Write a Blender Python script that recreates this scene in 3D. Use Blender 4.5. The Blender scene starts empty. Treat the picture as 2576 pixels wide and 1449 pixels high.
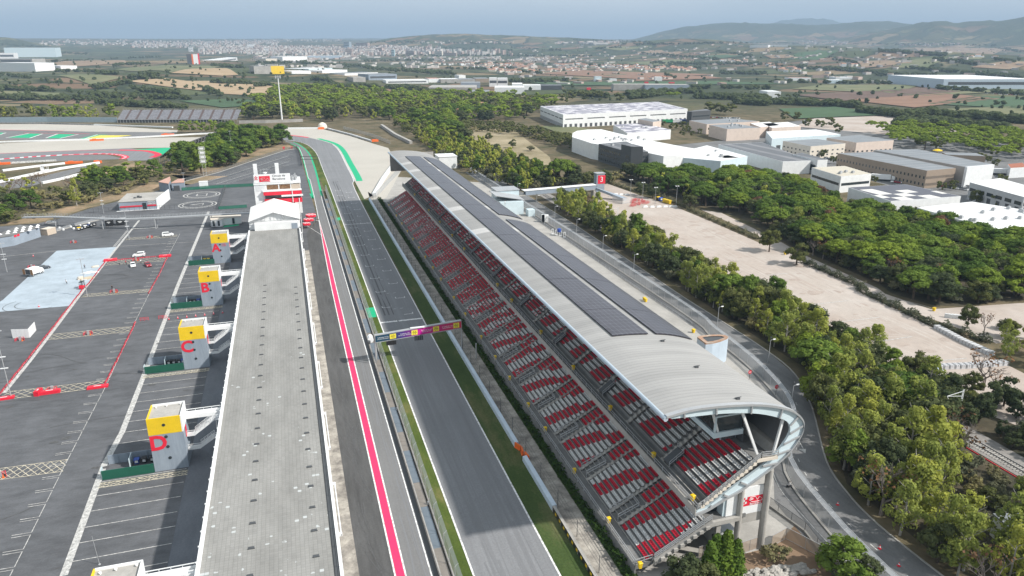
import bpy, math, random
from mathutils import Vector, Matrix, geometry
R=math.radians
random.seed(7)
S=bpy.context.scene; COL=S.collection
# ---------- survey: the camera stands at (0,0,80); +Y runs along the main straight ----------
F0,YH,VPX,CH=1820.,115.,698.,80.
TH=math.atan((724.5-YH)/F0); CT,ST=math.cos(TH),math.sin(TH)
AZ=math.atan((VPX-1288)/(F0/CT)); CA,SA=math.cos(AZ),math.sin(AZ)
def ray(x,y):
    u=x-1288; v=y-724.5; f=F0*CT-v*ST; d=F0*ST+v*CT
    return u*CA-f*SA, u*SA+f*CA, -d
def G(x,y,z=0.):
    X,Y,Z=ray(x,y); t=(CH-z)/-Z
    return (X*t,Y*t)
def T(c,r,x,y): return (c*644+x/4., r*362.25+y/4.)
def GT(c,r,x,y,z=0.): return G(*T(c,r,x,y),z)
def lerp(a,b,t): return a+(b-a)*t
def interp(tab,x):
    if x<=tab[0][0]: return tab[0][1]
    for (a,b),(c,d) in zip(tab,tab[1:]):
        if x<=c: return b+(d-b)*(x-a)/(c-a)
    return tab[-1][1]
# ---------- terrain heights ----------
BASE=[(0,0),(2500,0),(4000,12),(5000,32),(6500,72),(8000,110),(10000,150),(14000,190),(40000,190)]
RIDGES=[(6300,1100,[(850,118),(985,97),(1085,88),(1180,87),(1290,91),(1400,95),(1500,99),(1560,104),(1700,106),(1900,112),(2000,120)]),
 (9800,1900,[(1500,120),(1560,107),(1600,98),(1650,85),(1720,70),(1800,62),(1860,61),(1950,63),(2050,66),(2100,64),(2160,58),(2215,57),(2270,63),(2350,72),(2800,72)]),
 (7600,1300,[(1980,125),(2060,110),(2150,92),(2230,76),(2300,63),(2340,57),(2365,56),(2400,61),(2440,58),(2480,56),(2530,53),(2576,44),(2700,38),(3000,50)]),
 (17000,3000,[(1850,100),(1900,72),(1960,55),(2000,50),(2060,52),(2130,62),(2300,80),(2500,100)]),
 (6300,500,[(-400,92),(0,95),(25,95),(60,103),(110,111),(150,116),(190,122),(235,140),(260,160)]),
 (15000,2500,[(-600,92),(0,97),(300,99),(700,98),(1000,97),(1300,100),(1560,108),(1700,120)])]
BUMPS=[]
def rel_dir(px):
    a=math.atan((px-1288)/(F0/CT))
    return a
def bump(px,d,h,ra,rd):
    BUMPS.append((rel_dir(px),d,h*1.5,ra/d,rd))
bump(330,3000,17,900,420); bump(520,2300,15,500,330); bump(230,1750,12,420,260); bump(650,1900,10,330,200)
bump(2250,3300,38,700,300); bump(2450,2700,26,500,260); bump(1930,3900,40,600,330); bump(1750,4700,55,500,380); bump(2100,4300,30,500,300); bump(1450,4600,25,700,300)
def hgt(X,Y):
    d=math.hypot(X,Y)
    if d<900: return 0.
    a=math.atan2(X,Y)+AZ   # angle to the right of the heading
    if abs(a)>1.35: a=math.copysign(1.35,a)
    z=interp(BASE,d)
    px=1288+math.tan(a)*F0/CT if abs(a)<1.2 else (1288+math.copysign(3000,a))
    for d0,w,prof in RIDGES:
        e=(d-d0)/w
        if abs(e)<2.6:
            ca=math.cos(min(abs(a),1.2))
            zt=CH+(YH-interp(prof,px))/(F0/CT)*d0*ca
            k=math.exp(-e*e*1.2)
            n=.06*math.sin(px*.045+d*.004)+.05*math.sin(px*.11+d*.009+1.3)+.03*math.sin(px*.23-d*.013)
            if zt>0: z=max(z,zt*k*(1+n*min(1,abs(e)*1.8+.1)))
    for a0,d0,h,ra,rd in BUMPS:
        q=((a-a0)/ra)**2+((d-d0)/rd)**2
        if q<6: z+=h*math.exp(-q)
    return z
def G2(x,y):
    X,Y,Z=ray(x,y); L=math.hypot(X,Y); X/=L;Y/=L;Z/=L
    if Z<0:
        t=CH/-Z
        if t<900: return (X*t,Y*t,0.)
    d=880.; pd=d
    while d<26000:
        if CH+Z*d<hgt(X*d,Y*d): break
        pd=d; d*=1.012
    lo,hi=pd,d
    for _ in range(14):
        m=(lo+hi)/2
        if CH+Z*m<hgt(X*m,Y*m): hi=m
        else: lo=m
    return (X*hi,Y*hi,hgt(X*hi,Y*hi))
# ---------- materials ----------
MATS={}
def nodes(name):
    m=bpy.data.materials.new(name); m.use_nodes=True; nt=m.node_tree
    b=nt.nodes['Principled BSDF']; return m,nt,b
def N(nt,t,**k):
    n=nt.nodes.new(t)
    for a,v in k.items():
        if a.startswith('i_'): n.inputs[int(a[2:])].default_value=v
        else: setattr(n,a,v)
    return n
def c4(c): return (c[0],c[1],c[2],1.)
def pos(nt,sc=(1,1,1)):
    g=N(nt,'ShaderNodeNewGeometry'); v=N(nt,'ShaderNodeVectorMath',operation='MULTIPLY'); v.inputs[1].default_value=sc
    nt.links.new(g.outputs['Position'],v.inputs[0]); return v.outputs[0]
def noise(nt,vec,scale,detail=4,rough=.6):
    n=N(nt,'ShaderNodeTexNoise'); n.inputs['Scale'].default_value=scale; n.inputs['Detail'].default_value=detail; n.inputs['Roughness'].default_value=rough
    nt.links.new(vec,n.inputs['Vector']); return n.outputs[0]
def ramp(nt,fac,stops,interp='LINEAR'):
    r=N(nt,'ShaderNodeValToRGB'); e=r.color_ramp.elements; r.color_ramp.interpolation=interp
    while len(e)>1: e.remove(e[-1])
    e[0].position=stops[0][0]; e[0].color=c4(stops[0][1])
    for p,c in stops[1:]:
        q=e.new(p); q.color=c4(c)
    nt.links.new(fac,r.inputs[0]); return r.outputs[0]
def mix(nt,a,b,f,mode='MIX'):
    m=N(nt,'ShaderNodeMix',data_type='RGBA',blend_type=mode)
    for s,v in ((6,a),(7,b)):
        if isinstance(v,(tuple,list)): m.inputs[s].default_value=c4(v)
        else: nt.links.new(v,m.inputs[s])
    if isinstance(f,(int,float)): m.inputs[0].default_value=f
    else: nt.links.new(f,m.inputs[0])
    return m.outputs[2]
def mat(name,col,rough=.85,var=.12,sc=.25,metal=0.,col2=None,spec=.3,stretch=(1,1,1),fine=None):
    if name in MATS: return MATS[name]
    m,nt,b=nodes(name)
    v=pos(nt,stretch)
    d=col2 or tuple(min(1,c*(1+var)) for c in col)
    e=col if col2 else tuple(c*(1-var) for c in col)
    o=ramp(nt,noise(nt,v,sc),[(.32,e),(.68,d)])
    f2=ramp(nt,noise(nt,v,sc*9 if not fine else fine,3),[(.25,(1-var*.8,)*3),(.75,(1+var*.5,)*3)])
    o=mix(nt,o,f2,1.,'MULTIPLY')
    nt.links.new(o,b.inputs['Base Color']); b.inputs['Roughness'].default_value=rough; b.inputs['Metallic'].default_value=metal
    b.inputs['Specular IOR Level'].default_value=spec
    MATS[name]=m; return m
# ---------- mesh building ----------
class MB:
    def __init__(s): s.v=[];s.f=[];s.m=[];s.k=0;s.c=0
    def jz(s):   # every painted strip lies a hair above the one before it
        s.c+=1; return (s.c%60)*.0004
    def q(s,*p):
        i=len(s.v); s.v+=[tuple(a) for a in p]; s.f.append(tuple(range(i,i+len(p)))); s.m.append(s.k)
    def box(s,x0,x1,y0,y1,z0,z1):
        s.hexa([(x0,y0,z0),(x1,y0,z0),(x1,y1,z0),(x0,y1,z0)],[(x0,y0,z1),(x1,y0,z1),(x1,y1,z1),(x0,y1,z1)])
    def hexa(s,lo,hi):
        s.loft([lo,hi],True)
    def loft(s,rings,caps=True,closed=True):
        n=len(rings[0]); i=len(s.v)
        for r in rings: s.v+=[tuple(p) for p in r]
        for a in range(len(rings)-1):
            for j in range(n if closed else n-1):
                k=(j+1)%n
                s.f.append((i+a*n+j,i+a*n+k,i+(a+1)*n+k,i+(a+1)*n+j)); s.m.append(s.k)
        if caps and closed:
            s.f.append(tuple(i+j for j in reversed(range(n)))); s.m.append(s.k)
            o=i+(len(rings)-1)*n
            s.f.append(tuple(o+j for j in range(n))); s.m.append(s.k)
    def ob(s,c,ax,ay,az,h):   # box with half sizes along axes
        c=Vector(c);X=Vector(ax)*h[0];Y=Vector(ay)*h[1];Z=Vector(az)*h[2]
        lo=[c-X-Y-Z,c+X-Y-Z,c+X+Y-Z,c-X+Y-Z]; hi=[p+2*Z for p in lo]
        s.hexa(lo,hi)
    def rbox(s,cx,cy,rz,lx,ly,z0,z1):
        a=(math.cos(rz),math.sin(rz),0); b=(-math.sin(rz),math.cos(rz),0)
        s.ob((cx,cy,(z0+z1)/2),a,b,(0,0,1),(lx/2,ly/2,(z1-z0)/2))
    def prism(s,pts,z0,z1): s.loft([[(p[0],p[1],z0) for p in pts],[(p[0],p[1],z1) for p in pts]])
    def ext(s,prof,y0,y1):   # profile in XZ swept along Y
        s.loft([[(p[0],y0,p[1]) for p in prof],[(p[0],y1,p[1]) for p in prof]])
    def bar(s,p,q,w,h=None):
        p=Vector(p);q=Vector(q);d=q-p
        if d.length<1e-6: return
        L=d.length;d/=L; up=Vector((0,0,1)) if abs(d.z)<.95 else Vector((0,1,0))
        a=d.cross(up).normalized(); b=a.cross(d)
        s.ob((p+q)/2,d,a,b,(L/2,w/2,(h or w)/2))
    def tube(s,p,q,r0,r1=None,n=8):
        p=Vector(p);q=Vector(q);d=(q-p).normalized(); up=Vector((0,0,1)) if abs(d.z)<.95 else Vector((1,0,0))
        a=d.cross(up).normalized();b=a.cross(d); r1=r0 if r1 is None else r1
        s.loft([[c+(a*math.cos(t*2*math.pi/n)+b*math.sin(t*2*math.pi/n))*r for t in range(n)] for c,r in ((p,r0),(q,r1))])
    def lathe(s,c,prof,n=12):
        s.loft([[(c[0]+r*math.cos(t*2*math.pi/n),c[1]+r*math.sin(t*2*math.pi/n),c[2]+z) for t in range(n)] for r,z in prof])
    def strip(s,L,Rr,z):
        for a,b,c,d in zip(L,L[1:],Rr[1:],Rr): s.q((a[0],a[1],z),(d[0],d[1],z),(c[0],c[1],z),(b[0],b[1],z))
    def poly(s,pts,z):
        z+=s.jz() if s.f else 0; pts=[(p[0],p[1],z) for p in pts]; i=len(s.v); s.v+=pts
        for t in geometry.tessellate_polygon([[Vector(p) for p in pts]]):
            a,b,c=[Vector(pts[k]) for k in t]
            if (b-a).cross(c-a).z<0: t=(t[0],t[2],t[1])
            s.f.append(tuple(i+k for k in t)); s.m.append(s.k)
    def line(s,pts,w,z):
        n=len(pts); z+=s.jz()
        A=[];B=[]
        for i in range(n):
            p=Vector(pts[max(0,i-1)][:2]);q=Vector(pts[min(n-1,i+1)][:2]); d=(q-p).normalized(); nn=Vector((-d.y,d.x))*w/2
            c=Vector(pts[i][:2]); A.append(c+nn);B.append(c-nn)
        for i in range(n-1): s.q((*A[i],z),(*B[i],z),(*B[i+1],z),(*A[i+1],z))
    def wall(s,pts,w,z0,z1):
        n=len(pts);A=[];B=[]
        for i in range(n):
            p=Vector(pts[max(0,i-1)][:2]);q=Vector(pts[min(n-1,i+1)][:2]); d=(q-p).normalized(); nn=Vector((-d.y,d.x))*w/2
            c=Vector(pts[i][:2]); A.append(c+nn);B.append(c-nn)
        s.loft([[(*b,z0),(*a,z0),(*a,z1),(*b,z1)] for a,b in zip(A,B)])
    def build(s,name,mats,parent=None,loc=None,smooth=False):
        me=bpy.data.meshes.new(name); me.from_pydata(s.v,[],s.f); 
        for m in (mats if isinstance(mats,(list,tuple)) else [mats]): me.materials.append(m)
        if any(s.m): me.polygons.foreach_set('material_index',s.m)
        if smooth: me.polygons.foreach_set('use_smooth',[True]*len(s.f))
        me.update()
        o=bpy.data.objects.new(name,me); COL.objects.link(o)
        if parent: o.parent=parent
        if loc: o.location=loc
        return o
def tag(o,label=None,cat=None,group=None,kind=None):
    if label: o['label']=label
    if cat: o['category']=cat
    if group: o['group']=group
    if kind: o['kind']=kind
    return o
def struct(o): o['kind']='structure'; return o
def empty(name,loc,label,cat,group=None,rz=0):
    o=bpy.data.objects.new(name,None); COL.objects.link(o); o.location=loc; o.rotation_euler=(0,0,rz); o.empty_display_size=.5
    return tag(o,label,cat,group)
def dup(root,loc,rz=0,label=None,sc=None,group=None):
    r=root.copy(); COL.objects.link(r); r.location=loc; r.rotation_euler=(0,0,rz)
    if sc: r.scale=sc if isinstance(sc,(tuple,list)) else (sc,sc,sc)
    if label: r['label']=label
    if group: r['group']=group
    for ch in root.children:
        c=ch.copy(); COL.objects.link(c); c.parent=r
        for g in ch.children:
            d=g.copy(); COL.objects.link(d); d.parent=c
    return r
def text(name,body,p,right,up,size,m,parent=None,depth=.03,align='CENTER',bold=0.):
    c=bpy.data.curves.new(name,'FONT'); c.body=body; c.size=size; c.align_x=align; c.align_y='CENTER'; c.extrude=depth; c.offset=bold; c.resolution_u=3
    t=bpy.data.objects.new(name+'_src',c); COL.objects.link(t)
    me=bpy.data.meshes.new_from_object(t.evaluated_get(bpy.context.evaluated_depsgraph_get()))
    bpy.data.objects.remove(t)
    o=bpy.data.objects.new(name,me); COL.objects.link(o); me.materials.clear(); me.materials.append(m)
    r=Vector(right).normalized();u=Vector(up).normalized();n=r.cross(u)
    o.matrix_world=Matrix(((r.x,u.x,n.x,p[0]),(r.y,u.y,n.y,p[1]),(r.z,u.z,n.z,p[2]),(0,0,0,1)))
    if parent: 
        o.parent=parent; o.matrix_parent_inverse=Matrix.Translation(-parent.location) if parent.parent is None else Matrix()
    return o
def cat_pts(pts,n=8):
    P=[Vector(p[:2]) for p in pts]; out=[]
    for i in range(len(P)-1):
        a=P[max(0,i-1)];b=P[i];c=P[i+1];d=P[min(len(P)-1,i+2)]
        for k in range(n):
            t=k/n
            out.append(.5*((2*b)+(c-a)*t+(2*a-5*b+4*c-d)*t*t+(3*b-a-3*c+d)*t**3))
    out.append(P[-1]); return out
# ---------- camera, light, air ----------
cd=bpy.data.cameras.new('camera'); cam=bpy.data.objects.new('camera',cd); COL.objects.link(cam); S.camera=cam
cam.location=(0,0,CH); cam.rotation_euler=(math.pi/2-TH,0,AZ); cd.sensor_width=36; cd.lens=F0/2576*36; cd.clip_start=1; cd.clip_end=90000
SUN=Vector((.946,-.647,1.)).normalized()
sd=bpy.data.lights.new('sun','SUN'); so=bpy.data.objects.new('sun',sd); COL.objects.link(so); sd.energy=4.9; sd.angle=R(1.6); sd.color=(1,.955,.89)
so.rotation_euler=SUN.to_track_quat('Z','Y').to_euler(); so.location=(0,0,300)
W=bpy.data.worlds.new('World'); S.world=W; W.use_nodes=True; nt=W.node_tree
bg=nt.nodes['Background']; bg.inputs[1].default_value=.085
sky=N(nt,'ShaderNodeTexSky',sky_type='NISHITA',sun_disc=False); sky.sun_elevation=math.asin(SUN.z); sky.sun_rotation=math.atan2(SUN.x,SUN.y); sky.air_density=1.; sky.dust_density=2.; sky.ozone_density=1.
tc=N(nt,'ShaderNodeTexCoord'); sv=N(nt,'ShaderNodeVectorMath',operation='MULTIPLY'); sv.inputs[1].default_value=(1.,1.,4.); nt.links.new(tc.outputs['Generated'],sv.inputs[0])
cl=ramp(nt,noise(nt,sv.outputs[0],1.3,6,.55),[(.26,(5.2,6.1,6.9)),(.46,(6.6,7.4,8.0)),(.7,(9.0,9.3,9.5))])
nt.links.new(mix(nt,sky.outputs[0],cl,.9),bg.inputs[0])
S.view_settings.view_transform='Standard'; S.view_settings.look='None'; S.view_settings.exposure=.4; S.view_settings.gamma=1
S.cycles.max_bounces=6; S.cycles.diffuse_bounces=2; S.cycles.transparent_max_bounces=12; S.cycles.volume_bounces=0
S.cycles.use_denoising=True
HAZE=1.05e-4
m=bpy.data.materials.new('haze_air'); m.use_nodes=True; nt=m.node_tree; nt.nodes.clear()
pv=N(nt,'ShaderNodeVolumePrincipled'); pv.inputs['Color'].default_value=(.45,.61,.8,1); pv.inputs['Density'].default_value=HAZE; pv.inputs['Anisotropy'].default_value=0.
om=N(nt,'ShaderNodeOutputMaterial'); nt.links.new(pv.outputs[0],om.inputs['Volume'])
hb=MB(); hb.box(-31000,31000,-3000,31000,-1.2,760); tag(hb.build('haze',m),'thin blue haze over the distant land','haze',kind='stuff')
def Q(x,y): return G(377.3+x*.17103,251.6+y*.17103)
def PT(c,r,*pp): return [GT(c,r,x,y) for x,y in pp]
# ---------- ground materials ----------
def m_terrain():
    m,nt,b=nodes('farmland'); L=nt.links.new
    v=pos(nt,(1/210.,1/150.,0))
    w=N(nt,'ShaderNodeTexNoise'); w.inputs['Scale'].default_value=.9; L(v,w.inputs['Vector'])
    mv=N(nt,'ShaderNodeVectorMath',operation='MULTIPLY_ADD'); L(w.outputs[1],mv.inputs[0]); mv.inputs[1].default_value=(.5,.5,0); L(v,mv.inputs[2])
    vo=N(nt,'ShaderNodeTexVoronoi'); vo.inputs['Scale'].default_value=1.; L(mv.outputs[0],vo.inputs['Vector'])
    sx=N(nt,'ShaderNodeSeparateColor'); L(vo.outputs['Color'],sx.inputs[0])
    f=ramp(nt,sx.outputs[0],[(0,(.095,.095,.05)),(.16,(.17,.115,.075)),(.3,(.07,.085,.04)),(.42,(.22,.165,.1)),(.54,(.09,.105,.05)),(.66,(.19,.13,.085)),(.8,(.13,.125,.065)),(.9,(.2,.165,.1))],'CONSTANT')
    ve=N(nt,'ShaderNodeTexVoronoi',feature='DISTANCE_TO_EDGE'); ve.inputs['Scale'].default_value=1.; L(mv.outputs[0],ve.inputs['Vector'])
    he=ramp(nt,ve.outputs['Distance'],[(.03,(1,)*3),(.075,(0,)*3)])
    o=mix(nt,f,(.035,.048,.028),he)
    wood=ramp(nt,noise(nt,pos(nt,(1/900.,1/600.,0)),1.7,7,.62),[(.5,(0,)*3),(.55,(1,)*3)])
    wc=ramp(nt,noise(nt,pos(nt,(1,1,0)),.03,5),[(.3,(.028,.04,.022)),(.7,(.075,.085,.045))])
    o=mix(nt,o,wc,wood)
    near=N(nt,'ShaderNodeVectorMath',operation='LENGTH'); L(pos(nt),near.inputs[0])
    nr=N(nt,'ShaderNodeMapRange'); nr.inputs[1].default_value=900; nr.inputs[2].default_value=1250; L(near.outputs['Value'],nr.inputs[0])
    sc=ramp(nt,noise(nt,pos(nt),.05,6,.7),[(.3,(.05,.058,.028)),(.5,(.12,.1,.06)),(.72,(.21,.165,.11))])
    o=mix(nt,sc,o,nr.outputs[0])
    hi=N(nt,'ShaderNodeSeparateXYZ'); L(pos(nt),hi.inputs[0])
    hr=N(nt,'ShaderNodeMapRange'); hr.inputs[1].default_value=195; hr.inputs[2].default_value=260; L(hi.outputs[2],hr.inputs[0])
    o=mix(nt,o,wc,hr.outputs[0])
    fin=ramp(nt,noise(nt,pos(nt),.12,5,.7),[(.25,(.75,)*3),(.75,(1.2,)*3)])
    L(mix(nt,o,fin,1.,'MULTIPLY'),b.inputs['Base Color']); b.inputs['Roughness'].default_value=.95; b.inputs['Specular IOR Level'].default_value=.1
    return m
def m_asphalt(name,c,streak=(.6,.05,1),var=.14,patch=.25,tint=(1,1,1)):
    m,nt,b=nodes(name); L=nt.links.new
    v=pos(nt)
    o=ramp(nt,noise(nt,v,.045,6,.65),[(.3,tuple(c*(1-var)*t for t in tint)),(.7,tuple(c*(1+var)*t for t in tint))])
    s=ramp(nt,noise(nt,pos(nt,streak),.7,5,.65),[(.3,(1-patch,)*3),(.62,(1.05,)*3)])
    o=mix(nt,o,s,1.,'MULTIPLY')
    g=ramp(nt,noise(nt,v,3.,2),[(.2,(.86,)*3),(.8,(1.12,)*3)])
    o=mix(nt,o,g,1.,'MULTIPLY')
    L(o,b.inputs['Base Color']); b.inputs['Roughness'].default_value=.88; b.inputs['Specular IOR Level'].default_value=.25
    return m
def m_grass(name,a,bb,cc,sc=.12):
    m,nt,b=nodes(name); L=nt.links.new
    o=ramp(nt,noise(nt,pos(nt,(1,.35,1)),sc,7,.72),[(.3,a),(.52,bb),(.72,cc)])
    g=ramp(nt,noise(nt,pos(nt),2.5,3,.7),[(.2,(.7,)*3),(.8,(1.25,)*3)])
    L(mix(nt,o,g,1.,'MULTIPLY'),b.inputs['Base Color']); b.inputs['Roughness'].default_value=.95; b.inputs['Specular IOR Level'].default_value=.1
    return m
def m_paint(name,c,wear=.25,under=(.1,.1,.1)):
    m,nt,b=nodes(name); L=nt.links.new
    w=ramp(nt,noise(nt,pos(nt),1.6,5,.75),[(.5-wear*.4,(1,)*3),(.75,(0,)*3)])
    o=mix(nt,under,c,w) if wear>0 else c
    if wear>0: L(o,b.inputs['Base Color'])
    else: b.inputs['Base Color'].default_value=c4(c)
    b.inputs['Roughness'].default_value=.7; b.inputs['Specular IOR Level'].default_value=.25
    return m
mTer=m_terrain()
mPad=m_asphalt('paddock_asphalt',.115,(.25,.6,1),.2,.3,(.97,1,1.07))
mTrk=m_asphalt('track_asphalt',.205,(1.2,.012,1),.08,.14,(.98,1,1.04))
mLane=m_asphalt('lane_asphalt',.17,(1.2,.02,1),.08,.12)
mApr=m_asphalt('pit_apron_asphalt',.092,(.9,.1,1),.16,.32)
mGar=m_asphalt('garage_apron',.15,(.6,.2,1),.1,.15,(.93,1,1.12))
mRoad=m_asphalt('road_asphalt',.17,(.5,.1,1),.18,.25)
mBlue=m_asphalt('blue_grey_paint',.42,(.3,.3,1),.1,.16,(.86,1.,1.12))
mGrass=m_grass('verge_grass',(.04,.065,.014),(.075,.105,.024),(.19,.165,.07))
mGrassD=m_grass('green_grass',(.034,.057,.018),(.055,.084,.026),(.14,.13,.065),.09)
mGrav=mat('pale_gravel',(.43,.405,.36),.95,.06,.02,fine=1.5)
mPark=mat('car_park_gravel',(.36,.295,.25),.95,.14,.03,col2=(.46,.41,.37),fine=.35)
mConc=mat('concrete',(.36,.345,.32),.9,.15,.15)
mConcD=mat('dirty_concrete',(.17,.155,.14),.9,.3,.35,col2=(.44,.41,.36),fine=2.)
mWhite=m_paint('white_marking',(.78,.78,.77),.12); mWhiteW=m_paint('worn_white_marking',(.7,.69,.66),.5)
mCream=m_paint('cream_marking',(.66,.6,.46),.35)
mRed=m_paint('red_paint',(.68,.03,.07),.05,(.3,.05,.06)); mPink=m_paint('pinkish_red_paint',(.78,.035,.13),.04,(.35,.05,.09))
mGreen=m_paint('green_paint',(.0,.40,.19),.05,(.1,.2,.12)); mYelP=m_paint('yellow_paint',(.8,.66,.08),.1)
mDirt=mat('bare_soil',(.2,.13,.085),.95,.2,.03,col2=(.3,.225,.15))
mSoilR=mat('ploughed_soil',(.20,.115,.075),.95,.12,.01,col2=(.25,.15,.10),stretch=(1,3,1))
mSoilD=mat('dark_soil',(.13,.085,.065),.95,.12,.01)
mTan=mat('stubble',(.33,.235,.14),.95,.12,.01,col2=(.4,.3,.19),stretch=(1,3,1))
mMead=mat('meadow',(.105,.125,.055),.95,.2,.012,col2=(.19,.18,.095))
mFldG=mat('green_field',(.055,.1,.045),.95,.15,.01)
mBal=mat('ballast',(.24,.225,.21),.95,.2,1.)
# ---------- terrain ----------
def build_terrain():
    mb=MB(); rs=[3.]; 
    while rs[-1]<28500: rs.append(rs[-1]*1.045+ (0 if rs[-1]>40 else 3))
    an=[R(a) for a in range(-180,-60,6)]+[R(-60+i*.34) for i in range(353)]+[R(a) for a in range(66,180,6)]
    n=len(an); 
    for r in rs:
        for a in an:
            b=a-AZ; x,y=r*math.sin(b),r*math.cos(b); mb.v.append((x,y,hgt(x,y) if r>890 else 0.))
    for i in range(len(rs)-1):
        for j in range(n):
            k=(j+1)%n; mb.f.append((i*n+j,i*n+k,(i+1)*n+k,(i+1)*n+j)); mb.m.append(0)
    mb.f.append(tuple(range(n))); mb.m.append(0)
    return struct(mb.build('ground',mTer,smooth=True))
build_terrain()
def sheet(name,pts,z,m):
    mb=MB(); mb.poly(pts,z); return struct(mb.build(name,m))
def drape(name,pix,m,off=.6,n=7):
    """a field of at most four corners laid over the rolling terrain"""
    P=[G2(*p)[:2] for p in pix]
    if len(P)==3: P.append(P[2])
    mb=MB(); g=[]
    for i in range(n+1):
        for j in range(n+1):
            u,v=i/n,j/n
            x=(P[0][0]*(1-u)+P[1][0]*u)*(1-v)+(P[3][0]*(1-u)+P[2][0]*u)*v; y=(P[0][1]*(1-u)+P[1][1]*u)*(1-v)+(P[3][1]*(1-u)+P[2][1]*u)*v
            mb.v.append((x,y,hgt(x,y)+off+math.hypot(x,y)*.0004))
    for i in range(n):
        for j in range(n):
            a=i*(n+1)+j; mb.f.append((a,a+n+1,a+n+2,a+1)); mb.m.append(0)
    return struct(mb.build(name,m,smooth=True))
# ---------- paddock and track surfaces ----------
sheet('paddock',[(-150,10),(4.6,10),(4.6,330)]+PT(1,1,(620,750),(560,550),(480,250),(430,60),(380,42),(180,88))+PT(0,1,(2576,165),(2100,290),(1870,382),(1600,440),(1250,560),(900,650),(600,750),(380,800),(0,830))+[G(-220,620),(-260,10)],.02,mPad)
sheet('garage_apron',[(-24.6,10),(-17.4,10),(-17.4,290),(-25.4,290)],.04,mGar)
sheet('painted_tarmac',PT(0,1,(570,1075),(1190,1035),(880,1430))+PT(0,2,(715,180),(0,240),(-180,255),(30,120)),.04,mBlue)
sheet('pit_gutter',[(1.2,10),(4.6,10),(4.6,300),(1.2,300)],.05,mConcD)
sheet('pit_apron',[(4.6,10),(9.9,10),(10.4,300),(11.2,357),(4.6,330),(4.6,300)],.045,mApr)
laneL=[(9.9,10),(10.2,300),(11.2,357),(11.5,400)]+[Q(2330,1150),Q(2270,900),Q(2230,780),Q(2185,700),Q(2080,640),Q(1990,615)]
laneR=[(16.7,10),(16.7,400),(16.6,470),Q(2390,900),Q(2365,830),Q(2300,740),Q(2200,660),Q(2110,620),Q(2000,598)]
sheet('pit_lane',laneL+laneR[::-1],.04,mLane)
TL=[(22.,10),(22.,430),(21.8,487),Q(2520,960),Q(2480,850),Q(2430,760),Q(2350,682),Q(2250,632),Q(2100,603),Q(1950,588),Q(1750,575)]
TR=[(35.2,10),(35.2,400),(37.8,464)]+[GT(1,1,900,200),GT(1,1,830,65),GT(1,0,755,1449)]+[Q(2450,580),Q(2300,548),Q(2100,524),Q(1905,514),Q(1750,510)]
TLs=cat_pts(TL,6); TRs=cat_pts(TR,6)
mb=MB(); mb.poly([tuple(p) for p in TLs]+[tuple(p) for p in TRs[::-1]],.05); struct(mb.build('race_track',mTrk))
sheet('grass_verge',[(18.9,10),(21.9,10),(21.9,430),(21.6,487),Q(2515,960),Q(2475,850),Q(2425,762),Q(2345,690),Q(2250,640),Q(2140,615),Q(2280,690),Q(2370,790),Q(2400,900),Q(2440,1050),(18.9,430)],.035,mGrass)
sheet('grass_verge',[(35.,10),(40.4,10),(40.4,395)]+PT(1,1,(1090,555),(985,362))+[(36.,420)],.035,mGrassD)
sheet('gravel_trap',PT(1,0,(205,1300),(640,1292),(950,1370),(1190,1449))+PT(1,1,(1330,40),(1400,150),(1300,290),(1180,520),(1090,555),(985,358),(900,205),(830,65))+PT(1,0,(760,1445),(640,1410),(480,1380),(235,1352))+PT(0,0,(2400,1340)),.03,mGrav)
sheet('service_path',[(40.6,10),(45.2,10),(45.2,400),(42.,420),(40.6,396)],.03,mConcD)
sheet('sandy_path',PT(1,1,(1180,540),(1190,500),(1400,150),(1480,230),(1380,420),(1310,540))+[(46,392),(41,396)],.04,mGrav)
sheet('hedge_strip',[(44.6,40),(47,40),(47,398),(44.6,398)],.045,mGrassD)
# painted strips beside the straight
mb=MB()
mb.poly([(10.15,10),(11.45,10),(11.6,250),(11.75,300),(11.35,352),(10.75,300),(10.3,250)],.06); struct(mb.build('red_pit_line',mPink))
mb=MB()
mb.line([(9.98,10),(10.13,250),(10.55,300),(11.25,355)],.28,.07); mb.line([(11.62,10),(11.75,250),(11.9,300),(11.35,355)],.28,.07)
mb.line([(15.6,10),(15.6,330),(15.4,400),(15.6,416)],.26,.07)
mb.line([p for p in TLs],.32,.075); mb.line([p for p in TRs if p[1]<640],.32,.075)
mb.line([(11.3,357),(11.8,418),(11.8,470)]+[Q(2330,1150),Q(2270,900),Q(2230,780),Q(2190,700)],.28,.07)
mb.line([(5.2,345),(11.2,323)],.2,.07); mb.line([(5,362),(11.4,352)],.25,.07)
# start line, grid slots
mb.box(22.2,35.,207.6,208.6,.07,.075)
def slot(x,y,w=3.0):
    mb.line([(x-w/2,y+.6),(x-w/2,y-.75)],.2,.07); mb.line([(x+w/2,y+.6),(x+w/2,y-.75)],.2,.07); mb.line([(x-w/2-.05,y-.8),(x+w/2+.05,y-.8)],.24,.07)
for i in range(14):
    slot(31.4,214.+16*i); slot(25.9,222.+16*i)
mb.line([(22.2,341),(35,341)],.5,.07)
for i in range(14):
    for x in (27.6,29.8): mb.line([(x,219.+16*i),(x+.9,219.+16*i)],.14,.07)
struct(mb.build('track_marking',mWhite))
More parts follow.
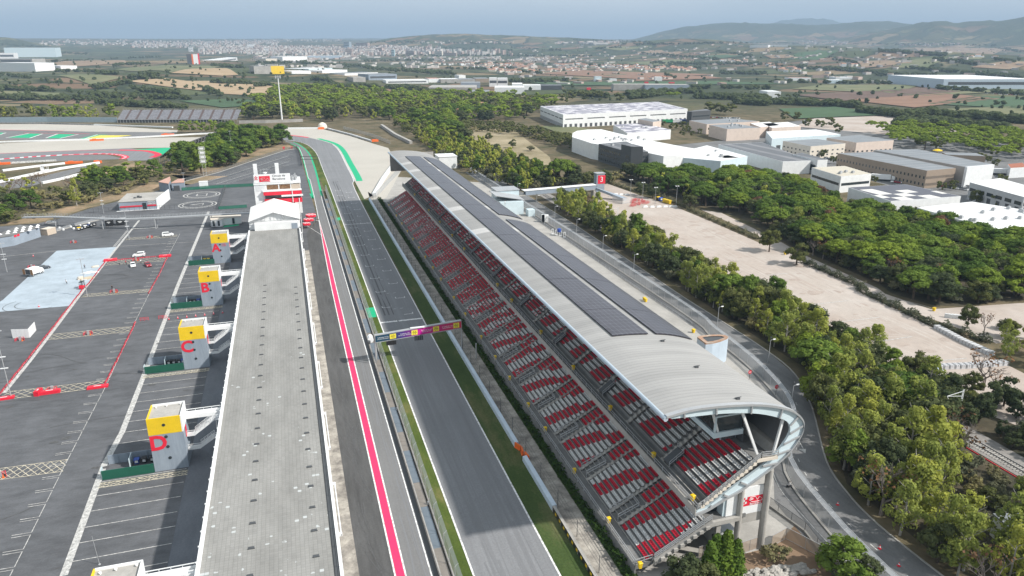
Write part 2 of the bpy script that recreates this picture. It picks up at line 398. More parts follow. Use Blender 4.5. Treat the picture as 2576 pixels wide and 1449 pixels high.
# green patches and kerbs
mb=MB(); mb.poly(PT(1,2,(1085,205),(1190,195),(1213,293),(1130,302)),.055); mb.poly(PT(1,1,(802,742),(845,740),(850,766),(806,770)),.055)
k1=[TRs[i] for i in range(len(TRs)) if TRs[i][1]>455 and TRs[i][0]>18]
def offs(pts,d):
    o=[]
    for i in range(len(pts)):
        p=Vector(pts[max(0,i-1)][:2]);q=Vector(pts[min(len(pts)-1,i+1)][:2]); t=(q-p).normalized(); o.append(Vector(pts[i][:2])+Vector((t.y,-t.x))*d)
    return o
kk=[p for p in k1 if p[1]<690]
mb.strip(offs(kk,1.6),offs(kk,5.5),.055)
g1=[Q(2530,1420),Q(2440,1050),Q(2390,900),Q(2365,830),Q(2300,740),Q(2200,660),Q(2110,620)]; mb.line([GT(1,1,655,520)]+cat_pts(g1,4),1.1,.06)
g2=[GT(1,1,545,500)]+[Q(2400,1440),Q(2325,1150),Q(2262,900),Q(2222,780),Q(2180,700),Q(2060,640)]; mb.line(cat_pts(g2,4),.9,.06)
mb.poly(PT(0,0,(80,1385),(300,1345),(420,1345),(310,1388)),.05); mb.poly(PT(0,0,(470,1390),(590,1350),(760,1350),(610,1392)),.05); mb.poly(PT(0,0,(800,1397),(960,1357),(1090,1357),(880,1397)),.05); mb.poly(PT(0,0,(0,1355),(40,1340),(20,1334),(0,1336)),.05)
mb.poly(PT(0,1,(1340,55),(1740,35),(1640,108),(1560,80)),.055)
struct(mb.build('green_runoff',mGreen))
mb=MB(); mb.poly(PT(0,0,(860,1398),(1000,1362),(1330,1362),(1180,1380)),.055); struct(mb.build('yellow_runoff',mYelP))
mb=MB(); mb.line([p for p in TRs if p[1]>600 and p[0]<20],3.2,.07)
kq=cat_pts(PT(0,1,(-80,160),(200,138),(460,120),(800,104),(1060,100),(1200,110),(1265,130),(1230,152)),6)
mb.line(kq,5.,.07); mb.line(PT(0,1,(-50,98),(600,72),(1200,62)),1.2,.07); kr=cat_pts(PT(0,1,(1200,62),(1450,68),(1560,90),(1590,110),(1530,135)),6); mb.line(kr,5.,.07)
mb.line(PT(0,0,(0,1307),(640,1318)),1.6,.07); mb.line(PT(0,0,(240,1337),(900,1347)),1.4,.07)
struct(mb.build('red_kerb',mRed))
mb=MB()
kt=offs(kk,.7)
for i in range(len(kt)-1):
    for k in range(5):
        a=kt[i].lerp(kt[i+1],(k+.1)/5); b=kt[i].lerp(kt[i+1],(k+.55)/5); mb.line([a,b],1.3,.075)
for i in range(0,len(kq)-1,2): mb.line([kq[i],kq[i].lerp(kq[i+1],.9)],5.4 if i<16 else 2.,.08)
for a in (PT(0,0,(60,1388),(290,1342)),PT(0,0,(300,1390),(430,1347)),PT(0,0,(460,1390),(580,1347)),PT(0,0,(600,1394),(790,1352)),PT(0,0,(850,1398),(980,1355)),PT(0,0,(0,1356),(60,1336))): mb.line(a,1.4,.065)
struct(mb.build('kerb_stripe',mWhite))
# left-hand part of the circuit
sheet('gravel_trap',PT(0,0,(-100,1250),(400,1248),(1000,1262),(1790,1312),(1780,1332),(900,1325),(0,1306),(-100,1306)),.03,mGrav)
sheet('race_track',PT(0,0,(-100,1306),(900,1325),(1790,1332),(1700,1366),(900,1400),(-100,1412)),.035,mLane)
sheet('gravel_trap',PT(0,0,(-100,1449),(500,1420),(1000,1408),(1600,1385),(2200,1378),(2230,1385))+PT(0,1,(1990,10),(1740,36),(1300,42),(600,70),(0,98),(-100,100)),.04,mGrav)
sheet('race_track',PT(0,1,(-100,100),(0,97),(600,70),(1300,42),(1450,60),(1570,92),(1590,115),(1500,165),(1290,170),(1270,130),(1180,108),(1050,98),(800,105),(460,125),(0,160),(-100,170)),.045,mTrk)
sheet('runoff_asphalt',PT(0,1,(-100,165),(460,125),(800,105),(1100,112),(1240,150),(900,165),(500,175),(-100,205)),.035,mLane)
sheet('service_road',PT(0,1,(-100,400),(400,330),(950,200),(1000,215),(700,310),(300,430),(-100,470)),.04,mLane)
# paddock markings
mb=MB()
def bay_line(a,b,w=.18): mb.line([a,b],w,.06)
# wide white kerb line in front of the bays
e0=GT(0,3,645,1449); 
struct_line=[(-40.9,60),(-40.9,140),(-41.2,240),(-41.8,300),(-43.5,400)]
L0=[GT(0,3,640,1449),GT(0,3,1050,330),GT(0,2,1230,1449),GT(0,2,1560,590),GT(0,2,1780,0),GT(0,1,1915,1120),GT(0,1,2100,680)]
mb.line(L0,1.2,.05)
L1=[GT(0,3,180,1295),GT(0,3,600,440),GT(0,2,1060,1000),GT(0,2,1360,340),GT(0,1,1690,1130),GT(0,1,1840,850)]
for i in range(15):
    y=124.+i*4.9
    if 139<y<147 or 189<y<198 or 239<y<248: continue
    bay_line((-40.4,y),(-25.2,y+.2))
for i in range(5): bay_line((-40.4,100+i*4.9),(-25,100.2+i*4.9))
for i in range(17): bay_line((-41.2,200+i*5.6),(-25.6,200.2+i*5.6))
X1=interp
def xl1(y): 
    return interp(sorted([(p[1],p[0]) for p in L1]),y)
y=70.
while y<345:
    x=xl1(y); mb.line([(x-3,y),(x,y),(x,y+3.9),(x-2.9,y+3.9)],.17,.06); y+=4.6
mb.line(PT(0,1,(1140,1035),(1280,870)),.25,.06); mb.line(PT(0,1,(1155,1035),(1290,872)),.25,.06); mb.line(PT(0,2,(40,1060),(300,740),(560,400),(860,0))+PT(0,1,(1180,1040),(1400,770)),.9,.05)
mb.line(PT(0,1,(0,1138),(560,1078)),.3,.06); mb.line(PT(0,1,(1180,1032),(1960,985)),.25,.06); mb.line(PT(0,1,(1330,852),(1580,843)),1.2,.06)
# upper parking bays
for k in range(3):
    for i in range(22):
        a=GT(0,1,1930+i*26,415-i*9-k*0); 
A,B,C,D=GT(0,1,1900,400),GT(1,1,330,75),GT(1,1,330,210),GT(0,1,2250,405)
for k in range(7):
    v=(k+.5)/7
    for i in range(24):
        u=(i+.5)/24
        if k in(2,5) : continue
        p=(Vector(A)*(1-u)+Vector(B)*u)*(1-v)+(Vector(D)*(1-u)+Vector(C)*u)*v
        mb.line([p,p+Vector((4.2,.3))],.3,.06)
for v in (.36,.79): mb.line([Vector(A).lerp(Vector(D),v),Vector(B).lerp(Vector(C),v)],.4,.06)
# car park lines on the right
for a in (((280,185),(800,130)),((600,358),(1120,296)),((1085,545),(1450,490)),((1395,765),(2000,708))): mb.line(PT(3,2,*a),.35,.06)
mb.line(PT(3,1,(0,1320),(210,1300)),.35,.06)
# helipads
def ring(cx,cy,r,w,n=40): mb.line([(cx+r*math.cos(t*2*math.pi/n),cy+r*math.sin(t*2*math.pi/n)) for t in range(n+1)],w,.06)
h1=GT(0,1,1990,610); h2=GT(0,1,2032,512)
for h,rr in ((h1,9.3),(h2,9.6)): ring(*h,rr,.7); ring(*h,rr-1.9,.6)
mb.line([(h1[0]-3.6,h1[1]),(h1[0]+2.6,h1[1]+2.6),(h1[0]+2.6,h1[1]-2.6),(h1[0]-3.6,h1[1])],.9,.06)
mb.line([(h2[0]-2.6,h2[1]-3),(h2[0]-2.6,h2[1]+3),(h2[0]+2.6,h2[1]+3),(h2[0]+2.6,h2[1]-3),(h2[0]-2.6,h2[1]-3)],.75,.06)
struct(mb.build('parking_marking',mWhiteW))
mb=MB(); rr=random.Random(17)
for i in range(26):
    u=rr.uniform(0,1); x0=lerp(158,182,u)+rr.uniform(-2,2); y0=rr.uniform(135,200); L=rr.uniform(50,150); w=rr.uniform(.25,.8); a=rr.uniform(-.02,.06)
    P=[]
    for k in range(11): y=y0+L*k/10; P.append((x0+a*(y-y0)+1.4*math.sin(y*.03+i)+(y-135)*.03,y))
    mb.line(P,w,.034)
for cx,cy,r0,a0,a1 in ((163,152,11,-.5,2.2),(166,158,16,-.4,1.9),(160,146,8,-.6,2.5),(170,165,22,.2,1.7)):
    for q in (0,1.7): mb.line([(cx+(r0+q)*math.cos(lerp(a0,a1,k/16)),cy+(r0+q)*math.sin(lerp(a0,a1,k/16))) for k in range(17)],.4,.035)
struct(mb.build('wheel_track',mat('gravel_track',(.40,.345,.3),.95,.1,.1,col2=(.46,.415,.375))))
mb=MB()
for i in range(60):
    x,y=rr.uniform(150,184),rr.uniform(130,330); e=rr.uniform(1,4); mb.poly([(x+e*rr.uniform(.5,1)*math.cos(k*.785),y+e*.6*rr.uniform(.5,1.2)*math.sin(k*.785)) for k in range(8)],.033)
struct(mb.build('gravel_stain',mat('gravel_damp',(.37,.31,.268),.95,.15,.3)))
# cross-hatched strips
mb=MB()
def hatch(a,b,c,d,n):
    a,b,c,d=[Vector(p[:2]) for p in (a,b,c,d)]
    mb.line([a,b],.2,.06); mb.line([d,c],.2,.06)
    for i in range(-1,n):
        for s in (0,1):
            p0=max(0,i);p1=min(n,i+2)
            t0,t1=(0,1) if s==0 else (1,0)
            if i<0: t0=.5
            if i+2>n: t1=.5
            f=lambda u,t:(a.lerp(b,u/n)).lerp(d.lerp(c,u/n),t)
            mb.line([f(p0,t0),f(p1,t1)],.16,.06)
hatch(*PT(0,2,(40,1050),(1070,930),(1040,1000),(0,1130)),11)
hatch(*PT(0,2,(520,468),(1330,388),(1320,440),(480,525)),11)
hatch(*PT(0,2,(850,65),(1520,10),(1500,40),(815,95)),11)
hatch(*PT(0,3,(-20,372),(685,278),(635,398),(-60,490)),8)
hatch(*PT(0,1,(1090,1180),(1690,1140),(1670,1175),(1060,1225)),10)
hatch(*PT(0,1,(1290,945),(1790,915),(1775,935),(1250,968)),10)
for yb in (138.6,188.7,238.8): hatch((-40.6,yb-2.),(-24.8,yb-2.),(-24.8,yb-.4),(-40.6,yb-.4),12)
struct(mb.build('hatched_marking',mCream))
# rubber on the pit apron, oil stains in the paddock
mb=MB(); rr=random.Random(3)
for i in range(80):
    x=rr.uniform(5.5,9.6);y=rr.uniform(75,320);a=rr.uniform(-.5,.5);c=rr.uniform(-.05,.05);L=rr.uniform(6,20);p=[]
    for k in range(9):
        p.append((x,y)); x+=math.sin(a)*L/8; y+=math.cos(a)*L/8; a+=c
        if x>9.7 or x<4.9: break
    if len(p)>2:
        mb.line(p,.16,.052)
        if rr.random()<.5: mb.line([(q[0]+.9,q[1]) for q in p if q[0]<8.8] if all(q[0]<8.8 for q in p) else p,.14,.053)
for i in range(150):
    x=rr.uniform(-120,-27); y=rr.uniform(70,330); r=rr.uniform(.2,1.); e=rr.uniform(.25,1); t=rr.uniform(-.3,.3)
    if -95<x<-55 and y>215: continue
    mb.poly([(x+r*1.5*math.cos(k*.785)*(1 if k%2 else .75),y+r*e*math.sin(k*.785+t)) for k in range(8)],.045)
for cx,cy,r0,a0,a1 in ((-84,258,7,2.4,5.6),(-83,258.5,5.2,2.6,5),(-67,281,6,-1,2.4),(-66,282,4.4,-.6,2.2)):
    mb.line([(cx+r0*1.2*math.cos(lerp(a0,a1,k/14)),cy+r0*math.sin(lerp(a0,a1,k/14))) for k in range(15)],.22,.05)
for i in range(16):
    x=rr.uniform(-100,-45); y=rr.uniform(80,300)
    if -95<x<-55 and y>215: continue
    p=[];a=rr.uniform(-.3,.3)
    for k in range(12): p.append((x,y)); x+=1.6*math.cos(a); y+=1.6*math.sin(a); a+=rr.uniform(-.25,.25)
    mb.line(p,.18,.044)
for x,y,L in ((-1,0,0),): pass
for k,(x0,w) in enumerate(((24.3,.5),(25.6,.5),(27.,.35),(30.4,.45),(32.2,.4))): mb.line([(x0,214),(x0+.3,300),(x0+.8,460)],w,.058) if k<3 else None
struct(mb.build('tyre_mark',m_paint('rubber_mark',(.055,.055,.057),.6,(.12,.12,.12))))
mb=MB()
for i in range(70):
    x=rr.choice((24.6,26.2,27.4,30.2,31.6,33.))+rr.uniform(-.5,.5); y=rr.uniform(15,420); L=rr.uniform(30,120); w=rr.uniform(.12,.5); mb.line([(x+.35*math.sin(k*.5+i),y+L*k/12) for k in range(13)],w,.0535)
for i in range(24):
    x=rr.uniform(12.1,15.3); y=rr.uniform(20,330); L=rr.uniform(20,70); mb.line([(x+.15*math.sin(k+i),y+L*k/10) for k in range(11)],rr.uniform(.1,.3),.0435)
for y in range(40,420,36): mb.line([(22.4,y+rr.uniform(-8,8))]*1+[(34.8,y+rr.uniform(-8,8))],.12,.0537)
struct(mb.build('rubber_streak',m_paint('rubber_streak',(.165,.168,.175),.6,(.19,.193,.2))))
# ---------- right-hand side ----------
sheet('concrete_yard',[(46,80),(80,80),(98,113),(105,125),(110.6,145),(111.6,172),(111.2,216),(111.7,280),(112,430),(60,470),(46,410)],.02,mConc)
fence_line=[(115.,470),(115.,208),(112.8,170),(110.4,145),(105.5,126),(98,113.5),(88.4,103),(83.8,84),(82.6,73.6),(81.5,55),(81,40)]
kerbR=[(127,470),(126,320),(125.6,300),(123.7,239),(122.3,202),(122.1,179),(121.4,155),(119,140),(111.3,124),(98.8,104),(95,94),(93.2,84),(93.2,70),(94,40)]
sheet('service_road',[(111.8,470),(111.4,216),(111.5,172),(109.5,146),(104.5,127.5),(97,115),(87,105),(80,95),(78.5,85),(74,62),(70,40)]+kerbR[::-1],.04,mRoad)
mb=MB(); mb.wall(cat_pts(kerbR,4),.3,0,.18); struct(mb.build('kerb',mConc))
sheet('railway_bed',[(130.4,20),(137.5,20),(138.5,120),(141,480),(134,480),(131,120)],.06,mBal)
sheet('car_park',PT(2,1,(790,420),(960,400),(1240,500),(1660,640),(2000,780),(2500,1000))+PT(3,1,(350,1200),(950,1449))+PT(3,2,(900,25),(1640,390),(2200,670),(2576,860))+[(215,105),(150,100),(142,130),(142,200),(143,260),(150,330)],.03,mPark)
sheet('gravel_path',PT(3,1,(80,960),(370,1120),(1100,1449))+PT(3,2,(1180,60),(1640,215),(2576,150),(2700,500),(2300,560),(1900,400),(1640,310),(850,0))+PT(3,1,(340,1190),(0,1060))+PT(2,1,(2480,920),(1900,660),(2100,690)),.04,mPark)
sheet('dry_meadow',PT(2,1,(-900,-170),(-400,-190),(0,-160),(150,-40),(380,130),(420,280),(250,270),(60,160),(-100,60),(-600,-100)),.03,mat('dry_meadow',(.2,.165,.09),.95,.2,.03,col2=(.36,.3,.2)))
sheet('estate_road',[G(1900,345),G(1960,310),G(2100,292),G(2300,320),G(2576,370),G(2800,420),G(2800,620),G(2576,560),G(2430,520),G(2280,480),G(2000,400),G(1700,405),G(1500,385)],.03,mRoad)
WOODTOP=[GT(3,1,x,y,8.5) for x,y in ((2700,1150),(2700,900),(2300,880),(2000,800),(1800,700),(1400,620),(1250,620),(850,540),(650,440),(400,330),(100,290))]+[GT(2,1,x,y,8.5) for x,y in ((2400,260),(2200,230),(1850,250),(1550,230),(1250,190),(1080,220))]+PT(2,1,(1100,330),(1500,500),(1850,600),(2400,780))
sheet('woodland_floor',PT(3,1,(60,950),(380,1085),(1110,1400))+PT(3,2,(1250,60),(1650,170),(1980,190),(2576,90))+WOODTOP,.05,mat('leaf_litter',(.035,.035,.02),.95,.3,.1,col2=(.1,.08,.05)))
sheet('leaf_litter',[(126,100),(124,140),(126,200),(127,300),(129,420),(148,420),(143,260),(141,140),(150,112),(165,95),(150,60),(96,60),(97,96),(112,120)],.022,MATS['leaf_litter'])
sheet('waste_ground',[G(2000,318),G(2080,285),G(2260,282),G(2350,310),G(2420,330),G(2300,345)],.045,mPark)
# road paint on the service road
mb=MB()
cx=cat_pts([(119.5,420),(119.3,300),(118.8,215),(117.5,172),(115.6,150),(111,131),(103,117),(94.5,107.5),(89.8,95),(88,80),(88,60)],8)
for i in range(0,len(cx)-2,3): mb.line([cx[i],cx[i].lerp(cx[i+1],.7)],.18,.06)
mb.line(cat_pts([(87.3,106.5),(83.5,98),(82,88),(80.9,78),(79.7,66),(78.5,50)],6),.16,.06)
mb.poly([(80.2,79),(81.1,79.3),(81.6,77.6),(80.7,77.2)],.062)
for x,y in ((92.5,113),(97.2,110.3)):
    mb.line([(x+1.6,y+2.5),(x,y-1.4)],.18,.06); mb.poly([(x-.9,y-1.),(x+.5,y-1.5),(x-.7,y-2.9)],.06)
struct(mb.build('road_marking',mWhiteW))
# ---------- far fields ----------
FI=[(mTan,(320,205),(420,198),(680,228),(700,243)),(mTan,(440,205),(600,205),(700,220),(640,242)),(mTan,(540,215),(700,225),(690,244),(540,236)),
(mSoilR,(800,222),(960,220),(1000,232),(820,236)),(mTan,(430,185),(540,172),(600,190),(560,192)),(mMead,(290,176),(420,164),(560,168),(430,184)),
(mDirt,(130,160),(300,152),(320,160),(140,172)),(mMead,(60,192),(200,188),(310,196),(230,215)),(mMead,(0,230),(150,235),(170,252),(0,250)),
(mSoilR,(1360,186),(1450,177),(1800,188),(1600,200)),(mFldG,(1470,186),(1600,188),(1640,198),(1540,194)),(mSoilR,(1600,193),(1780,192),(1820,198),(1600,205)),
(mFldG,(1330,208),(1800,205),(2000,212),(1400,216)),(mMead,(1990,225),(2060,215),(2320,214),(2250,236)),(mSoilD,(2000,240),(2330,222),(2420,232),(2120,255)),(mSoilR,(2120,252),(2380,236),(2520,250),(2300,272)),
(mMead,(2240,240),(2420,222),(2520,232),(2330,243)),(mFldG,(2330,262),(2450,243),(2650,247),(2560,275)),(mMead,(2320,278),(2576,268),(2700,285),(2500,302)),
(mFldG,(1960,275),(2100,270),(2250,290),(2000,300)),(mMead,(2230,172),(2390,146),(2480,145),(2330,172)),(mDirt,(2440,170),(2530,155),(2620,158),(2540,176)),(mDirt,(2140,155),(2220,153),(2300,160),(2170,172)),
(mFldG,(1740,143),(1830,138),(1870,142),(1780,150)),(mDirt,(1600,132),(1660,124),(1720,132),(1690,143)),(mMead,(1500,121),(1560,117),(1620,121),(1560,128)),(mDirt,(1920,140),(1980,138),(2010,146),(1940,148)),
(mFldG,(1980,150),(2060,125),(2110,130),(2060,152)),(mDirt,(2300,120),(2450,116),(2530,124),(2400,132)),(mMead,(1560,160),(1700,150),(1760,158),(1640,165)),(mFldG,(450,255),(600,250),(720,262),(560,272)),(mMead,(1360,320),(1420,316),(1500,330),(1430,345))]
for i,(m_,*px) in enumerate(FI): drape('field',px,m_)
# ---------- helpers for things ----------
def root_of(o):
    while o.parent: o=o.parent
    return o
def part(mb,name,mats,parent,label=None,kind=None,smooth=False):
    l=root_of(parent).location
    mb.v=[(x-l[0],y-l[1],z-l[2]) for x,y,z in mb.v]
    o=mb.build(name,mats,parent,smooth=smooth)
    if label: o['label']=label
    if kind: o['kind']=kind
    return o
def thing(mb,name,mats,label,cat,group=None,smooth=False):
    n=len(mb.v); cx=sum(v[0] for v in mb.v)/n; cy=sum(v[1] for v in mb.v)/n; cz=min(v[2] for v in mb.v)
    mb.v=[(x-cx,y-cy,z-cz) for x,y,z in mb.v]
    return tag(mb.build(name,mats,loc=(cx,cy,cz),smooth=smooth),label,cat,group)
def ptext(name,body,p,right,up,size,m,parent,**k):
    o=text(name,body,p,right,up,size,m,**k); l=root_of(parent).location
    o.parent=parent; o.matrix_parent_inverse=Matrix.Translation(-Vector(l)); return o
def solid(name,c,rough=.6,metal=0.,spec=.4,var=.06,sc=.4): return mat(name,c,rough,var,sc,metal,spec=spec)
mSteel=solid('galvanised_steel',(.42,.43,.44),.5,.3); mWhiteP=solid('white_panel',(.74,.75,.75),.5); mGreyP=solid('grey_panel',(.265,.31,.365),.55,var=.1,sc=.25)
mYel=solid('yellow_panel',(.74,.5,.015),.55,var=.08,sc=.3); mRedP=solid('red_panel',(.68,.02,.045),.5); mBlack=solid('black_plastic',(.018,.018,.02),.5); mDark=solid('dark_grey_panel',(.07,.075,.08),.6)
mGlass=solid('dark_glass',(.03,.04,.045),.12,0,.6); mIce=solid('pale_blue_steel',(.56,.66,.70),.45,0.,.4); mDkG=solid('dark_green_sheet',(.012,.1,.065),.55); mBlueP=solid('blue_plastic',(.03,.08,.35),.5)
mSeatR=solid('red_seat_plastic',(.45,.014,.035),.5,0,.4,.2,1.5); mSeatW=solid('white_seat_plastic',(.56,.56,.55),.5,0,.4,.16,1.5)
mOrange=solid('orange_panel',(.75,.14,.02),.5); mWood=solid('brown_board',(.28,.15,.07),.7); mBeige=solid('beige_wall',(.5,.42,.34),.8); mCreamW=solid('cream_wall',(.62,.56,.48),.8)
mTerr=mat('terrace_concrete',(.165,.165,.162),.9,.2,.3,fine=2.)
def m_mesh(name,c,a):
    m,nt,b=nodes(name); t=N(nt,'ShaderNodeBsdfTransparent'); x=N(nt,'ShaderNodeMixShader'); x.inputs[0].default_value=a
    b.inputs['Base Color'].default_value=c4(c); b.inputs['Roughness'].default_value=.5; b.inputs['Metallic'].default_value=.2
    nt.links.new(t.outputs[0],x.inputs[1]); nt.links.new(b.outputs[0],x.inputs[2]); nt.links.new(x.outputs[0],nt.nodes['Material Output'].inputs[0]); return m
mMesh=m_mesh('wire_mesh',(.55,.57,.59),.4); mMeshD=m_mesh('dark_wire_mesh',(.16,.17,.17),.45)
# ---------- pit building ----------
def m_tiles():
    m,nt,b=nodes('roof_tiles'); L=nt.links.new; P=pos(nt,(1/.62,1/.58,1))
    fl=N(nt,'ShaderNodeVectorMath',operation='FLOOR'); L(P,fl.inputs[0])
    wn=N(nt,'ShaderNodeTexWhiteNoise'); L(fl.outputs[0],wn.inputs[0])
    fr=N(nt,'ShaderNodeVectorMath',operation='FRACTION'); L(P,fr.inputs[0]); sx=N(nt,'ShaderNodeSeparateXYZ'); L(fr.outputs[0],sx.inputs[0])
    o=ramp(nt,noise(nt,pos(nt,(1,.25,1)),.25,6,.65),[(.3,(.215,.212,.2)),(.7,(.3,.295,.28))])
    t=ramp(nt,wn.outputs[0],[(0,(.94,)*3),(.5,(1.03,)*3)]); o=mix(nt,o,t,1.,'MULTIPLY')
    cn=ramp(nt,noise(nt,pos(nt,(1,1,1)),.22,3),[(.45,(0,)*3),(.62,(1,)*3)]); a=N(nt,'ShaderNodeMath',operation='MULTIPLY_ADD'); L(cn,a.inputs[0]); a.inputs[1].default_value=.17; L(wn.outputs[0],a.inputs[2])
    gp=N(nt,'ShaderNodeSeparateXYZ'); L(pos(nt),gp.inputs[0]); mr=N(nt,'ShaderNodeMapRange'); mr.inputs[1].default_value=250; mr.inputs[2].default_value=90; mr.inputs[3].default_value=-.14; mr.inputs[4].default_value=.015; L(gp.outputs[1],mr.inputs[0])
    a2=N(nt,'ShaderNodeMath',operation='ADD'); L(a.outputs[0],a2.inputs[0]); L(mr.outputs[0],a2.inputs[1])
    wt=ramp(nt,a2.outputs[0],[(1.05,(0,)*3),(1.0,(0,)*3)]) if 0 else None
    gt=N(nt,'ShaderNodeMath',operation='GREATER_THAN'); gt.inputs[1].default_value=1.085; L(a2.outputs[0],gt.inputs[0])
    o=mix(nt,o,(.46,.48,.475),gt.outputs[0])
    j1=N(nt,'ShaderNodeMath',operation='LESS_THAN'); j1.inputs[1].default_value=.09; L(sx.outputs[0],j1.inputs[0])
    j2=N(nt,'ShaderNodeMath',operation='LESS_THAN'); j2.inputs[1].default_value=.07; L(sx.outputs[1],j2.inputs[0])
    mx=N(nt,'ShaderNodeMath',operation='MAXIMUM'); L(j1.outputs[0],mx.inputs[0]); L(j2.outputs[0],mx.inputs[1])
    sc=N(nt,'ShaderNodeMath',operation='MULTIPLY'); L(mx.outputs[0],sc.inputs[0]); sc.inputs[1].default_value=.42
    o=mix(nt,o,(.1,.1,.095),sc.outputs[0])
    L(o,b.inputs['Base Color']); b.inputs['Roughness'].default_value=.85; b.inputs['Specular IOR Level'].default_value=.2; return m
pit=empty('pit_building',(-8,150,0),'long low pit garage building with a pale tiled flat roof beside the pit lane','building')
mb=MB(); mb.box(-17.4,1.2,20,300,0,9.2); part(mb,'wall',mWhiteP,pit)
mb=MB(); mb.box(-17.35,.7,20.,300.2,9.2,9.7); part(mb,'roof',m_tiles(),pit)
mb=MB(); mb.box(-17.95,-17.36,20,300.1,8.6,10.0)
for i in range(76):mb.box(-18.12,-17.96,22+i*3.65,22.14+i*3.65,9.8,10.05)
part(mb,'fascia',mWhiteP,pit,'white edge band along the paddock side of the roof')
mb=MB(); mb.box(.71,1.5,20,300,8.9,9.45); part(mb,'gutter',mDark,pit)
mb=MB(); mb.box(1.5,2.0,20,300,9.1,9.6)
for i in range(9): mb.tube((2.35,70+i*26,9.4),(2.35,84+i*26,9.4),.1); mb.box(1.9,2.5,70+i*26,70.3+i*26,9.2,9.7); mb.box(1.9,2.5,84+i*26,84.3+i*26,9.2,9.7)
for i in range(60): mb.tube((1.75,30+i*4.5,9.6),(1.75,30+i*4.5,10.5),.05,n=5)
mb.bar((1.75,30,10.5),(1.75,300,10.5),.09); mb.bar((1.75,30,10.05),(1.75,300,10.05),.05)
part(mb,'front_railing',mWhiteP,pit)
for k,(x0,x1) in enumerate(((-10.6,-10.5),(-1.55,-1.3))):
    for i in range(24 if k else 25):
        y=78+i*6.15+k*1.5; mb=MB(); x=x0; mb.box(x-.42,x+.42,y-.24,y+.24,9.701,9.8); mb.box(x-.5,x+.5,y-.32,y-.24,9.701,9.86); part(mb,'roof_vent',mDark,pit)
rr=random.Random(5)
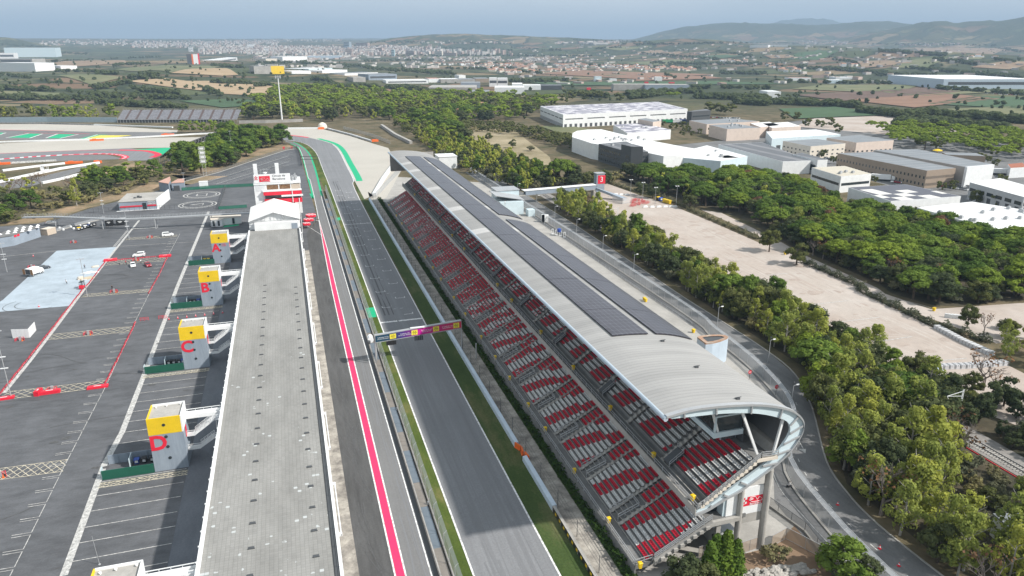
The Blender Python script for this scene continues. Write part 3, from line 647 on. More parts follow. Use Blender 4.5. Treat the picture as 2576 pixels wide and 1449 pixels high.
# ---------- stair towers ----------
mTowG=mat('streaked_grey_panel',(.235,.275,.325),.6,.1,.5,col2=(.29,.335,.385),stretch=(1.6,1,.18),fine=2.)
def make_tower(y0):
    t=empty('stair_tower',(-27.9,y0+3.2,0),'','stair tower','stair towers along the pit building')
    x0,x1,y1=-31.,-24.8,y0+6.4
    mb=MB(); mb.box(x0,x1,y0,y1,0,8.05)
    for i in range(1,6): mb.box(x0+i*1.03,x0+i*1.03+.03,y0-.012,y0,.05,8.0)
    part(mb,'wall',mTowG,t)
    mb=MB(); mb.box(x0-.03,x1-.2,y0-.03,y0+.2,8.052,11.6); mb.box(x0-.03,x0+.2,y0+.2,y1,8.052,11.55); part(mb,'yellow_cladding',mYel,t)
    mb=MB(); mb.box(x1-.2,x1+.03,y0-.03,y1+.02,8.052,11.6); mb.box(x0+.2,x1-.2,y1-.2,y1+.02,8.052,11.6); part(mb,'white_cladding',mWhiteP,t)
    mb=MB(); mb.box(x0+.2,x1-.2,y0+.2,y1-.2,8.1,11.2); part(mb,'roof',mConc,t)
    for p in ((x0+1.,y1-1),(x0+2.9,y1-.8),(x1-.7,y1-.7)):
        mb=MB(); mb.lathe((p[0],p[1],11.2),[(.12,0),(.14,.2),(.22,.22),(.2,.32)],8); part(mb,'roof_drain',mWhiteP,t)
    for x,z in ((x0+2.9,10.0),(x0+3.,7.4),(x0+3.05,5.2),(x0+3.1,2.7)):
        mb=MB(); n=14
        mb.loft([[(x+.32*math.cos(a*6.2832/n),y0-.07,z+.32*math.sin(a*6.2832/n)) for a in range(n)],[(x+.32*math.cos(a*6.2832/n),y0-.02,z+.32*math.sin(a*6.2832/n)) for a in range(n)]]); part(mb,'porthole',mGlass,t)
    yb=y0+4.6
    mb=MB(); mb.box(x1+.03,-17.97,yb,yb+1.7,8.3,8.6)
    for y in (yb,yb+1.62): 
        mb.box(x1+.03,-17.97,y,y+.06,8.6,9.2); mb.box(x1+.03,-17.97,y,y+.07,9.55,9.68)
        for i in range(5): mb.box(x1+.2+i*1.55,x1+.27+i*1.55,y,y+.06,9.2,9.6)
    part(mb,'bridge',mWhiteP,t)
    def flight(xa,za,xb,zb,y,name='stair_flight'):
        mb=MB()
        for yy in (y,y+1.25):
            mb.loft([[(xa,yy,za-.15),(xa,yy,za+.45),(xa,yy+.06,za+.45),(xa,yy+.06,za-.15)],[(xb,yy,zb-.15),(xb,yy,zb+.45),(xb,yy+.06,zb+.45),(xb,yy+.06,zb-.15)]])
            mb.bar((xa,yy+.03,za+1.05),(xb,yy+.03,zb+1.05),.07); mb.bar((xa,yy+.03,za+.75),(xb,yy+.03,zb+.75),.05)
            for i in range(5):
                u=i/4; mb.bar((lerp(xa,xb,u),yy+.03,lerp(za,zb,u)),(lerp(xa,xb,u),yy+.03,lerp(za,zb,u)+1.05),.06)
        n=10
        for i in range(n): 
            u=(i+.5)/n; mb.box(lerp(xa,xb,u)-.2,lerp(xa,xb,u)+.2,y+.06,y+1.25,lerp(za,zb,u)-.04,lerp(za,zb,u)+.01)
        part(mb,name,mWhiteP,t)
    def landing(xa,xb,z,y,d=1.3):
        mb=MB(); mb.box(xa,xb,y,y+d,z-.2,z)
        mb.box(xa,xb,y,y+.06,z,z+.5); mb.bar((xa,y,z+1.05),(xb,y,z+1.05),.07); mb.bar((xa,y,z+.75),(xb,y,z+.75),.05)
        for x in (xa+.04,xb-.04): mb.bar((x,y,z),(x,y,z+1.05),.06)
        part(mb,'landing',mWhiteP,t)
    flight(-19.2,8.4,-23.2,5.6,y0+2.6); landing(-24.75,-23.2,5.6,y0+2.6); landing(-19.2,-17.98,8.4,y0+2.6,2.)
    flight(-22.4,2.9,-19.6,4.7,y0+1.9); landing(-24.75,-22.4,2.9,y0+1.9); landing(-19.6,-18,4.7,y0+1.9)
    flight(-20.3,.2,-18.3,2.2,y0+1.,'stair_flight')
    mb=MB(); mb.box(x1+.02,x1+.1,y0+2.2,y0+3.4,5.6,7.8); part(mb,'door',mRedP,t)
    mb=MB(); mb.box(-19.2,-19.05,y0+3.9,y0+4.05,0,8.2); part(mb,'post',mWhiteP,t)
    return t
tw={}
tw['D']=make_tower(139.5); tw['D']['label']='grey stair tower marked with a red letter D under a yellow top'
for k,y in (('C',189.5),('B',239.9),('A',290.6),('',89.3)):
    tw[k]=dup(tw['D'],(-27.9+(-.35 if k=='A' else 0),y+3.2,0),label='grey stair tower marked with a red letter %s under a yellow top'%k if k else 'nearest stair tower, only its flat roof and yellow edge showing at the bottom edge')
for k,t in tw.items():
    if k: ptext('letter',k,(t.location.x-1.65,t.location.y-3.2-.03,6.1),(1,0,0),(0,0,1),4.3,mRedP,t,depth=.02,bold=.14)
ptext('lettering','Media\nCenter',(tw['A'].location.x+1.3,tw['A'].location.y-3.23,7.2),(1,0,0),(0,0,1),.62,mRedP,tw['A'])
# bin yards
def wheelie(name,p,body,lid,label,group=None,s=1.,rz=0.):
    t=empty(name,p,label,'waste bin',group)
    mb=MB(); mb.loft([[(x*.5*s*k,y*.55*s*k,z*s) for x,y in ((-1,-1),(1,-1),(1,1),(-1,1))] for z,k in ((.12,.78),(1.05,1.))]); mb.build('body',body,t)
    mb=MB(); mb.loft([[(x*.55*s,y*.6*s,z*s) for x,y in ((-1,-1),(1,-1),(1,1),(-1,1))] for z in (1.05,1.12)]+[[(x*.5*s,y*.3*s,1.24*s) for x,y in ((-1,-1),(1,-1),(1,1),(-1,1))]]); mb.build('lid',lid,t)
    mb=MB(); mb.box(-.28*s,.28*s,-.57*s,-.52*s,.45*s,.95*s); mb.build('sticker',mWhiteP,t)
    for x in (-.35,.35):
        mb=MB(); mb.tube((x*s-.06,.45*s,.12*s),(x*s+.06,.45*s,.12*s),.12*s); mb.build('wheel',mBlack,t)
    return t
def yard(y0,letter):
    t=empty('bin_enclosure',(-35.6,y0+3,0),'low green and grey sheet enclosure for bins beside tower %s'%letter,'enclosure','bin enclosures beside the stair towers')
    mb=MB(); mb.box(-40.3,-31.05,y0,y0+.12,0,2.)
    for i in range(8): mb.box(-40.3,-31.05,y0-.03,y0,.15+i*.24,.22+i*.24)
    part(mb,'green_panel',mDkG,t)
    mb=MB(); mb.box(-40.3,-31.05,y0+5.9,y0+6.,0,2.)
    for i in range(6): mb.box(-40.3+i*1.8,-40.2+i*1.8,y0+5.8,y0+5.9,0,2.05)
    part(mb,'rear_panel',mGreyP,t)
    mb=MB(); mb.box(-36.,-35.9,y0+3,y0+5.8,0,2.1); part(mb,'side_panel',mIce,t)
    mb=MB(); mb.box(-40.5,-40.4,y0+.2,y0+1.8,0,2.1); part(mb,'gate',mIce,t)
for L,y in (('D',139.3),('C',189.3),('B',239.7),('A',290.3)): yard(y,L)
bins=[('D',139.3,[(-34.9,1),(-33.5,0),(-32.,0)]),('C',189.3,[(-35.2,0),(-34.,0),(-32.7,0),(-31.8,1)]),('B',239.7,[(-35.,0),(-33.8,0),(-32.6,1)]),('A',290.3,[(-35,2),(-33.6,2),(-32.3,0)])]
ordn=['first','second','third','fourth']
for L,y,bs in bins:
    for i,(x,c) in enumerate(bs):
        nm=('black','blue','black')[c]+(' with a yellow lid' if c==2 else '')
        wheelie('wheelie_bin',(x,y+4.6,.02),mBlueP if c==1 else mBlack,(mBlack,mBlueP,mYel)[c],'%s wheeled bin, %s from the left inside the enclosure at tower %s'%(nm if c!=2 else 'black yellow-lidded',ordn[i],L),'bins in the enclosures')
# ---------- control tower and marquee ----------
ct=empty('control_tower',(-6,340,0),'white multi-storey control tower with red balcony bands and a circuit sign on its roof','building')
Y0=333.5
mb=MB(); mb.box(-15.6,1.,Y0,346,0,22.8); mb.box(-15.7,4.2,Y0-.3,346.3,22.2,22.9); mb.box(1.,4.,Y0+3,346,8,22.2); part(mb,'wall',mWhiteP,ct)
mb=MB(); mb.box(-15.3,0.,Y0-.4,Y0+.1,22.95,26.7); part(mb,'sign_board',mWhiteP,ct)
mb=MB(); mb.box(-13.1,-8.6,Y0-.5,Y0-.42,23.5,26.); 
for i in range(3):
    for j in range(4):
        if (i+j)%2==0: mb.box(-14.1+i*.42-.9,-13.68+i*.42-.9,Y0-.48,Y0-.42,24.4+j*.42,24.82+j*.42)
part(mb,'sign_emblem',mRedP,ct)
def circuit_logo(parent,org,rt,up,s,m,w=.2):
    pts=[(.02,.42),(.1,.3),(.2,.12),(.32,.05),(.9,.05),(.98,.16),(.95,.3),(.8,.62),(.74,.62),(.62,.35),(.56,.34),(.46,.74),(.4,.78),(.16,.78),(.06,.66),(.12,.56),(.26,.56),(.3,.5),(.24,.42),(.06,.44)]
    P=cat_pts([(a*s,b*s*.5) for a,b in pts+pts[:1]],3); r=Vector(rt);u=Vector(up);o=Vector(org);n=r.cross(u)
    mb=MB()
    for a,b in zip(P,P[1:]):
        if (b-a).length>1e-4: mb.bar(o+r*a.x+u*a.y,o+r*b.x+u*b.y,w,.05)
    return part(mb,'emblem_line',m,parent)
circuit_logo(ct,(-12.6,Y0-.53,23.75),(1,0,0),(0,0,1),3.8,mWhiteP,.24)
ptext('lettering','Circuit de\nBarcelona',(-4.9,Y0-.44,25.2),(1,0,0),(0,0,1),1.35,mDark,ct)
for x0,x1 in ((-10.3,-5.5),(-5.,-.4)):
    mb=MB(); mb.box(x0,x1,Y0-.08,Y0+.1,19.9,21.9); part(mb,'window',mat('amber_glass',(.12,.06,.03),.2,.5,.9,col2=(.3,.18,.1)),ct)
mb=MB(); mb.box(0.,3.7,Y0-.06,Y0+3,19.8,21.9); part(mb,'terrace_wall',mBeige,ct)
mb=MB(); mb.box(-15.,-11.,Y0-.06,Y0+.05,19.4,21.7); part(mb,'shutter',solid('pale_grey_panel',(.6,.61,.62)),ct)
for z0,z1,x0 in ((17.6,19.2,-11.9),(13.9,15.8,-11.7)):
    mb=MB(); mb.box(x0,4.2,Y0-1.6,Y0-.02,z0,z1); part(mb,'red_balcony',mRedP,ct)
mb=MB(); mb.box(-11.4,3.8,Y0-.6,Y0-.05,15.8,17.6); part(mb,'balcony_recess',mGlass,ct)
mb=MB(); mb.box(-4.5,4.7,Y0-2.1,Y0-1.62,16.8,17.5); part(mb,'canopy',mWhiteP,ct)
mb=MB(); mb.box(-12.2,4.3,Y0-1.7,Y0-.02,19.22,19.7); part(mb,'ledge',mWhiteP,ct)
mb=MB()
for x,z in ((2.9,13.8),(.2,17.6)): mb.tube((x,Y0-1.8,0 if z<14 else 13.9),(x,Y0-1.8,z+2),.16)
part(mb,'column',mWhiteP,ct)
for x in (-14.4,-5.3):
    mb=MB(); mb.box(x-.8,x+.8,Y0+3,Y0+4.2,22.9,30.8); part(mb,'chimney',mWhiteP,ct)
mb=MB()
for i in range(40):
    x=rr.uniform(-13.,3);y=rr.uniform(Y0+2,Y0+10);h=rr.uniform(.5,2.6); mb.box(x-.3,x+.3,y-.3,y+.3,22.9,22.9+h)
for x in (-12.4,-11,-9.6,-8.6): mb.tube((x,Y0+5,22.9),(x,Y0+5,28.5),.06,n=5)
for z in (25,26.5,28): mb.bar((-12.4,Y0+5,z),(-8.6,Y0+5,z),.1)
part(mb,'roof_equipment',mSteel,ct)
for x,y,z in ((-10.6,Y0+4,26.5),(-6.6,Y0+3,24.),(-11,Y0+3.6,24.6)):
    mb=MB(); mb.lathe((x,y,z),[(.1,-.5),(.7,-.2),(.95,.3),(.6,.5),(.1,.3)],10); part(mb,'antenna_dish',mWhiteP,ct,smooth=True)
mt=empty('marquee',(-8,316,0),'white ridge tent at the far end of the pit roof before the control tower','tent')
mb=MB(); 
for x0,z0,x1,z1 in ((-17.8,13.1,-7.9,16.4),(-7.9,16.4,2.3,13.1)):
    for k in range(7):
        a,b=301+k*4.3,301+(k+1)*4.3; 
        mb.q((x0,a,z0),(x1,a,z1),(x1,b,z1),(x0,b,z0)); mb.bar((x0,a,z0+.05),(x1,a,z1+.05),.12)
part(mb,'canvas_roof',solid('white_canvas',(.72,.72,.7),.8),mt)
mb=MB(); mb.loft([[(-17.6,302,9.7),(2.1,302,9.7),(2.1,302,13.1),(-7.9,302,16.3),(-17.6,302,13.1)],[(-17.6,331,9.7),(2.1,331,9.7),(2.1,331,13.1),(-7.9,331,16.3),(-17.6,331,13.1)]]); part(mb,'canvas_wall',mWhiteP,mt)
mb=MB(); 
for p,q in (((-17.7,301,13.1),(-7.9,301,16.4)),((-7.9,301,16.4),(2.2,301,13.1)),((-17.7,301,13.1),(2.2,301,13.1)),((-7.9,301,13.1),(-7.9,301,16.4)),((-11.5,301,13.1),(-11.5,301,15.1)),((-4,301,13.1),(-4,301,15.1)),((-11.5,301,13.1),(-14,301,14.3)),((-4,301,13.1),(-5.6,301,15.6))): mb.bar(p,q,.18)
part(mb,'frame',mSteel,mt)
mb=MB(); mb.box(-15.5,1.5,299.2,301.9,9.72,12.7); part(mb,'porch',mWhiteP,mt)
mb=MB(); mb.box(-1.3,1.,299.1,299.19,9.75,12.); part(mb,'door',mGreyP,mt)
lg=empty('red_pavilion',(6.5,346,0),'red and white pavilion roofs beside the control tower at the pit lane','pavilion')
for i,(x,y,w,d,z) in enumerate(((5.2,339.8,3.4,3.6,2.4),(6.3,344.5,4.6,3.8,3.2),(7.6,350.5,4.6,5.5,3.9))):
    mb=MB(); mb.loft([[(x+a*w*.5*k,y+b*d*.5*k,zz) for a,b in ((-1,-.6),(-.6,-1),(.6,-1),(1,-.6),(1,.6),(.6,1),(-.6,1),(-1,.6))] for zz,k in ((z-.8,1.),(z-.1,1.),(z,.92))]); part(mb,'roof',mRedP,lg)
    mb=MB()
    for k in range(3): mb.rbox(x-w*.3+k*w*.3,y,.5,.5,d*.7,z+.003,z+.06)
    part(mb,'roof_stripe',mWhiteP,lg)
    for a,b in ((-1,-.6),(1,-.6),(1,.6),(-1,.6)):
        mb=MB(); mb.tube((x+a*w*.42,y+b*d*.45,0),(x+a*w*.42,y+b*d*.45,z-.8),.1); part(mb,'post',mDark,lg)
# ---------- grandstand ----------
YN,YF=84.7,378.6
gs=empty('grandstand',(60,231,0),'huge covered grandstand with red and white seats and solar panels on its curved roof','grandstand')
LX,LZ,LP,LR=48.2,2.2,.864,.49
UX,UZ,UP,UR=57.5,11.3,.87,.645
def stepprof(x0,z0,p,r,n):
    o=[]
    for i in range(n): o+=[(x0+i*p,z0+i*r),(x0+(i+1)*p,z0+i*r)] if i==0 else [(x0+i*p,z0+i*r),(x0+(i+1)*p,z0+i*r)]
    return o
mb=MB(); pr=[(46.3,0),(46.3,2.0),(48.2,2.0)]+stepprof(LX,LZ,LP,LR,12)+[(58.6,7.6),(66,7.6),(66,6.9),(59,6.9),(49,1.3),(46.6,1.2),(46.6,0)]; mb.ext(pr[::-1],YN,YF); part(mb,'lower_terrace',mTerr,gs)
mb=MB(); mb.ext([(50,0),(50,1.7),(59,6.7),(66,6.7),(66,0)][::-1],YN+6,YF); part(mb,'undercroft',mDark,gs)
mb=MB(); pr=[(56,10.2),(56,11.0),(57.5,11.0)]+stepprof(UX,UZ,UP,UR,10)+[(66.3,17.75),(73.2,17.75),(73.2,16.9),(66.3,16.5),(58.,10.3)]; mb.ext(pr[::-1],YN,YF); part(mb,'upper_terrace',mTerr,gs)
ROOF=[(49.7,28.0),(53.9,28.5),(59.6,28.3),(65.9,27.5),(71.2,25.9),(73.8,24.0),(74.56,22.2),(74.0,20.3),(72.35,18.0),(69.8,15.9),(64.2,12.6),(61.5,11.55),(58.3,10.1),(56.15,9.7)]
RI=[(49.9,27.6),(54,27.36),(59.7,27),(65.8,26),(70.66,24.2),(72.1,22.6),(72.0,21.1),(70.9,19.3),(69.3,17.6),(67,15.9),(63,13.6),(60.5,12.),(58.3,10.6),(56.15,10.1)]
def dens(c,n=4): return [(p.x,p.y) for p in cat_pts(c,n)]
OC,IC=dens(ROOF),dens(RI)
def rz_at(x):
    best=None
    for (a,b),(c,d) in zip(OC,OC[1:]):
        if a<=x<=c and b>21.5: return b+(d-b)*(x-a)/(c-a)
    return 22.
def m_roof():
    m,nt,b=nodes('ribbed_roof'); L=nt.links.new
    sx=N(nt,'ShaderNodeSeparateXYZ'); L(pos(nt),sx.inputs[0])
    w=N(nt,'ShaderNodeMath',operation='MULTIPLY'); L(sx.outputs[1],w.inputs[0]); w.inputs[1].default_value=1/.95
    f=N(nt,'ShaderNodeMath',operation='FRACT'); L(w.outputs[0],f.inputs[0])
    o=ramp(nt,noise(nt,pos(nt,(.12,1,.12)),.35,5),[(.3,(.275,.272,.265)),(.7,(.355,.35,.34))])
    s=ramp(nt,f.outputs[0],[(0,(.88,)*3),(.14,(.9,)*3),(.3,(1.0,)*3),(.9,(1.01,)*3),(1,(.9,)*3)]); o=mix(nt,o,s,1.,'MULTIPLY')
    w2=N(nt,'ShaderNodeMath',operation='MULTIPLY_ADD'); L(sx.outputs[1],w2.inputs[0]); w2.inputs[1].default_value=1/5.4; w2.inputs[2].default_value=.3
    fl=N(nt,'ShaderNodeMath',operation='FLOOR'); L(w2.outputs[0],fl.inputs[0]); wn=N(nt,'ShaderNodeTexWhiteNoise',noise_dimensions='1D'); L(fl.outputs[0],wn.inputs[1])
    gt=ramp(nt,wn.outputs[0],[(.0,(.94,)*3),(.72,(1.02,)*3),(.8,(1.4,)*3)],'CONSTANT')
    lt=N(nt,'ShaderNodeMath',operation='GREATER_THAN'); L(sx.outputs[1],lt.inputs[0]); lt.inputs[1].default_value=119.5
    o=mix(nt,o,mix(nt,o,gt,1.,'MULTIPLY'),lt.outputs[0])
    L(o,b.inputs['Base Color']); b.inputs['Roughness'].default_value=.75; b.inputs['Specular IOR Level'].default_value=.25; return m
mRoof=m_roof()
k=next(i for i,p in enumerate(OC) if p[1]<20 and p[0]>70)
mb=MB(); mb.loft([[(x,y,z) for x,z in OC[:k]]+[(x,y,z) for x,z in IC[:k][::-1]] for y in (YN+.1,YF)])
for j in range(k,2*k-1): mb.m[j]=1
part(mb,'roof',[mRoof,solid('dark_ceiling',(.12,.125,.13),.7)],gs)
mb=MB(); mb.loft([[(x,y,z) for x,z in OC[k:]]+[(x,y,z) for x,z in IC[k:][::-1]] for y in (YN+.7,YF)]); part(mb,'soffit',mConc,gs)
def end_frame(y):
    mb=MB(); mb.loft([[(a[0],yy,a[1]) for yy,a in ((y-.35,o),(y+.05,o),(y+.05,i),(y-.35,i))] for o,i in zip(OC[1:],IC[1:])])
    part(mb,'end_girder',mIce,gs)
    mb=MB()
    mb.loft([[(x,yy,z+dz) for yy,dz in ((y-.7,-.1),(y+.1,-.1),(y+.1,.28),(y-.7,.28))] for x,z in OC]); part(mb,'end_flange',mSteel,gs)
    for i in range(3,len(OC)-2,4):
        o,n=OC[i],IC[i]; mb=MB(); mb.bar((o[0],y-.5,o[1]),(n[0],y-.5,n[1]),.2,.3); part(mb,'stiffener',mSteel,gs)
end_frame(YN); 
mb=MB(); mb.tube((49.6,YN-.6,27.75),(49.6,YF,27.75),.38,n=10); part(mb,'front_gutter',solid('blue_grey_gutter',(.38,.45,.51),.5),gs)
for x,ztop,rad in ((64.7,12.2,.5),(69.6,15.3,.6)):
    mb=MB(); mb.tube((x,YN,-.2),(x,YN,ztop),rad,n=16); c=part(mb,'column',mConc,gs,smooth=False)
    mb=MB(); 
    for a in range(4): mb.bar((x+.4*math.cos(a*1.57),YN+.4*math.sin(a*1.57),ztop),(x,YN,ztop+1.3),.14)
    part(mb,'bearing',mSteel,c)
for a,b in (((63.2,26.5),(66.9,18.4)),((71.,24.2),(69.9,17.6)),((60.5,26.6),(62.6,20.3))):
    mb=MB(); mb.bar((a[0],YN+(.2 if a[0]!=60.5 else 5),a[1]),(b[0],YN+(.2 if a[0]!=60.5 else 5),b[1]),.36); part(mb,'strut',mWhiteP,gs)
# interior: glazed box, back wall
mb=MB(); mb.box(62.,67,YN+5,YF-2,20.5,23.2); part(mb,'glazed_box',mGlass,gs)
mb=MB(); mb.box(61.7,67.2,YN+4.7,YF-2,19.5,20.48); mb.box(61.7,67.2,YN+4.7,YF-2,23.22,23.5); mb.box(61.8,62.1,YN+4.8,YN+5.1,20.48,23.22); part(mb,'box_frame',mIce,gs)
mb=MB(); mb.box(67.3,67.6,YN+5,YF,17.76,23.5); part(mb,'rear_wall',mDark,gs)
for i in range(3):
    mb=MB(); mb.box(64.5+i*.9,65.3+i*.9,YN+6.5,YN+6.6,17.8,19.4); part(mb,'door',mDark,gs)
mb=MB(); mb.box(64.3,67.3,YN+6.6,YN+6.8,17.76,19.5); part(mb,'partition',mGreyP,gs)
# near end: stairs, sign wall, shop floor
mb=MB(); a,b=(56.7,11.2),(66.9,18.2)
n=14
for i in range(n):
    u=i/n; x=lerp(a[0],b[0],u);z=lerp(a[1],b[1],u); mb.box(x,x+(b[0]-a[0])/n,YN-1.0,YN-.36,z-.1,z+.42)
mb.box(66.9,70.,YN-1.,YN-.36,17.6,18.1); part(mb,'end_stair',mCreamW,gs)
def rail(pts,name='railing',h=1.05,m=mSteel,step=1.6,bars=2,w=.07,mesh=None,parent=gs):
    mb=MB()
    for p,q in zip(pts,pts[1:]):
        p=Vector(p);q=Vector(q);up=Vector((0,0,h))
        for k in range(bars): mb.bar(p+up*(1-k/bars),q+up*(1-k/bars),w)
        n=max(1,int((q-p).length/step))
        for i in range(n+1): mb.bar(p.lerp(q,i/n),p.lerp(q,i/n)+up,w)
    return part(mb,name,m,parent)
rail([(56.2,YN-.95,11.),(57,YN-.95,11.4),(66.9,YN-.95,18.3),(70.,YN-.95,18.1)],w=.1,bars=3)
rail([(49.6,YN-.3,2.7),(59.5,YN-.3,8.0)],w=.1,bars=3)
mb=MB(); mb.loft([[(x,y,z) for x,z in ((49.6,1.7),(59.6,6.8),(64.5,6.9),(64.5,7.6),(59.6,7.6),(49.6,2.5))] for y in (YN-.6,YN-.01)]); part(mb,'end_beam',mConc,gs)
for i in range(8):
    x=50.5+i*1.1; mb=MB(); mb.box(x,x+.7,YN-.9,YN-.61,2.6+(x-49.6)*.53-.5,2.6+(x-49.6)*.53); part(mb,'end_step',mConc,gs)
mb=MB(); mb.box(62.3,69.75,YN+.2,YN+.5,7.3,12.3); part(mb,'sign_wall',mWhiteP,gs)
for i in range(16):
    pass
mb=MB(); mb.box(64.9,69.75,YN+.19,YN+.51,5.6,7.28); part(mb,'end_wall',mConc,gs)
ys=YN+.17
mb=MB(); mb.q((66.1,ys,8.85),(69.25,ys,8.85),(69.25,ys,10.55),(66.1,ys,10.55)); mb.q((65.1,ys,8.85),(66.1,ys,8.85),(66.1,ys,9.35),(65.1,ys,9.1))
for i in range(2):
    for j in range(3):
        if (i+j)%2==0: mb.q(*[(65.3+i*.4+a*.4,ys,9.3+j*.4+b*.4) for a,b in ((0,0),(1,0),(1,1),(0,1))])
part(mb,'sign_emblem',mRedP,gs,'red panel with a white circuit outline')
circuit_logo(gs,(66.4,ys-.02,9.4),(1,0,0),(0,0,1),2.6,mWhiteP,.11)
ptext('lettering','Barcelona',(67.7,ys-.01,9.12),(1,0,0),(0,0,1),.55,mWhiteP,gs)
mb=MB(); mb.box(59.3,62.3,YN+2.,YN+2.2,7.6,10.2); part(mb,'shop_window',mGlass,gs)
mb=MB(); mb.box(61.8,62.28,YN+.4,YN+2.2,7.3,10.9); part(mb,'door_frame',mIce,gs)
for x in (60.9,):
    mb=MB(); mb.box(x-.4,x+.4,YN-.3,YN+.3,0,6.8); part(mb,'pier',mConc,gs)
# railings along the stand
rail([(46.45,YN,2.0),(46.45,YF,2.0)],'front_railing',1.1,step=3.,w=.09)
rail([(46.4,YN,2.0),(49.4,YN-.1,2.4)],'front_railing',1.1,step=1.5,w=.09)
rail([(56.1,YN-.9,11.),(56.1,YF,11.)],'walkway_railing',1.05,step=2.8,w=.08)
mb=MB(); mb.box(55.85,56.,YN-.9,YF,9.9,11.15); part(mb,'walkway_edge',mConc,gs)
BP=14.
NB=21
for k in range(NB):
    y0=YN+10.9+k*BP
    mb=MB()
    if y0+3>YF: break
    x0,x1=48.5,52.4; z0,z1=2.1,4.1
    for y in (y0,y0+2.6):
        mb.bar((x0,y,z0),(x1,y,z0+.2),.08); 
        for f in (.55,1.): mb.bar((x0,y,z0+1.2*f+.3),(x1,y,z1+1.25*f-.2),.09)
        for i in range(4): u=i/3; mb.bar((lerp(x0,x1,u),y,lerp(z0,z1,u)-.8),(lerp(x0,x1,u),y,lerp(z0+1.5,z1+1.05,u)),.08)
    for f in (.5,1.): mb.bar((x1,y0,z1+1.05*f),(x1,y0+2.6,z1+1.05*f),.09)
    part(mb,'stair_railing',mSteel,gs)
    mb=MB(); mb.box(x0,x1,y0+.1,y0+2.5,1.7,2.06); mb.box(x0-.2,x1-2.,y0+.4,y0+2.2,2.06,2.3); part(mb,'stairwell',mTerr,gs)
for k in range(10):
    y0=YN+10.6+k*28
    mb=MB(); mb.loft([[(57.6,y0,11.6),(60.2,y0,13.4),(60.2,y0+2.2,13.4),(57.6,y0+2.2,11.6)],[(57.6,y0,11.75),(60.2,y0,13.7),(60.2,y0+2.2,13.7),(57.6,y0+2.2,11.75)]]); part(mb,'access_hatch',mDark,gs)
    rail([(57.5,y0,11.4),(60.2,y0,13.4),(60.2,y0+2.3,13.4)],'stair_railing',1.)
# pale nosings of the steps
mb=MB()
for i in range(12): mb.box(LX+i*LP-.03,LX+i*LP+.06,YN+.02,YF-.02,LZ+i*LR+.002,LZ+i*LR+.03)
for i in range(10): mb.box(UX+i*UP-.03,UX+i*UP+.07,YN+.02,YF-.02,UZ+i*UR+.002,UZ+i*UR+.04)
part(mb,'step_nosing',mConc,gs)
# light metal treads down every aisle
for k in range(NB):
    for yy in (YN+9.6+k*BP,YN+13.3+k*BP):
        if yy+1>YF: continue
        mb=MB(); mb.loft([[(LX+i*LP+e,y,LZ+i*LR+h) for i in range(12) for e,h in ((0,.005),(0,.24),(.45,.24),(.45,.005))]+[(LX+11.5*LP,y,LZ+11*LR+.003),(LX,y,LZ+.003)] for y in (yy,yy+.75)]); part(mb,'aisle_stair',mConc,gs)
    yy=YN+12.6+k*BP
    if yy+1<YF:
        mb=MB(); mb.loft([[(UX+i*UP+e,y,UZ+i*UR+h) for i in range(10) for e,h in ((0,.005),(0,.3),(.45,.3),(.45,.005))]+[(UX+9.5*UP,y,UZ+9*UR+.003),(UX,y,UZ+.003)] for y in (yy,yy+.9)]); part(mb,'aisle_stair',mConc,gs)
# seats
def seat_geo(mb,x,y,z):
    x0,x1=x+.25,x+.64
    mb.loft([[(x0,y-.21,z+.3),(x1,y-.21,z+.3),(x1,y+.21,z+.3),(x0,y+.21,z+.3)],[(x0-.03,y-.22,z+.42),(x1,y-.22,z+.4),(x1,y+.22,z+.4),(x0-.03,y+.22,z+.42)]])
    mb.loft([[(x1-.06,y-.22,z+.4),(x1+.04,y-.22,z+.4),(x1+.04,y+.22,z+.4),(x1-.06,y+.22,z+.4)],[(x1,y-.15,z+.68),(x1+.07,y-.15,z+.68),(x1+.07,y+.15,z+.68),(x1,y+.15,z+.68)]])
rs=random.Random(11); seats=[]
for k in range(NB):
    yb=YN+.35+k*BP; d=(k*3)%5
    for r in range(12):
        x,z=LX+r*LP,LZ+r*LR
        js=[(j,yb+j*.51) for j in range(18)]
        if r>=6: js+=[(20+j,yb+9.95+j*.51) for j in range(5)]
        for j,y in js:
            if y>YF-.4: continue
            if k<9:
                s=(j+ (r*1.1 if k%2==0 else r*.55) + d*2.2+ (3 if r>7 else 0))
                white=(6.<=s%15<14.) and j<20
                if k==0: s=j+r*.55; white=7<=s<14.5 or (r>6 and j<1+ (r-6)//3)
                if k>4: white=white and rs.random()<(1.35-.14*(k-3)) or rs.random()<.04
            elif k<15: white=(j//2)%5 in (1,3) and rs.random()<.28 and j<18
            else: white=(rs.random()<.85 and 5<j<14 and r<9) if k>16 else rs.random()<.3
            seats.append((x,y,z,white))
    for r in range(10):
        x,z=UX+.05+r*UP,UZ+r*UR
        if r==0: continue
        for j in range(23):
            y=YN+.5+k*BP+j*.51
            if y>YF-.4: continue
            if r<3 and k%2==0 and 19<j: continue
            s=j+r*1.0+k*4
            white=(7<=s%18<15) if k<9 else ((s%13<4) if k<14 else rs.random()<.25)
            if k>5 and k<14 and rs.random()<.35: white=False
            seats.append((x,y,z,white))
seats.sort(key=lambda s:math.hypot(s[1],s[0]-45)+ (0 if s[2]<8 else 2.))
for x,y,z,w in seats[:96]:
    mb=MB(); seat_geo(mb,x,y,z); part(mb,'seat',mSeatW if w else mSeatR,gs)
mb=MB()
for x,y,z,w in seats[96:]: mb.k=1 if w else 0; seat_geo(mb,x,y,z)
part(mb,'seat_rows',[mSeatR,mSeatW],gs,kind='stuff')
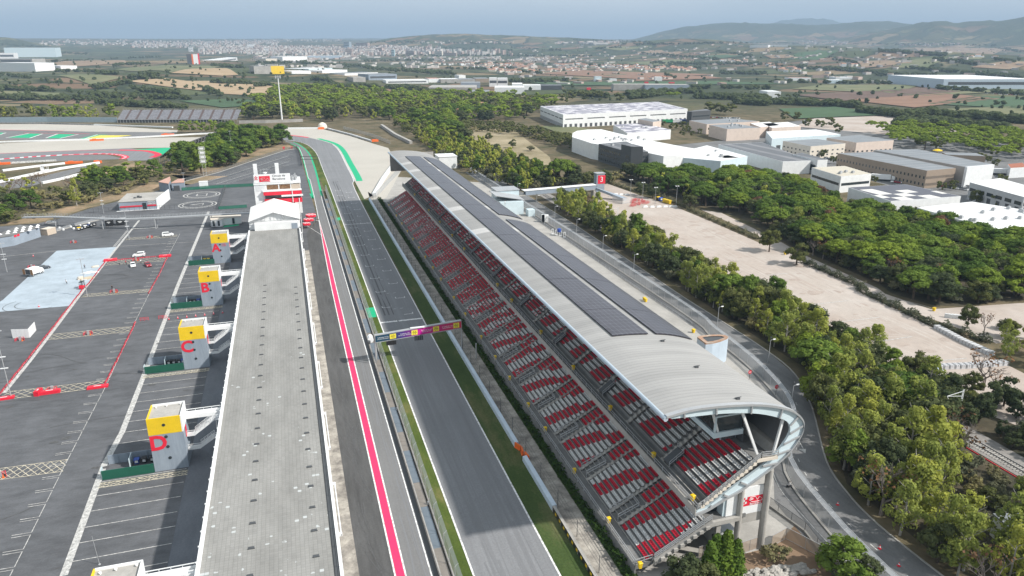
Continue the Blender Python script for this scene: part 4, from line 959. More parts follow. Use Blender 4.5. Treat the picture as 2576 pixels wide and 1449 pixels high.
# solar arrays
def m_solar():
    m,nt,b=nodes('solar_cells'); L=nt.links.new
    fr=N(nt,'ShaderNodeVectorMath',operation='FRACTION'); L(pos(nt,(1/1.05,1/1.76,0)),fr.inputs[0]); sx=N(nt,'ShaderNodeSeparateXYZ'); L(fr.outputs[0],sx.inputs[0])
    j1=N(nt,'ShaderNodeMath',operation='LESS_THAN'); j1.inputs[1].default_value=.06; L(sx.outputs[0],j1.inputs[0])
    j2=N(nt,'ShaderNodeMath',operation='LESS_THAN'); j2.inputs[1].default_value=.045; L(sx.outputs[1],j2.inputs[0])
    mx=N(nt,'ShaderNodeMath',operation='MAXIMUM'); L(j1.outputs[0],mx.inputs[0]); L(j2.outputs[0],mx.inputs[1])
    sc=N(nt,'ShaderNodeMath',operation='MULTIPLY'); L(mx.outputs[0],sc.inputs[0]); sc.inputs[1].default_value=.8
    base=ramp(nt,noise(nt,pos(nt),.3,3),[(.3,(.042,.04,.05)),(.7,(.06,.058,.07))])
    o=mix(nt,base,(.22,.22,.25),sc.outputs[0])
    L(o,b.inputs['Base Color']); b.inputs['Roughness'].default_value=.33; b.inputs['Specular IOR Level'].default_value=.5; return m
mSol=m_solar()
yb=[113.9,128.2]+[149.6+21.5*i for i in range(10)]+[355.5]
for side,(xa,xb) in enumerate(((54.7,62.0),(63.7,71.6))):
    for i,(a,b) in enumerate(zip(yb,yb[1:])):
        if side==1 and i==5: a+=7.
        mb=MB(); n=6; top=[];bot=[]
        for j in range(n+1):
            x=lerp(xa,xb,j/n); z=rz_at(x); top.append((x,z+.34)); bot.append((x,z+.14))
        mb.loft([[(x,y,z) for x,z in top]+[(x,y,z) for x,z in bot[::-1]] for y in (a+.08,b-.1)]); part(mb,'solar_array',mSol,gs)
for y in (86.3,98.5,110.5):
    mb=MB(); z=rz_at(63.2); mb.box(62.9,63.5,y-.2,y+.2,z,z+.3); mb.bar((62.6,y,z+.3),(63.8,y,z+.35),.08); part(mb,'roof_anchor',mDark,gs)
# far end roof piece and rear stair cores
mb=MB(); mb.box(50.2,73,YF-.4,YF+.2,18.,27.2); part(mb,'far_wall',mConc,gs)
# ---------- start gantry ----------
def Z3(x,y,z=0.): return G(x*.17103,490.54+y*.17103,z)
def Z5(x,y,z=0.): return G(x*.17103,251.56+y*.17103,z)
gt=empty('start_gantry',(29,178.6,0),'start gantry with a navy to red banner across the straight','gantry')
xa,xb,ya,yb_=17.2,41.0,177.9,180.2
za,zb=(6.35,8.1),(6.85,8.75)
def gp(u,v,dy=0.): return (lerp(xa,xb,u),lerp(ya,yb_,u)+dy,lerp(lerp(za[0],zb[0],u),lerp(za[1],zb[1],u),v))
mb=MB()
mb.loft([[gp(u,-.12,d),gp(u,1.12,d)] +[gp(u,1.12,d2),gp(u,-.12,d2)] for u,d,d2 in ((0,-.0,.9),(1,0,.9))]); part(mb,'truss',mSteel,gt)
for (x,y) in ((17.2,178.2),(17.5,179.2),(41.,180.6)):
    mb=MB(); mb.tube((x,y,0),(x,y,7.6),.17); part(mb,'post',mSteel,gt)
bc=[(.01,.05,.1),(.06,.02,.2),(.45,.01,.25),(.55,.01,.08)]
def m_banner():
    m,nt,b=nodes('banner_print'); sx=N(nt,'ShaderNodeSeparateXYZ'); nt.links.new(pos(nt),sx.inputs[0])
    r=N(nt,'ShaderNodeMapRange'); r.inputs[1].default_value=xa; r.inputs[2].default_value=xb; nt.links.new(sx.outputs[0],r.inputs[0])
    nt.links.new(ramp(nt,r.outputs[0],[(0,(.008,.05,.085)),(.2,(.01,.05,.11)),(.3,(.06,.03,.2)),(.42,(.2,.02,.22)),(.5,(.55,.01,.3)),(.75,(.5,.015,.15)),(1,(.6,.02,.06))]),b.inputs['Base Color']); b.inputs['Roughness'].default_value=.5; return m
mb=MB(); mb.q(gp(.005,0,-.03),gp(.995,0,-.03),gp(.995,1,-.03),gp(.005,1,-.03)); bn=part(mb,'banner',m_banner(),gt)
mYb=solid('yellow_print',(.8,.68,.06),.5); mYd=solid('olive_print',(.2,.16,.02),.5)
for u in (.165,.41,.66,.9):
    mb=MB(); mb.q(gp(u,.12,-.05),gp(u+.07,.12,-.05),gp(u+.07,.88,-.05),gp(u,.88,-.05)); p=part(mb,'sponsor_patch',mYb,gt)
    mb=MB(); 
    for a,b in ((.025,.3),(.045,.3),(.025,.7),(.045,.7)): c=gp(u+a,b,-.06); mb.box(c[0]-.1,c[0]+.1,c[1]-.02,c[1],c[2]-.12,c[2]+.12)
    mb.q(gp(u+.01,.46,-.06),gp(u+.06,.46,-.06),gp(u+.06,.56,-.06),gp(u+.01,.56,-.06)); part(mb,'patch_mark',mYd,p)
for u,b in ((.09,'Catalunya, on fins\nals arcs es mouen'),(.335,'Catalunya, més\nde mil anys d\'història'),(.585,'Catalunya, un país\nobert a la meta'),(.83,'La Catalunya, com\nautènticament tu')):
    c=gp(u,.5,-.05); ptext('lettering',b,c,(xb-xa,yb_-ya,.6),(0,0,1),.42,mWhiteP,gt,depth=.01)
mb=MB(); a=gp(.12,0,-.3); mb.box(a[0],a[0]+2.6,a[1]-.25,a[1]+.05,5.2,6.3); part(mb,'display_screen',mBlack,gt)
for i in range(5):
    mb=MB(); c=gp(.44,0,-.2); x=c[0]+i*.48; mb.box(x,x+.36,c[1]-.25,c[1],5.3,6.55); q=part(mb,'start_light',mBlack,gt)
    mb=MB()
    for k in range(4): mb.tube((x+.18,c[1]-.3,5.45+k*.28),(x+.18,c[1]-.24,5.45+k*.28),.11,n=8)
    part(mb,'lens',mDark,q)
mb=MB(); c=gp(.4,1.15,.4); mb.box(c[0],c[0]+3.8,c[1]-.4,c[1]+.2,c[2],c[2]+.25); part(mb,'service_platform',mWhiteP,gt)
mb=MB(); mb.loft([[(16.1+.75*math.cos(t*.5236),y,7.3+.85*math.sin(t*.5236)) for t in range(12)] for y in (177.6,179.6)]); part(mb,'camera_pod',mWhiteP,gt)
mb=MB(); mb.lathe((15.5,177.5,6.3),[(.3,0),(.5,.2),(.5,.8),(.2,1.)],10); part(mb,'camera_head',mDark,gt)
# second pole beside
mb=MB(); mb.tube((43.4,174,0),(43.4,174,4.4),.16); thing(mb,'post',mSteel,'short grey steel post standing behind the right end of the gantry','post')
# ---------- pit wall, fences, barriers ----------
pw=empty('pit_wall',(17.5,200,0),'low concrete pit wall with a grey and tan walkway between pit lane and verge','wall')
mb=MB(); mb.wall([(16.8,15),(16.8,430)],.22,0,1.1); part(mb,'wall',mConc,pw)
mb=MB(); mb.box(15.95,16.68,15,400,0,.09); part(mb,'kerb',mDark,pw)
mb=MB(); 
for i in range(96): mb.k=(i*7)%5%2; mb.box(16.95,18.4,20+i*4,23.98+i*4,0,.42+.04*(i%2))
part(mb,'walkway',[solid('blue_grey_deck',(.2,.24,.28),.7),mat('tan_deck',(.3,.27,.24),.8)],pw)
mb=MB(); mb.wall([(18.75,15),(18.75,430)],.22,0,.9); part(mb,'debris_wall',mConc,pw)
mb=MB()
for i in range(98):
    y=20+i*4.2; mb.tube((18.8,y,.9),(18.8,y,3.2),.06,n=5); mb.tube((18.8,y,3.2),(19.35,y,3.7),.06,n=5)
    if i%9==4: mb.box(18.4,18.62,y-.15,y+.15,.5,1.1)
part(mb,'fence_posts',mSteel,pw)
mb=MB(); mb.q((18.82,15,.9),(18.82,430,.9),(18.82,430,3.2),(18.82,15,3.2)); mb.q((18.82,15,3.2),(18.82,430,3.2),(19.35,430,3.7),(19.35,15,3.7)); part(mb,'fence_mesh',mMesh,pw)
tb=empty('track_barrier',(40,200,0),'long pale blue barrier wall along the track in front of the grandstand','barrier')
mBlueW=solid('pale_blue_board',(.47,.55,.63),.5)
for y0,y1,m_ in ((127.5,396,mBlueW),(104.6,122.,mBlueW)):
    mb=MB(); mb.loft([[(39.7,y,0),(40.75,y,0),(40.6,y,1.15),(39.75,y,1.05)] for y in (y0,y1)]); part(mb,'barrier_run',m_,tb)
mb=MB(); mb.loft([[(39.7,y,0),(40.3,y,0),(40.3,y,1.1),(39.75,y,1.1)] for y in (30,104.4)]); part(mb,'barrier_run',mConc,tb)
mb=MB()
for i in range(17): mb.k=1 if i%2 else 0; mb.q((39.68,104-i*4,0.05),(39.68,100.2-i*4,.05),(39.72,100.2-i*4,1.12),(39.72,104-i*4,1.12))
part(mb,'advert_board',[mBlack,mBlack],tb,'black advertising boards with small yellow marks')
mb=MB()
for i in range(34): mb.q((39.66,102.9-i*2,.35),(39.66,102.2-i*2,.35),(39.69,102.2-i*2,.85),(39.69,102.9-i*2,.85))
part(mb,'advert_mark',mYel,tb)
for i,(y,a) in enumerate(((126.6,.35),(124.6,-.15),(122.4,.1))):
    mb=MB(); mb.rbox(40.2+i*.3,y,math.pi/2+a,1.9,.3,.15,1.2); mb.rbox(40.2+i*.3,y,math.pi/2+a,1.7,.5,.0,.2); thing(mb,'orange_barrier',mOrange,('orange barrier panel at the end of the pale blue wall','orange barrier panel standing alone in the gap of the barrier wall','orange barrier panel just before the nearer wall run')[i],'barrier','orange panels in the wall gap')
cf=empty('catch_fence',(41.4,200,0),'thin wire catch fence on slim posts behind the track barrier','fence')
for i in range(38):
    mb=MB(); y=40+i*9.4; mb.tube((41.3,y,0),(41.3,y,3.4),.055,n=5); part(mb,'post',mDark,cf)
mb=MB(); 
for z in (1.4,2.3,3.3): mb.bar((41.3,40,z),(41.3,390,z),.035)
part(mb,'wire',mDark,cf)
# double road fence behind the stand
FL=cat_pts(fence_line,10); pts=[FL[0]]
for p in FL[1:]:
    while (p-pts[-1]).length>=4.4: pts.append(pts[-1]+(p-pts[-1]).normalized()*4.4)
rf=empty('security_fence',(114,200,0),'tall double mesh security fence between the service road and the grandstand','fence')
for p in pts[:98]:
    mb=MB(); mb.tube((p.x,p.y,0),(p.x,p.y,2.9),.06,n=5); mb.bar((p.x,p.y,2.9),(p.x+.9,p.y+.15,3.1),.07); part(mb,'post',mSteel,rf)
off=[p+Vector((.9,.15)) for p in pts]
mb=MB()
for a,b in zip(pts,pts[1:]): mb.q((*a,.1),(*b,.1),(*b,2.9),(*a,2.9))
for a,b in zip(zip(pts,off),zip(pts[1:],off[1:])): mb.q((*a[0],2.9),(*a[1],3.1),(*b[1],3.1),(*b[0],2.9))
part(mb,'mesh_panel',mMesh,rf)
mb=MB()
for a,b in zip(pts,pts[1:]):
    for z in (.12,2.9): mb.bar((*a,z),(*b,z),.06)
for a,b in zip(off,off[1:]): mb.bar((*a,3.1),(*b,3.1),.07)
part(mb,'rail',mSteel,rf)
mb=MB(); mb.wall([(p.x-.5,p.y) for p in pts],.5,0,.25); part(mb,'base_kerb',mConc,rf)
def fence(name,P,h,label,m=mDark,mesh=mMeshD,step=3.,z0=0.,base=None):
    P=[Vector(p[:2]) for p in P]; c=sum(P,Vector((0,0)))/len(P)
    t=empty(name,(c.x,c.y,z0),label,'fence'); mb=MB(); n=0
    for a,b in zip(P,P[1:]):
        k=max(1,int((b-a).length/step))
        for i in range(k+1): q=a.lerp(b,i/k); mb.tube((*q,z0),(*q,z0+h),.05,n=4)
        for z in (.1,h): mb.bar((*a,z0+z),(*b,z0+z),.06)
    part(mb,'posts_and_rails',m,t)
    if mesh:
        mb=MB()
        for a,b in zip(P,P[1:]): mb.q((*a,z0+.1),(*b,z0+.1),(*b,z0+h),(*a,z0+h))
        part(mb,'panel',mesh,t)
    if base:
        mb=MB(); mb.wall(P,.35,z0,z0+base); part(mb,'base_wall',mConc,t)
    return t
fence('mesh_fence',[(78,95),(79.5,86),(78.,78),(75,68),(70,56)],2.,'dark mesh fence curving along the road below the grandstand end',base=.4)
fence('mesh_fence',[(71.5,84.3),(75.2,85.4),(78,79),(77,71)],2.3,'tan-backed wire enclosure at the foot of the grandstand columns',mSteel,m_mesh('tan_screen',(.4,.33,.26),.75))
fence('mesh_fence',[(65.6,84.2),(69,84.6)],2.4,'pale framed screen between the two round columns',mSteel,m_mesh('tan_screen_pale',(.45,.37,.3),.8),1.2)
fence('mesh_fence',[(58.3,85.4),(60.6,85.5)],2.3,'short framed screen beneath the end stair of the stand',mSteel,m_mesh('tan_screen_low',(.42,.36,.3),.7),1.1)
mb=MB(); mb.box(58.6,64.,84.0,84.12,0,2.1); 
for i in range(3): mb.box(58.6+i*2.2,58.72+i*2.2,83.9,84.0,0,2.15)
thing(mb,'sheet_screen',mDark,'dark grey sheet screen at the foot of the near column','screen')
mb=MB(); mb.box(62.3,65.6,86.5,90.5,0,3.2); mb.box(62.2,65.7,86.4,90.6,3.2,3.35); c=thing(mb,'site_cabin',solid('pale_cabin',(.6,.62,.63),.6),'pale blue-grey cabin under the grandstand between the columns','cabin')
mb=MB(); mb.tube((-1.68,-1.2,2.),(-1.85,-1.2,2.),.5,n=12); mb.build('fan',mDark,c)
fence('rear_railing',[(111.3,178),(111.,216),(111.6,280),(112,330)],1.1,'low rail along the rear edge of the concrete yard behind the stand',mSteel,None,3.5)
fence('paddock_fence',[Q(530,1195),Q(1030,1060),Q(1500,900),Q(2000,740),Q(2150,720)],2.2,'dark mesh fence at the foot of the wooded bank beside the upper parking',base=.35)
fence('paddock_fence',[Q(2150,700),Q(2200,800),Q(2235,980)],2.4,'dark fence along the pit lane entry by the upper parking',mDark,mMeshD)
fence('green_fence',[GT(0,1,1830,470),GT(0,1,2250,440),GT(0,1,2576,425),(-17.5,433)],1.8,'low green screen fence between the helipad and the upper parking',mDkG,m_mesh('green_screen',(.02,.16,.1),.85))
fence('green_fence',[GT(0,1,2200,660),GT(0,1,2485,640)],1.6,'short green screen fence right of the helipads',mDkG,m_mesh('green_screen_low',(.02,.17,.11),.85))
fence('paddock_fence',[GT(0,1,2270,450),GT(0,1,2200,660)],2.,'dark fence running past the right side of the helipads')
fence('paddock_fence',[GT(0,1,890,690),GT(0,1,1660,660),GT(0,1,2200,655)],2.2,'wire fence in front of the medical building',mDark,None,2.4)
fence('paddock_fence',[GT(0,1,570,880),GT(0,1,780,820),GT(0,1,1060,750)],1.3,'pale low fence beside the recycling bins',mSteel,mMesh,2.5,base=.3)
# circuit side walls on the left
def barrier(P,h,w,m_,label):
    mb=MB(); mb.wall([Vector(p[:2]) for p in P],w,0,h); return thing(mb,'barrier_wall',m_,label,'barrier')
barrier([Z5(-60,628),Z5(700,606),Z5(1300,590),Z5(2000,560),Z5(2560,530),Q(650,510),Q(1010,495)],1.3,1.6,mWhiteP,'long white barrier across the gravel left of the trees')
barrier([Z5(1380,370),Z5(1900,388),Z5(2540,410)],1.2,2.,mWhiteP,'white barrier below the far uncovered stand')
barrier([Z5(-60,345),Z5(700,350),Z5(1380,372)],1.2,1.4,mat('tyre_stack',(.3,.3,.3),.8,.5,.8),'grey tyre wall at the far left edge of the gravel')
barrier([Z5(-60,330),Z5(700,325),Z5(1730,330)],5.5,.6,solid('blue_grey_hoarding',(.25,.32,.36),.6),'tall blue-grey hoarding far beyond the left gravel')
barrier([Z5(-30,1225),Z5(400,1125),Z5(900,1020),Z5(1460,935)],1.4,1.8,mWhiteP,'white barrier nearest the wooded bank on the left')
barrier([Z5(620,1235),Z5(900,1175),Z5(1150,1110)],1.3,1.6,mWhiteP,'short white barrier partly behind the bare trees')
barrier([Z5(40,1050),Z5(560,985),Z5(1030,935)],1.3,1.6,mWhiteP,'white barrier ending at the orange blocks')
barrier([Z5(80,940),Z5(450,920),Z5(830,900)],1.2,1.2,mat('tyre_stack_white',(.55,.55,.54),.7,.4,1.2),'white wrapped tyre wall beside the red kerb')
for p,l in ((Z5(1090,935),'orange barrier block at the end of the white wall by the bend'),(Z5(1425,600),'orange barrier block in the long white wall'),(Z5(20,950),'orange barrier block at the left edge of the picture'),(Z5(1465,925),'small orange barrier at the tree edge'),(Z5(2470,520),'orange barrier block beneath the far trees')):
    mb=MB(); mb.rbox(p[0],p[1],.1,11 if l.startswith('orange') else 3,2.2,0,1.5); mb.rbox(p[0]-2,p[1],.1,3,2.3,0,1.9); thing(mb,'barrier_block',mOrange,l,'barrier')
def gbar(P,h,w,m_,label): return barrier(P,h,w,m_,label)
gbar(PT(1,0,(205,1298),(640,1294)),1.3,2.,mWhiteP,'white wall at the far edge of the big gravel trap')
gbar(PT(1,0,(720,1300),(950,1360),(1170,1428)),1.3,2.2,mat('tyre_stack_bw',(.3,.3,.3),.7,.6,.5,col2=(.7,.7,.7)),'black and white tyre wall curving round the gravel trap')
for i,(a,l) in enumerate((((655,1300),'left'),((1195,1425),'right'))):
    p=GT(1,0,*a); mb=MB(); mb.rbox(p[0],p[1],.2,6,2.4,0,1.7); mb.rbox(p[0],p[1],.2,4,2.6,1.7,2.); thing(mb,'barrier_block',mOrange,'orange cap block at the %s end of the black and white tyre wall'%l,'barrier')
gbar(PT(1,1,(1190,520),(1280,360),(1400,190),(1440,140)),1.5,2.,mWhiteP,'white barrier wall curving from the stand towards the gravel trap')
fence('catch_fence',PT(1,1,(1210,540),(1300,440),(1480,250)),3.2,'wire fence behind the curved white barrier',mSteel,mMesh,4)
mb=MB(); p=GT(1,0,670,1290); mb.lathe((p[0],p[1],0),[(4.8,0),(4.6,1.8),(3.8,4),(2,5.4),(.2,6)],14); thing(mb,'dome_tent',solid('cream_canvas',(.68,.64,.55),.8),'cream dome tent at the far corner of the gravel trap','tent')
fence('mesh_fence',PT(1,0,(880,1300),(1150,1370),(1350,1449)),3.,'pale mesh fence beyond the tyre wall',mSteel,mMesh,6)
gbar([Q(1310,345),Q(1700,340),Q(2250,320)],3.2,.6,mConc,'grey concrete wall under the trees beyond the gravel')
for P,l in ((PT(1,0,(1265,1275),(1400,1370),(1560,1449)),'concrete ramp wall leading down beside the stand'),):
    gbar(P,2.5,2.5,mConc,l)
# gate frame over the pit lane
mb=MB(); 
A,B=Q(2225,960),Q(2480,960)
for p in (A,B): mb.tube((*p,0),(*p,6.2),.18)
for z in (4.2,6.2): mb.bar((*A,z),(*B,z),.35)
thing(mb,'signal_gantry',mDark,'thin dark rectangular gantry frame over the far pit lane','gantry')
# ---------- paddock things ----------
fbr=empty('footbridge',(-80,366,0),'long grey steel footbridge crossing the paddock in front of the medical building','footbridge')
bp=[(-121.1,383.7,4.2),(-106.7,378.,4.8),(-84.5,366,5.0),(-73.8,361.8,5.),(-61.4,359.4,5.2),(-37.6,358.2,5.3),(-18.5,356.5,5.4)]
mb=MB()
for a,b in zip(bp,bp[1:]): mb.bar((a[0],a[1],a[2]-.3),(b[0],b[1],b[2]-.3),2.,.5)
part(mb,'deck',mSteel,fbr)
mb=MB()
for a,b in zip(bp,bp[1:]):
    a=Vector(a);b=Vector(b); d=(b-a).normalized(); n=Vector((-d.y,d.x,0))
    for s in (-1,1):
        for h in (.6,1.15): mb.bar(a+n*s+Vector((0,0,h)),b+n*s+Vector((0,0,h)),.07)
        k=int((b-a).length/1.5)
        for i in range(k): q=a.lerp(b,i/k)+n*s; mb.bar(q,q+Vector((0,0,1.2)),.06)
part(mb,'railing',mSteel,fbr)
for x,y,z in bp[1:6]:
    mb=MB(); mb.tube((x,y-.8,0),(x,y-.8,z-.3),.22); mb.tube((x+.5,y+.9,0),(x+.5,y+.9,z-.3),.16); part(mb,'pier',mSteel,fbr)
mc=empty('medical_centre',(-76,416,0),'low grey and white medical building with red stripe beside the helipads','building')
C=[(-84.8,405.4),(-67.,405.2),(-65.8,428),(-84.6,428.6)]
mb=MB(); mb.prism(C,0,4.4); part(mb,'wall',mGreyP,mc)
mb=MB(); mb.prism([(-85,405.2),(-67.3,405),(-66.3,428.2),(-84.8,428.8)],4.41,4.7); part(mb,'roof',mConc,mc)
mb=MB(); mb.prism([(-67.2,404.9),(-66.7,404.9),(-64.2,431),(-64.7,431)],0,5.4); part(mb,'side_wall',mWhiteP,mc)
mb=MB(); mb.box(-84.3,-74.,405.1,405.32,1.7,2.4); mb.box(-71.6,-67.3,405.0,405.3,1.7,2.4); part(mb,'red_stripe',mRedP,mc)
mb=MB(); mb.box(-73.8,-72,405.1,405.32,0,3.6); part(mb,'door',mGlass,mc)
ptext('lettering','MEDICAL\nCENTRE',(-69.4,405.1,3.4),(1,0,0),(0,0,1),.95,mWhiteP,mc,bold=.02)
mb=MB(); mb.q((-66.4,410,2.2),(-65.3,421,2.2),(-65.3,421,4.6),(-66.4,410,4.6)); part(mb,'red_sign',mRedP,mc)
mb=MB(); mb.box(-77.5,-76.3,414,415.2,4.71,5.7); mb.box(-76,-75.2,413.6,414.6,4.71,5.4); mb.box(-79,-78.,413,414,4.71,5.2); part(mb,'air_unit',mDark,mc)
mb=MB(); mb.box(-86,-66,403.9,405,.02,.12); part(mb,'step',mWhiteP,mc)
def shed(name,C,h,wm,rm,label,cat='building',over=.3):
    cx=sum(c[0] for c in C)/4; cy=sum(c[1] for c in C)/4
    t=empty(name,(cx,cy,0),label,cat); mb=MB(); mb.prism(C,0,h); part(mb,'wall',wm,t)
    mb=MB(); mb.prism([(cx+(x-cx)*1.03,cy+(y-cy)*1.03) for x,y in C],h+.002,h+over); part(mb,'roof',rm,t); return t
mPinkR=solid('pink_roof',(.5,.3,.24),.8)
a=Q(280,1360);b=Q(140,1290);h=shed('utility_hut',[Q(145,1335),Q(290,1362),Q(322,1300),(Q(145,1335)[0]+4,Q(145,1335)[1]+17)],5,mGreyP,mPinkR,'grey-walled hut with a pink roof left of the helipads')
h=shed('utility_hut',[Q(330,1335),Q(515,1325),Q(520,1270),(Q(330,1335)[0]+2,Q(330,1335)[1]+13)],4.4,mGreyP,mPinkR,'smaller grey hut with shutter and pink roof beside the first hut')
mb=MB(); p=Q(400,1335); mb.box(p[0]-1.6,p[0]+1.6,p[1]-.35,p[1]-.15,0,3); part(mb,'shutter',mDark,h)
ls=shed('paddock_building',[(-121,340),(-114,343.8),(-107.6,357.4),(-117,364)],4.3,mGreyP,mTerr,'grey building with rows of roof skylights at the left edge')
for i in range(14):
    x=-119+(i%5)*2.4+(i//5)*1.6; y=346+(i//5)*5+(i%5)*1.2
    mb=MB(); mb.loft([[(x+a*k,y+b*k,z) for a,b in ((-.7,-.7),(.7,-.7),(.7,.7),(-.7,.7))] for k,z in ((1,4.61),(.15,5.2))]); part(mb,'skylight',mWhiteP,ls)
mb=MB(); P=Vector((-113.9,343.9,0));d=Vector((6.4,13.6,0)).normalized(); n=Vector((d.y,-d.x,0))
for k in range(2): q=P+d*(.7+k*1.6)+n*.06+Vector((0,0,3.4)); mb.q(q,q+d*1.3,q+d*1.3+Vector((0,0,.95)),q+Vector((0,0,.95)))
part(mb,'red_sign',mRedP,ls)
mb=MB(); mb.box(-119.5,-115.8,340.4,340.6,0,3.); 
t=shed('container',[(-108.4,360.8),(-105.4,359.2),(-102.9,363.),(-106,364.6)],2.7,mBeige,mCreamW,'beige concrete box beside the skylight building','container',.1)
mb=MB(); mb.box(-104.9,-104.8,361,361.1,0,.1)
# black kiosk
k=empty('black_kiosk',(-80.5,371.5,0),'pair of black container bars with a white canopy under the footbridge','kiosk')
for x0,x1 in ((-84.6,-81.6),(-80.,-76.6)):
    mb=MB(); mb.box(x0,x1,370.8,373.5,0,2.7); c=part(mb,'container',mBlack,k)
    mb=MB(); mb.box(x0+.8,x1-.8,370.72,370.79,1.7,2.); mb.box(x0+1.2,x1-1.2,370.72,370.79,1.3,1.5); part(mb,'logo',mWhiteP,c)
mb=MB(); mb.box(-85,-76.2,371.5,374,2.75,2.95); part(mb,'canopy',mWhiteP,k)
for i,(c,n) in enumerate(((mYel,'yellow'),(mBlack,'first black'),(mWhiteP,'white'),(mBlueP,'blue'),(mBlack,'second black'),(mBlack,'third black'))):
    u=i/5; wheelie('recycling_bin',(lerp(-94.3,-89.6,u),lerp(365.3,373.6,u),.02),mBlack,c,'%s-lidded recycling bin in the slanting row under the footbridge'%n,'recycling bins under the footbridge',1.25,-1.)
# prefab office
pf=empty('portable_office',(-31,362,0),'white portable office cabin with tall dark windows beside the tent','cabin')
mb=MB(); mb.prism([(-37.1,354.2),(-32.4,353.4),(-31.5,356),(-24,357.5),(-24.5,364),(-38,363)],.2,3.4); part(mb,'wall',mWhiteP,pf)
mb=MB(); mb.prism([(-37.2,354.1),(-32.3,353.3),(-31.4,355.9),(-23.9,357.4),(-24.4,364.1),(-38.1,363.1)],3.402,3.6); part(mb,'roof',mCreamW,pf)
for x in (-36.4,-34.2):
    mb=MB(); mb.box(x,x+.9,353.5,354.4,.6,3.); part(mb,'window',mGlass,pf)
mb=MB(); mb.box(-28,-27,356.3,357.2,.6,3.2); part(mb,'window',mGlass,pf)
mb=MB(); mb.prism([(-32,352.6),(-25.4,354.),(-25,356.8),(-31.4,355.6)],.02,.08); part(mb,'green_mat',mGreen,pf)
# trailer
tr=empty('box_trailer',(*Q(797,1300),0),'white box trailer parked by the green fence near the helipad','trailer')
mb=MB(); mb.box(-2.3,2.3,-1.4,1.4,.6,4.1); mb.box(-2.4,2.4,-1.5,1.5,4.1,4.25); mb.build('body',mWhiteP,tr)
for x in (-.7,.5):
    mb=MB(); mb.tube((x,-1.45,.4),(x,1.45,.4),.4,n=10); mb.build('wheel',mBlack,tr)
# vehicles
def wheel(parent,x,y,r,w):
    mb=MB(); mb.tube((x,y-w/2,r),(x,y+w/2,r),r,n=14); o=mb.build('wheel',mBlack,parent)
    mb=MB(); mb.tube((x,y-w/2-.012,r),(x,y+w/2+.012,r),r*.55,n=10); mb.build('rim',mSteel,o)
def car(name,p,rz,m_,label,kind='car'):
    t=empty(name,(p[0],p[1],.02),label,'car' if kind=='car' else 'van',None,rz)
    L,Wd,H=(4.3,1.8,1.45) if kind=='car' else (4.6,1.9,1.9)
    if kind=='car': prof=[(-2.1,.3),(-2.15,.75),(-1.95,.95),(-.95*1.6,1.0),(.75,1.0),(1.9,.82),(2.15,.6),(2.15,.3)]; cab=[(-1.75,1.0),(-1.35,1.42),(.1,1.45),(.95,.98)]
    else: prof=[(-2.25,.3),(-2.3,1.1),(-2.2,1.2),(1.1,1.2),(2.0,.98),(2.3,.65),(2.3,.3)]; cab=[(-2.2,1.2),(-2.1,1.86),(.3,1.9),(1.25,1.2)]
    def body(pr,w0,w1): 
        zs=[z for _,z in pr]; f=lambda z:lerp(w0,w1,(z-min(zs))/(max(zs)-min(zs)))
        return [[(x,-f(z)/2,z) for x,z in pr],[(x,f(z)/2,z) for x,z in pr]]
    mb=MB(); mb.loft(body(prof,Wd,Wd*.97)); mb.build('body',m_,t)
    mb=MB(); mb.loft(body(cab,Wd*.96,Wd*.74)); mb.build('cabin',m_,t)
    mb=MB(); a,b=cab[0],cab[3]; 
    f=lambda x,z,s,w:(x,s*w,z)
    w0,w1=Wd*.48,Wd*.37
    for s in (-1,1):
        zt=cab[2][1]; xs=[(cab[0][0]+.35,.15),(cab[3][0]-.3,.15),(cab[2][0]-.02,.85),(cab[1][0]+.2,.85)]
        if kind!='car': xs=[(-1.9,.25),(.95,.15),(.28,.85),(-1.85,.85)]
        q=[(x,s*(lerp(w0,w1,v)+.012),lerp(cab[0][1],zt,v)) for x,v in xs]; mb.q(*(q if s<0 else q[::-1]))
    (xf,zf),(xt,zt)=cab[3],cab[2]
    mb.q((lerp(xf,xt,.1)+.02,-w0*.9,lerp(zf,zt,.1)+.02),(lerp(xf,xt,.1)+.02,w0*.9,lerp(zf,zt,.1)+.02),(lerp(xf,xt,.9)+.02,w1*.9,lerp(zf,zt,.9)+.02),(lerp(xf,xt,.9)+.02,-w1*.9,lerp(zf,zt,.9)+.02))
    (xf,zf),(xt,zt)=cab[0],cab[1]
    mb.q((lerp(xf,xt,.15)-.02,w0*.85,lerp(zf,zt,.15)+.02),(lerp(xf,xt,.15)-.02,-w0*.85,lerp(zf,zt,.15)+.02),(lerp(xf,xt,.9)-.02,-w1*.85,lerp(zf,zt,.9)+.02),(lerp(xf,xt,.9)-.02,w1*.85,lerp(zf,zt,.9)+.02))
    mb.build('windows',mGlass,t)
    for x in (-L*.31,L*.31):
        for s in (-1,1): wheel(t,x,s*(Wd/2-.1),.32,.22)
    for s in (-1,1):
        mb=MB(); mb.box(prof[-2][0]-.12,prof[-2][0]+.015,s*.62-.2,s*.62+.2,.62,.76); mb.build('headlight',mWhiteP,t)
        mb=MB(); mb.box(prof[1][0]-.02,prof[1][0]+.1,s*.68-.14,s*.68+.14,.72,.9); mb.build('tail_light',mRedP,t)
    return t
mCarW=solid('white_car_paint',(.78,.78,.78),.3,0,.6); mCarR=solid('dark_red_car_paint',(.3,.012,.025),.3,0,.6); mCarG=solid('silver_car_paint',(.45,.46,.47),.3,.4,.6); mCarD=solid('dark_blue_car_paint',(.05,.06,.075),.3,0,.6)
car('parked_van',(-54.2,342.3),0.05,mCarW,'white van parked by the cross-hatched strip near the footbridge','van')
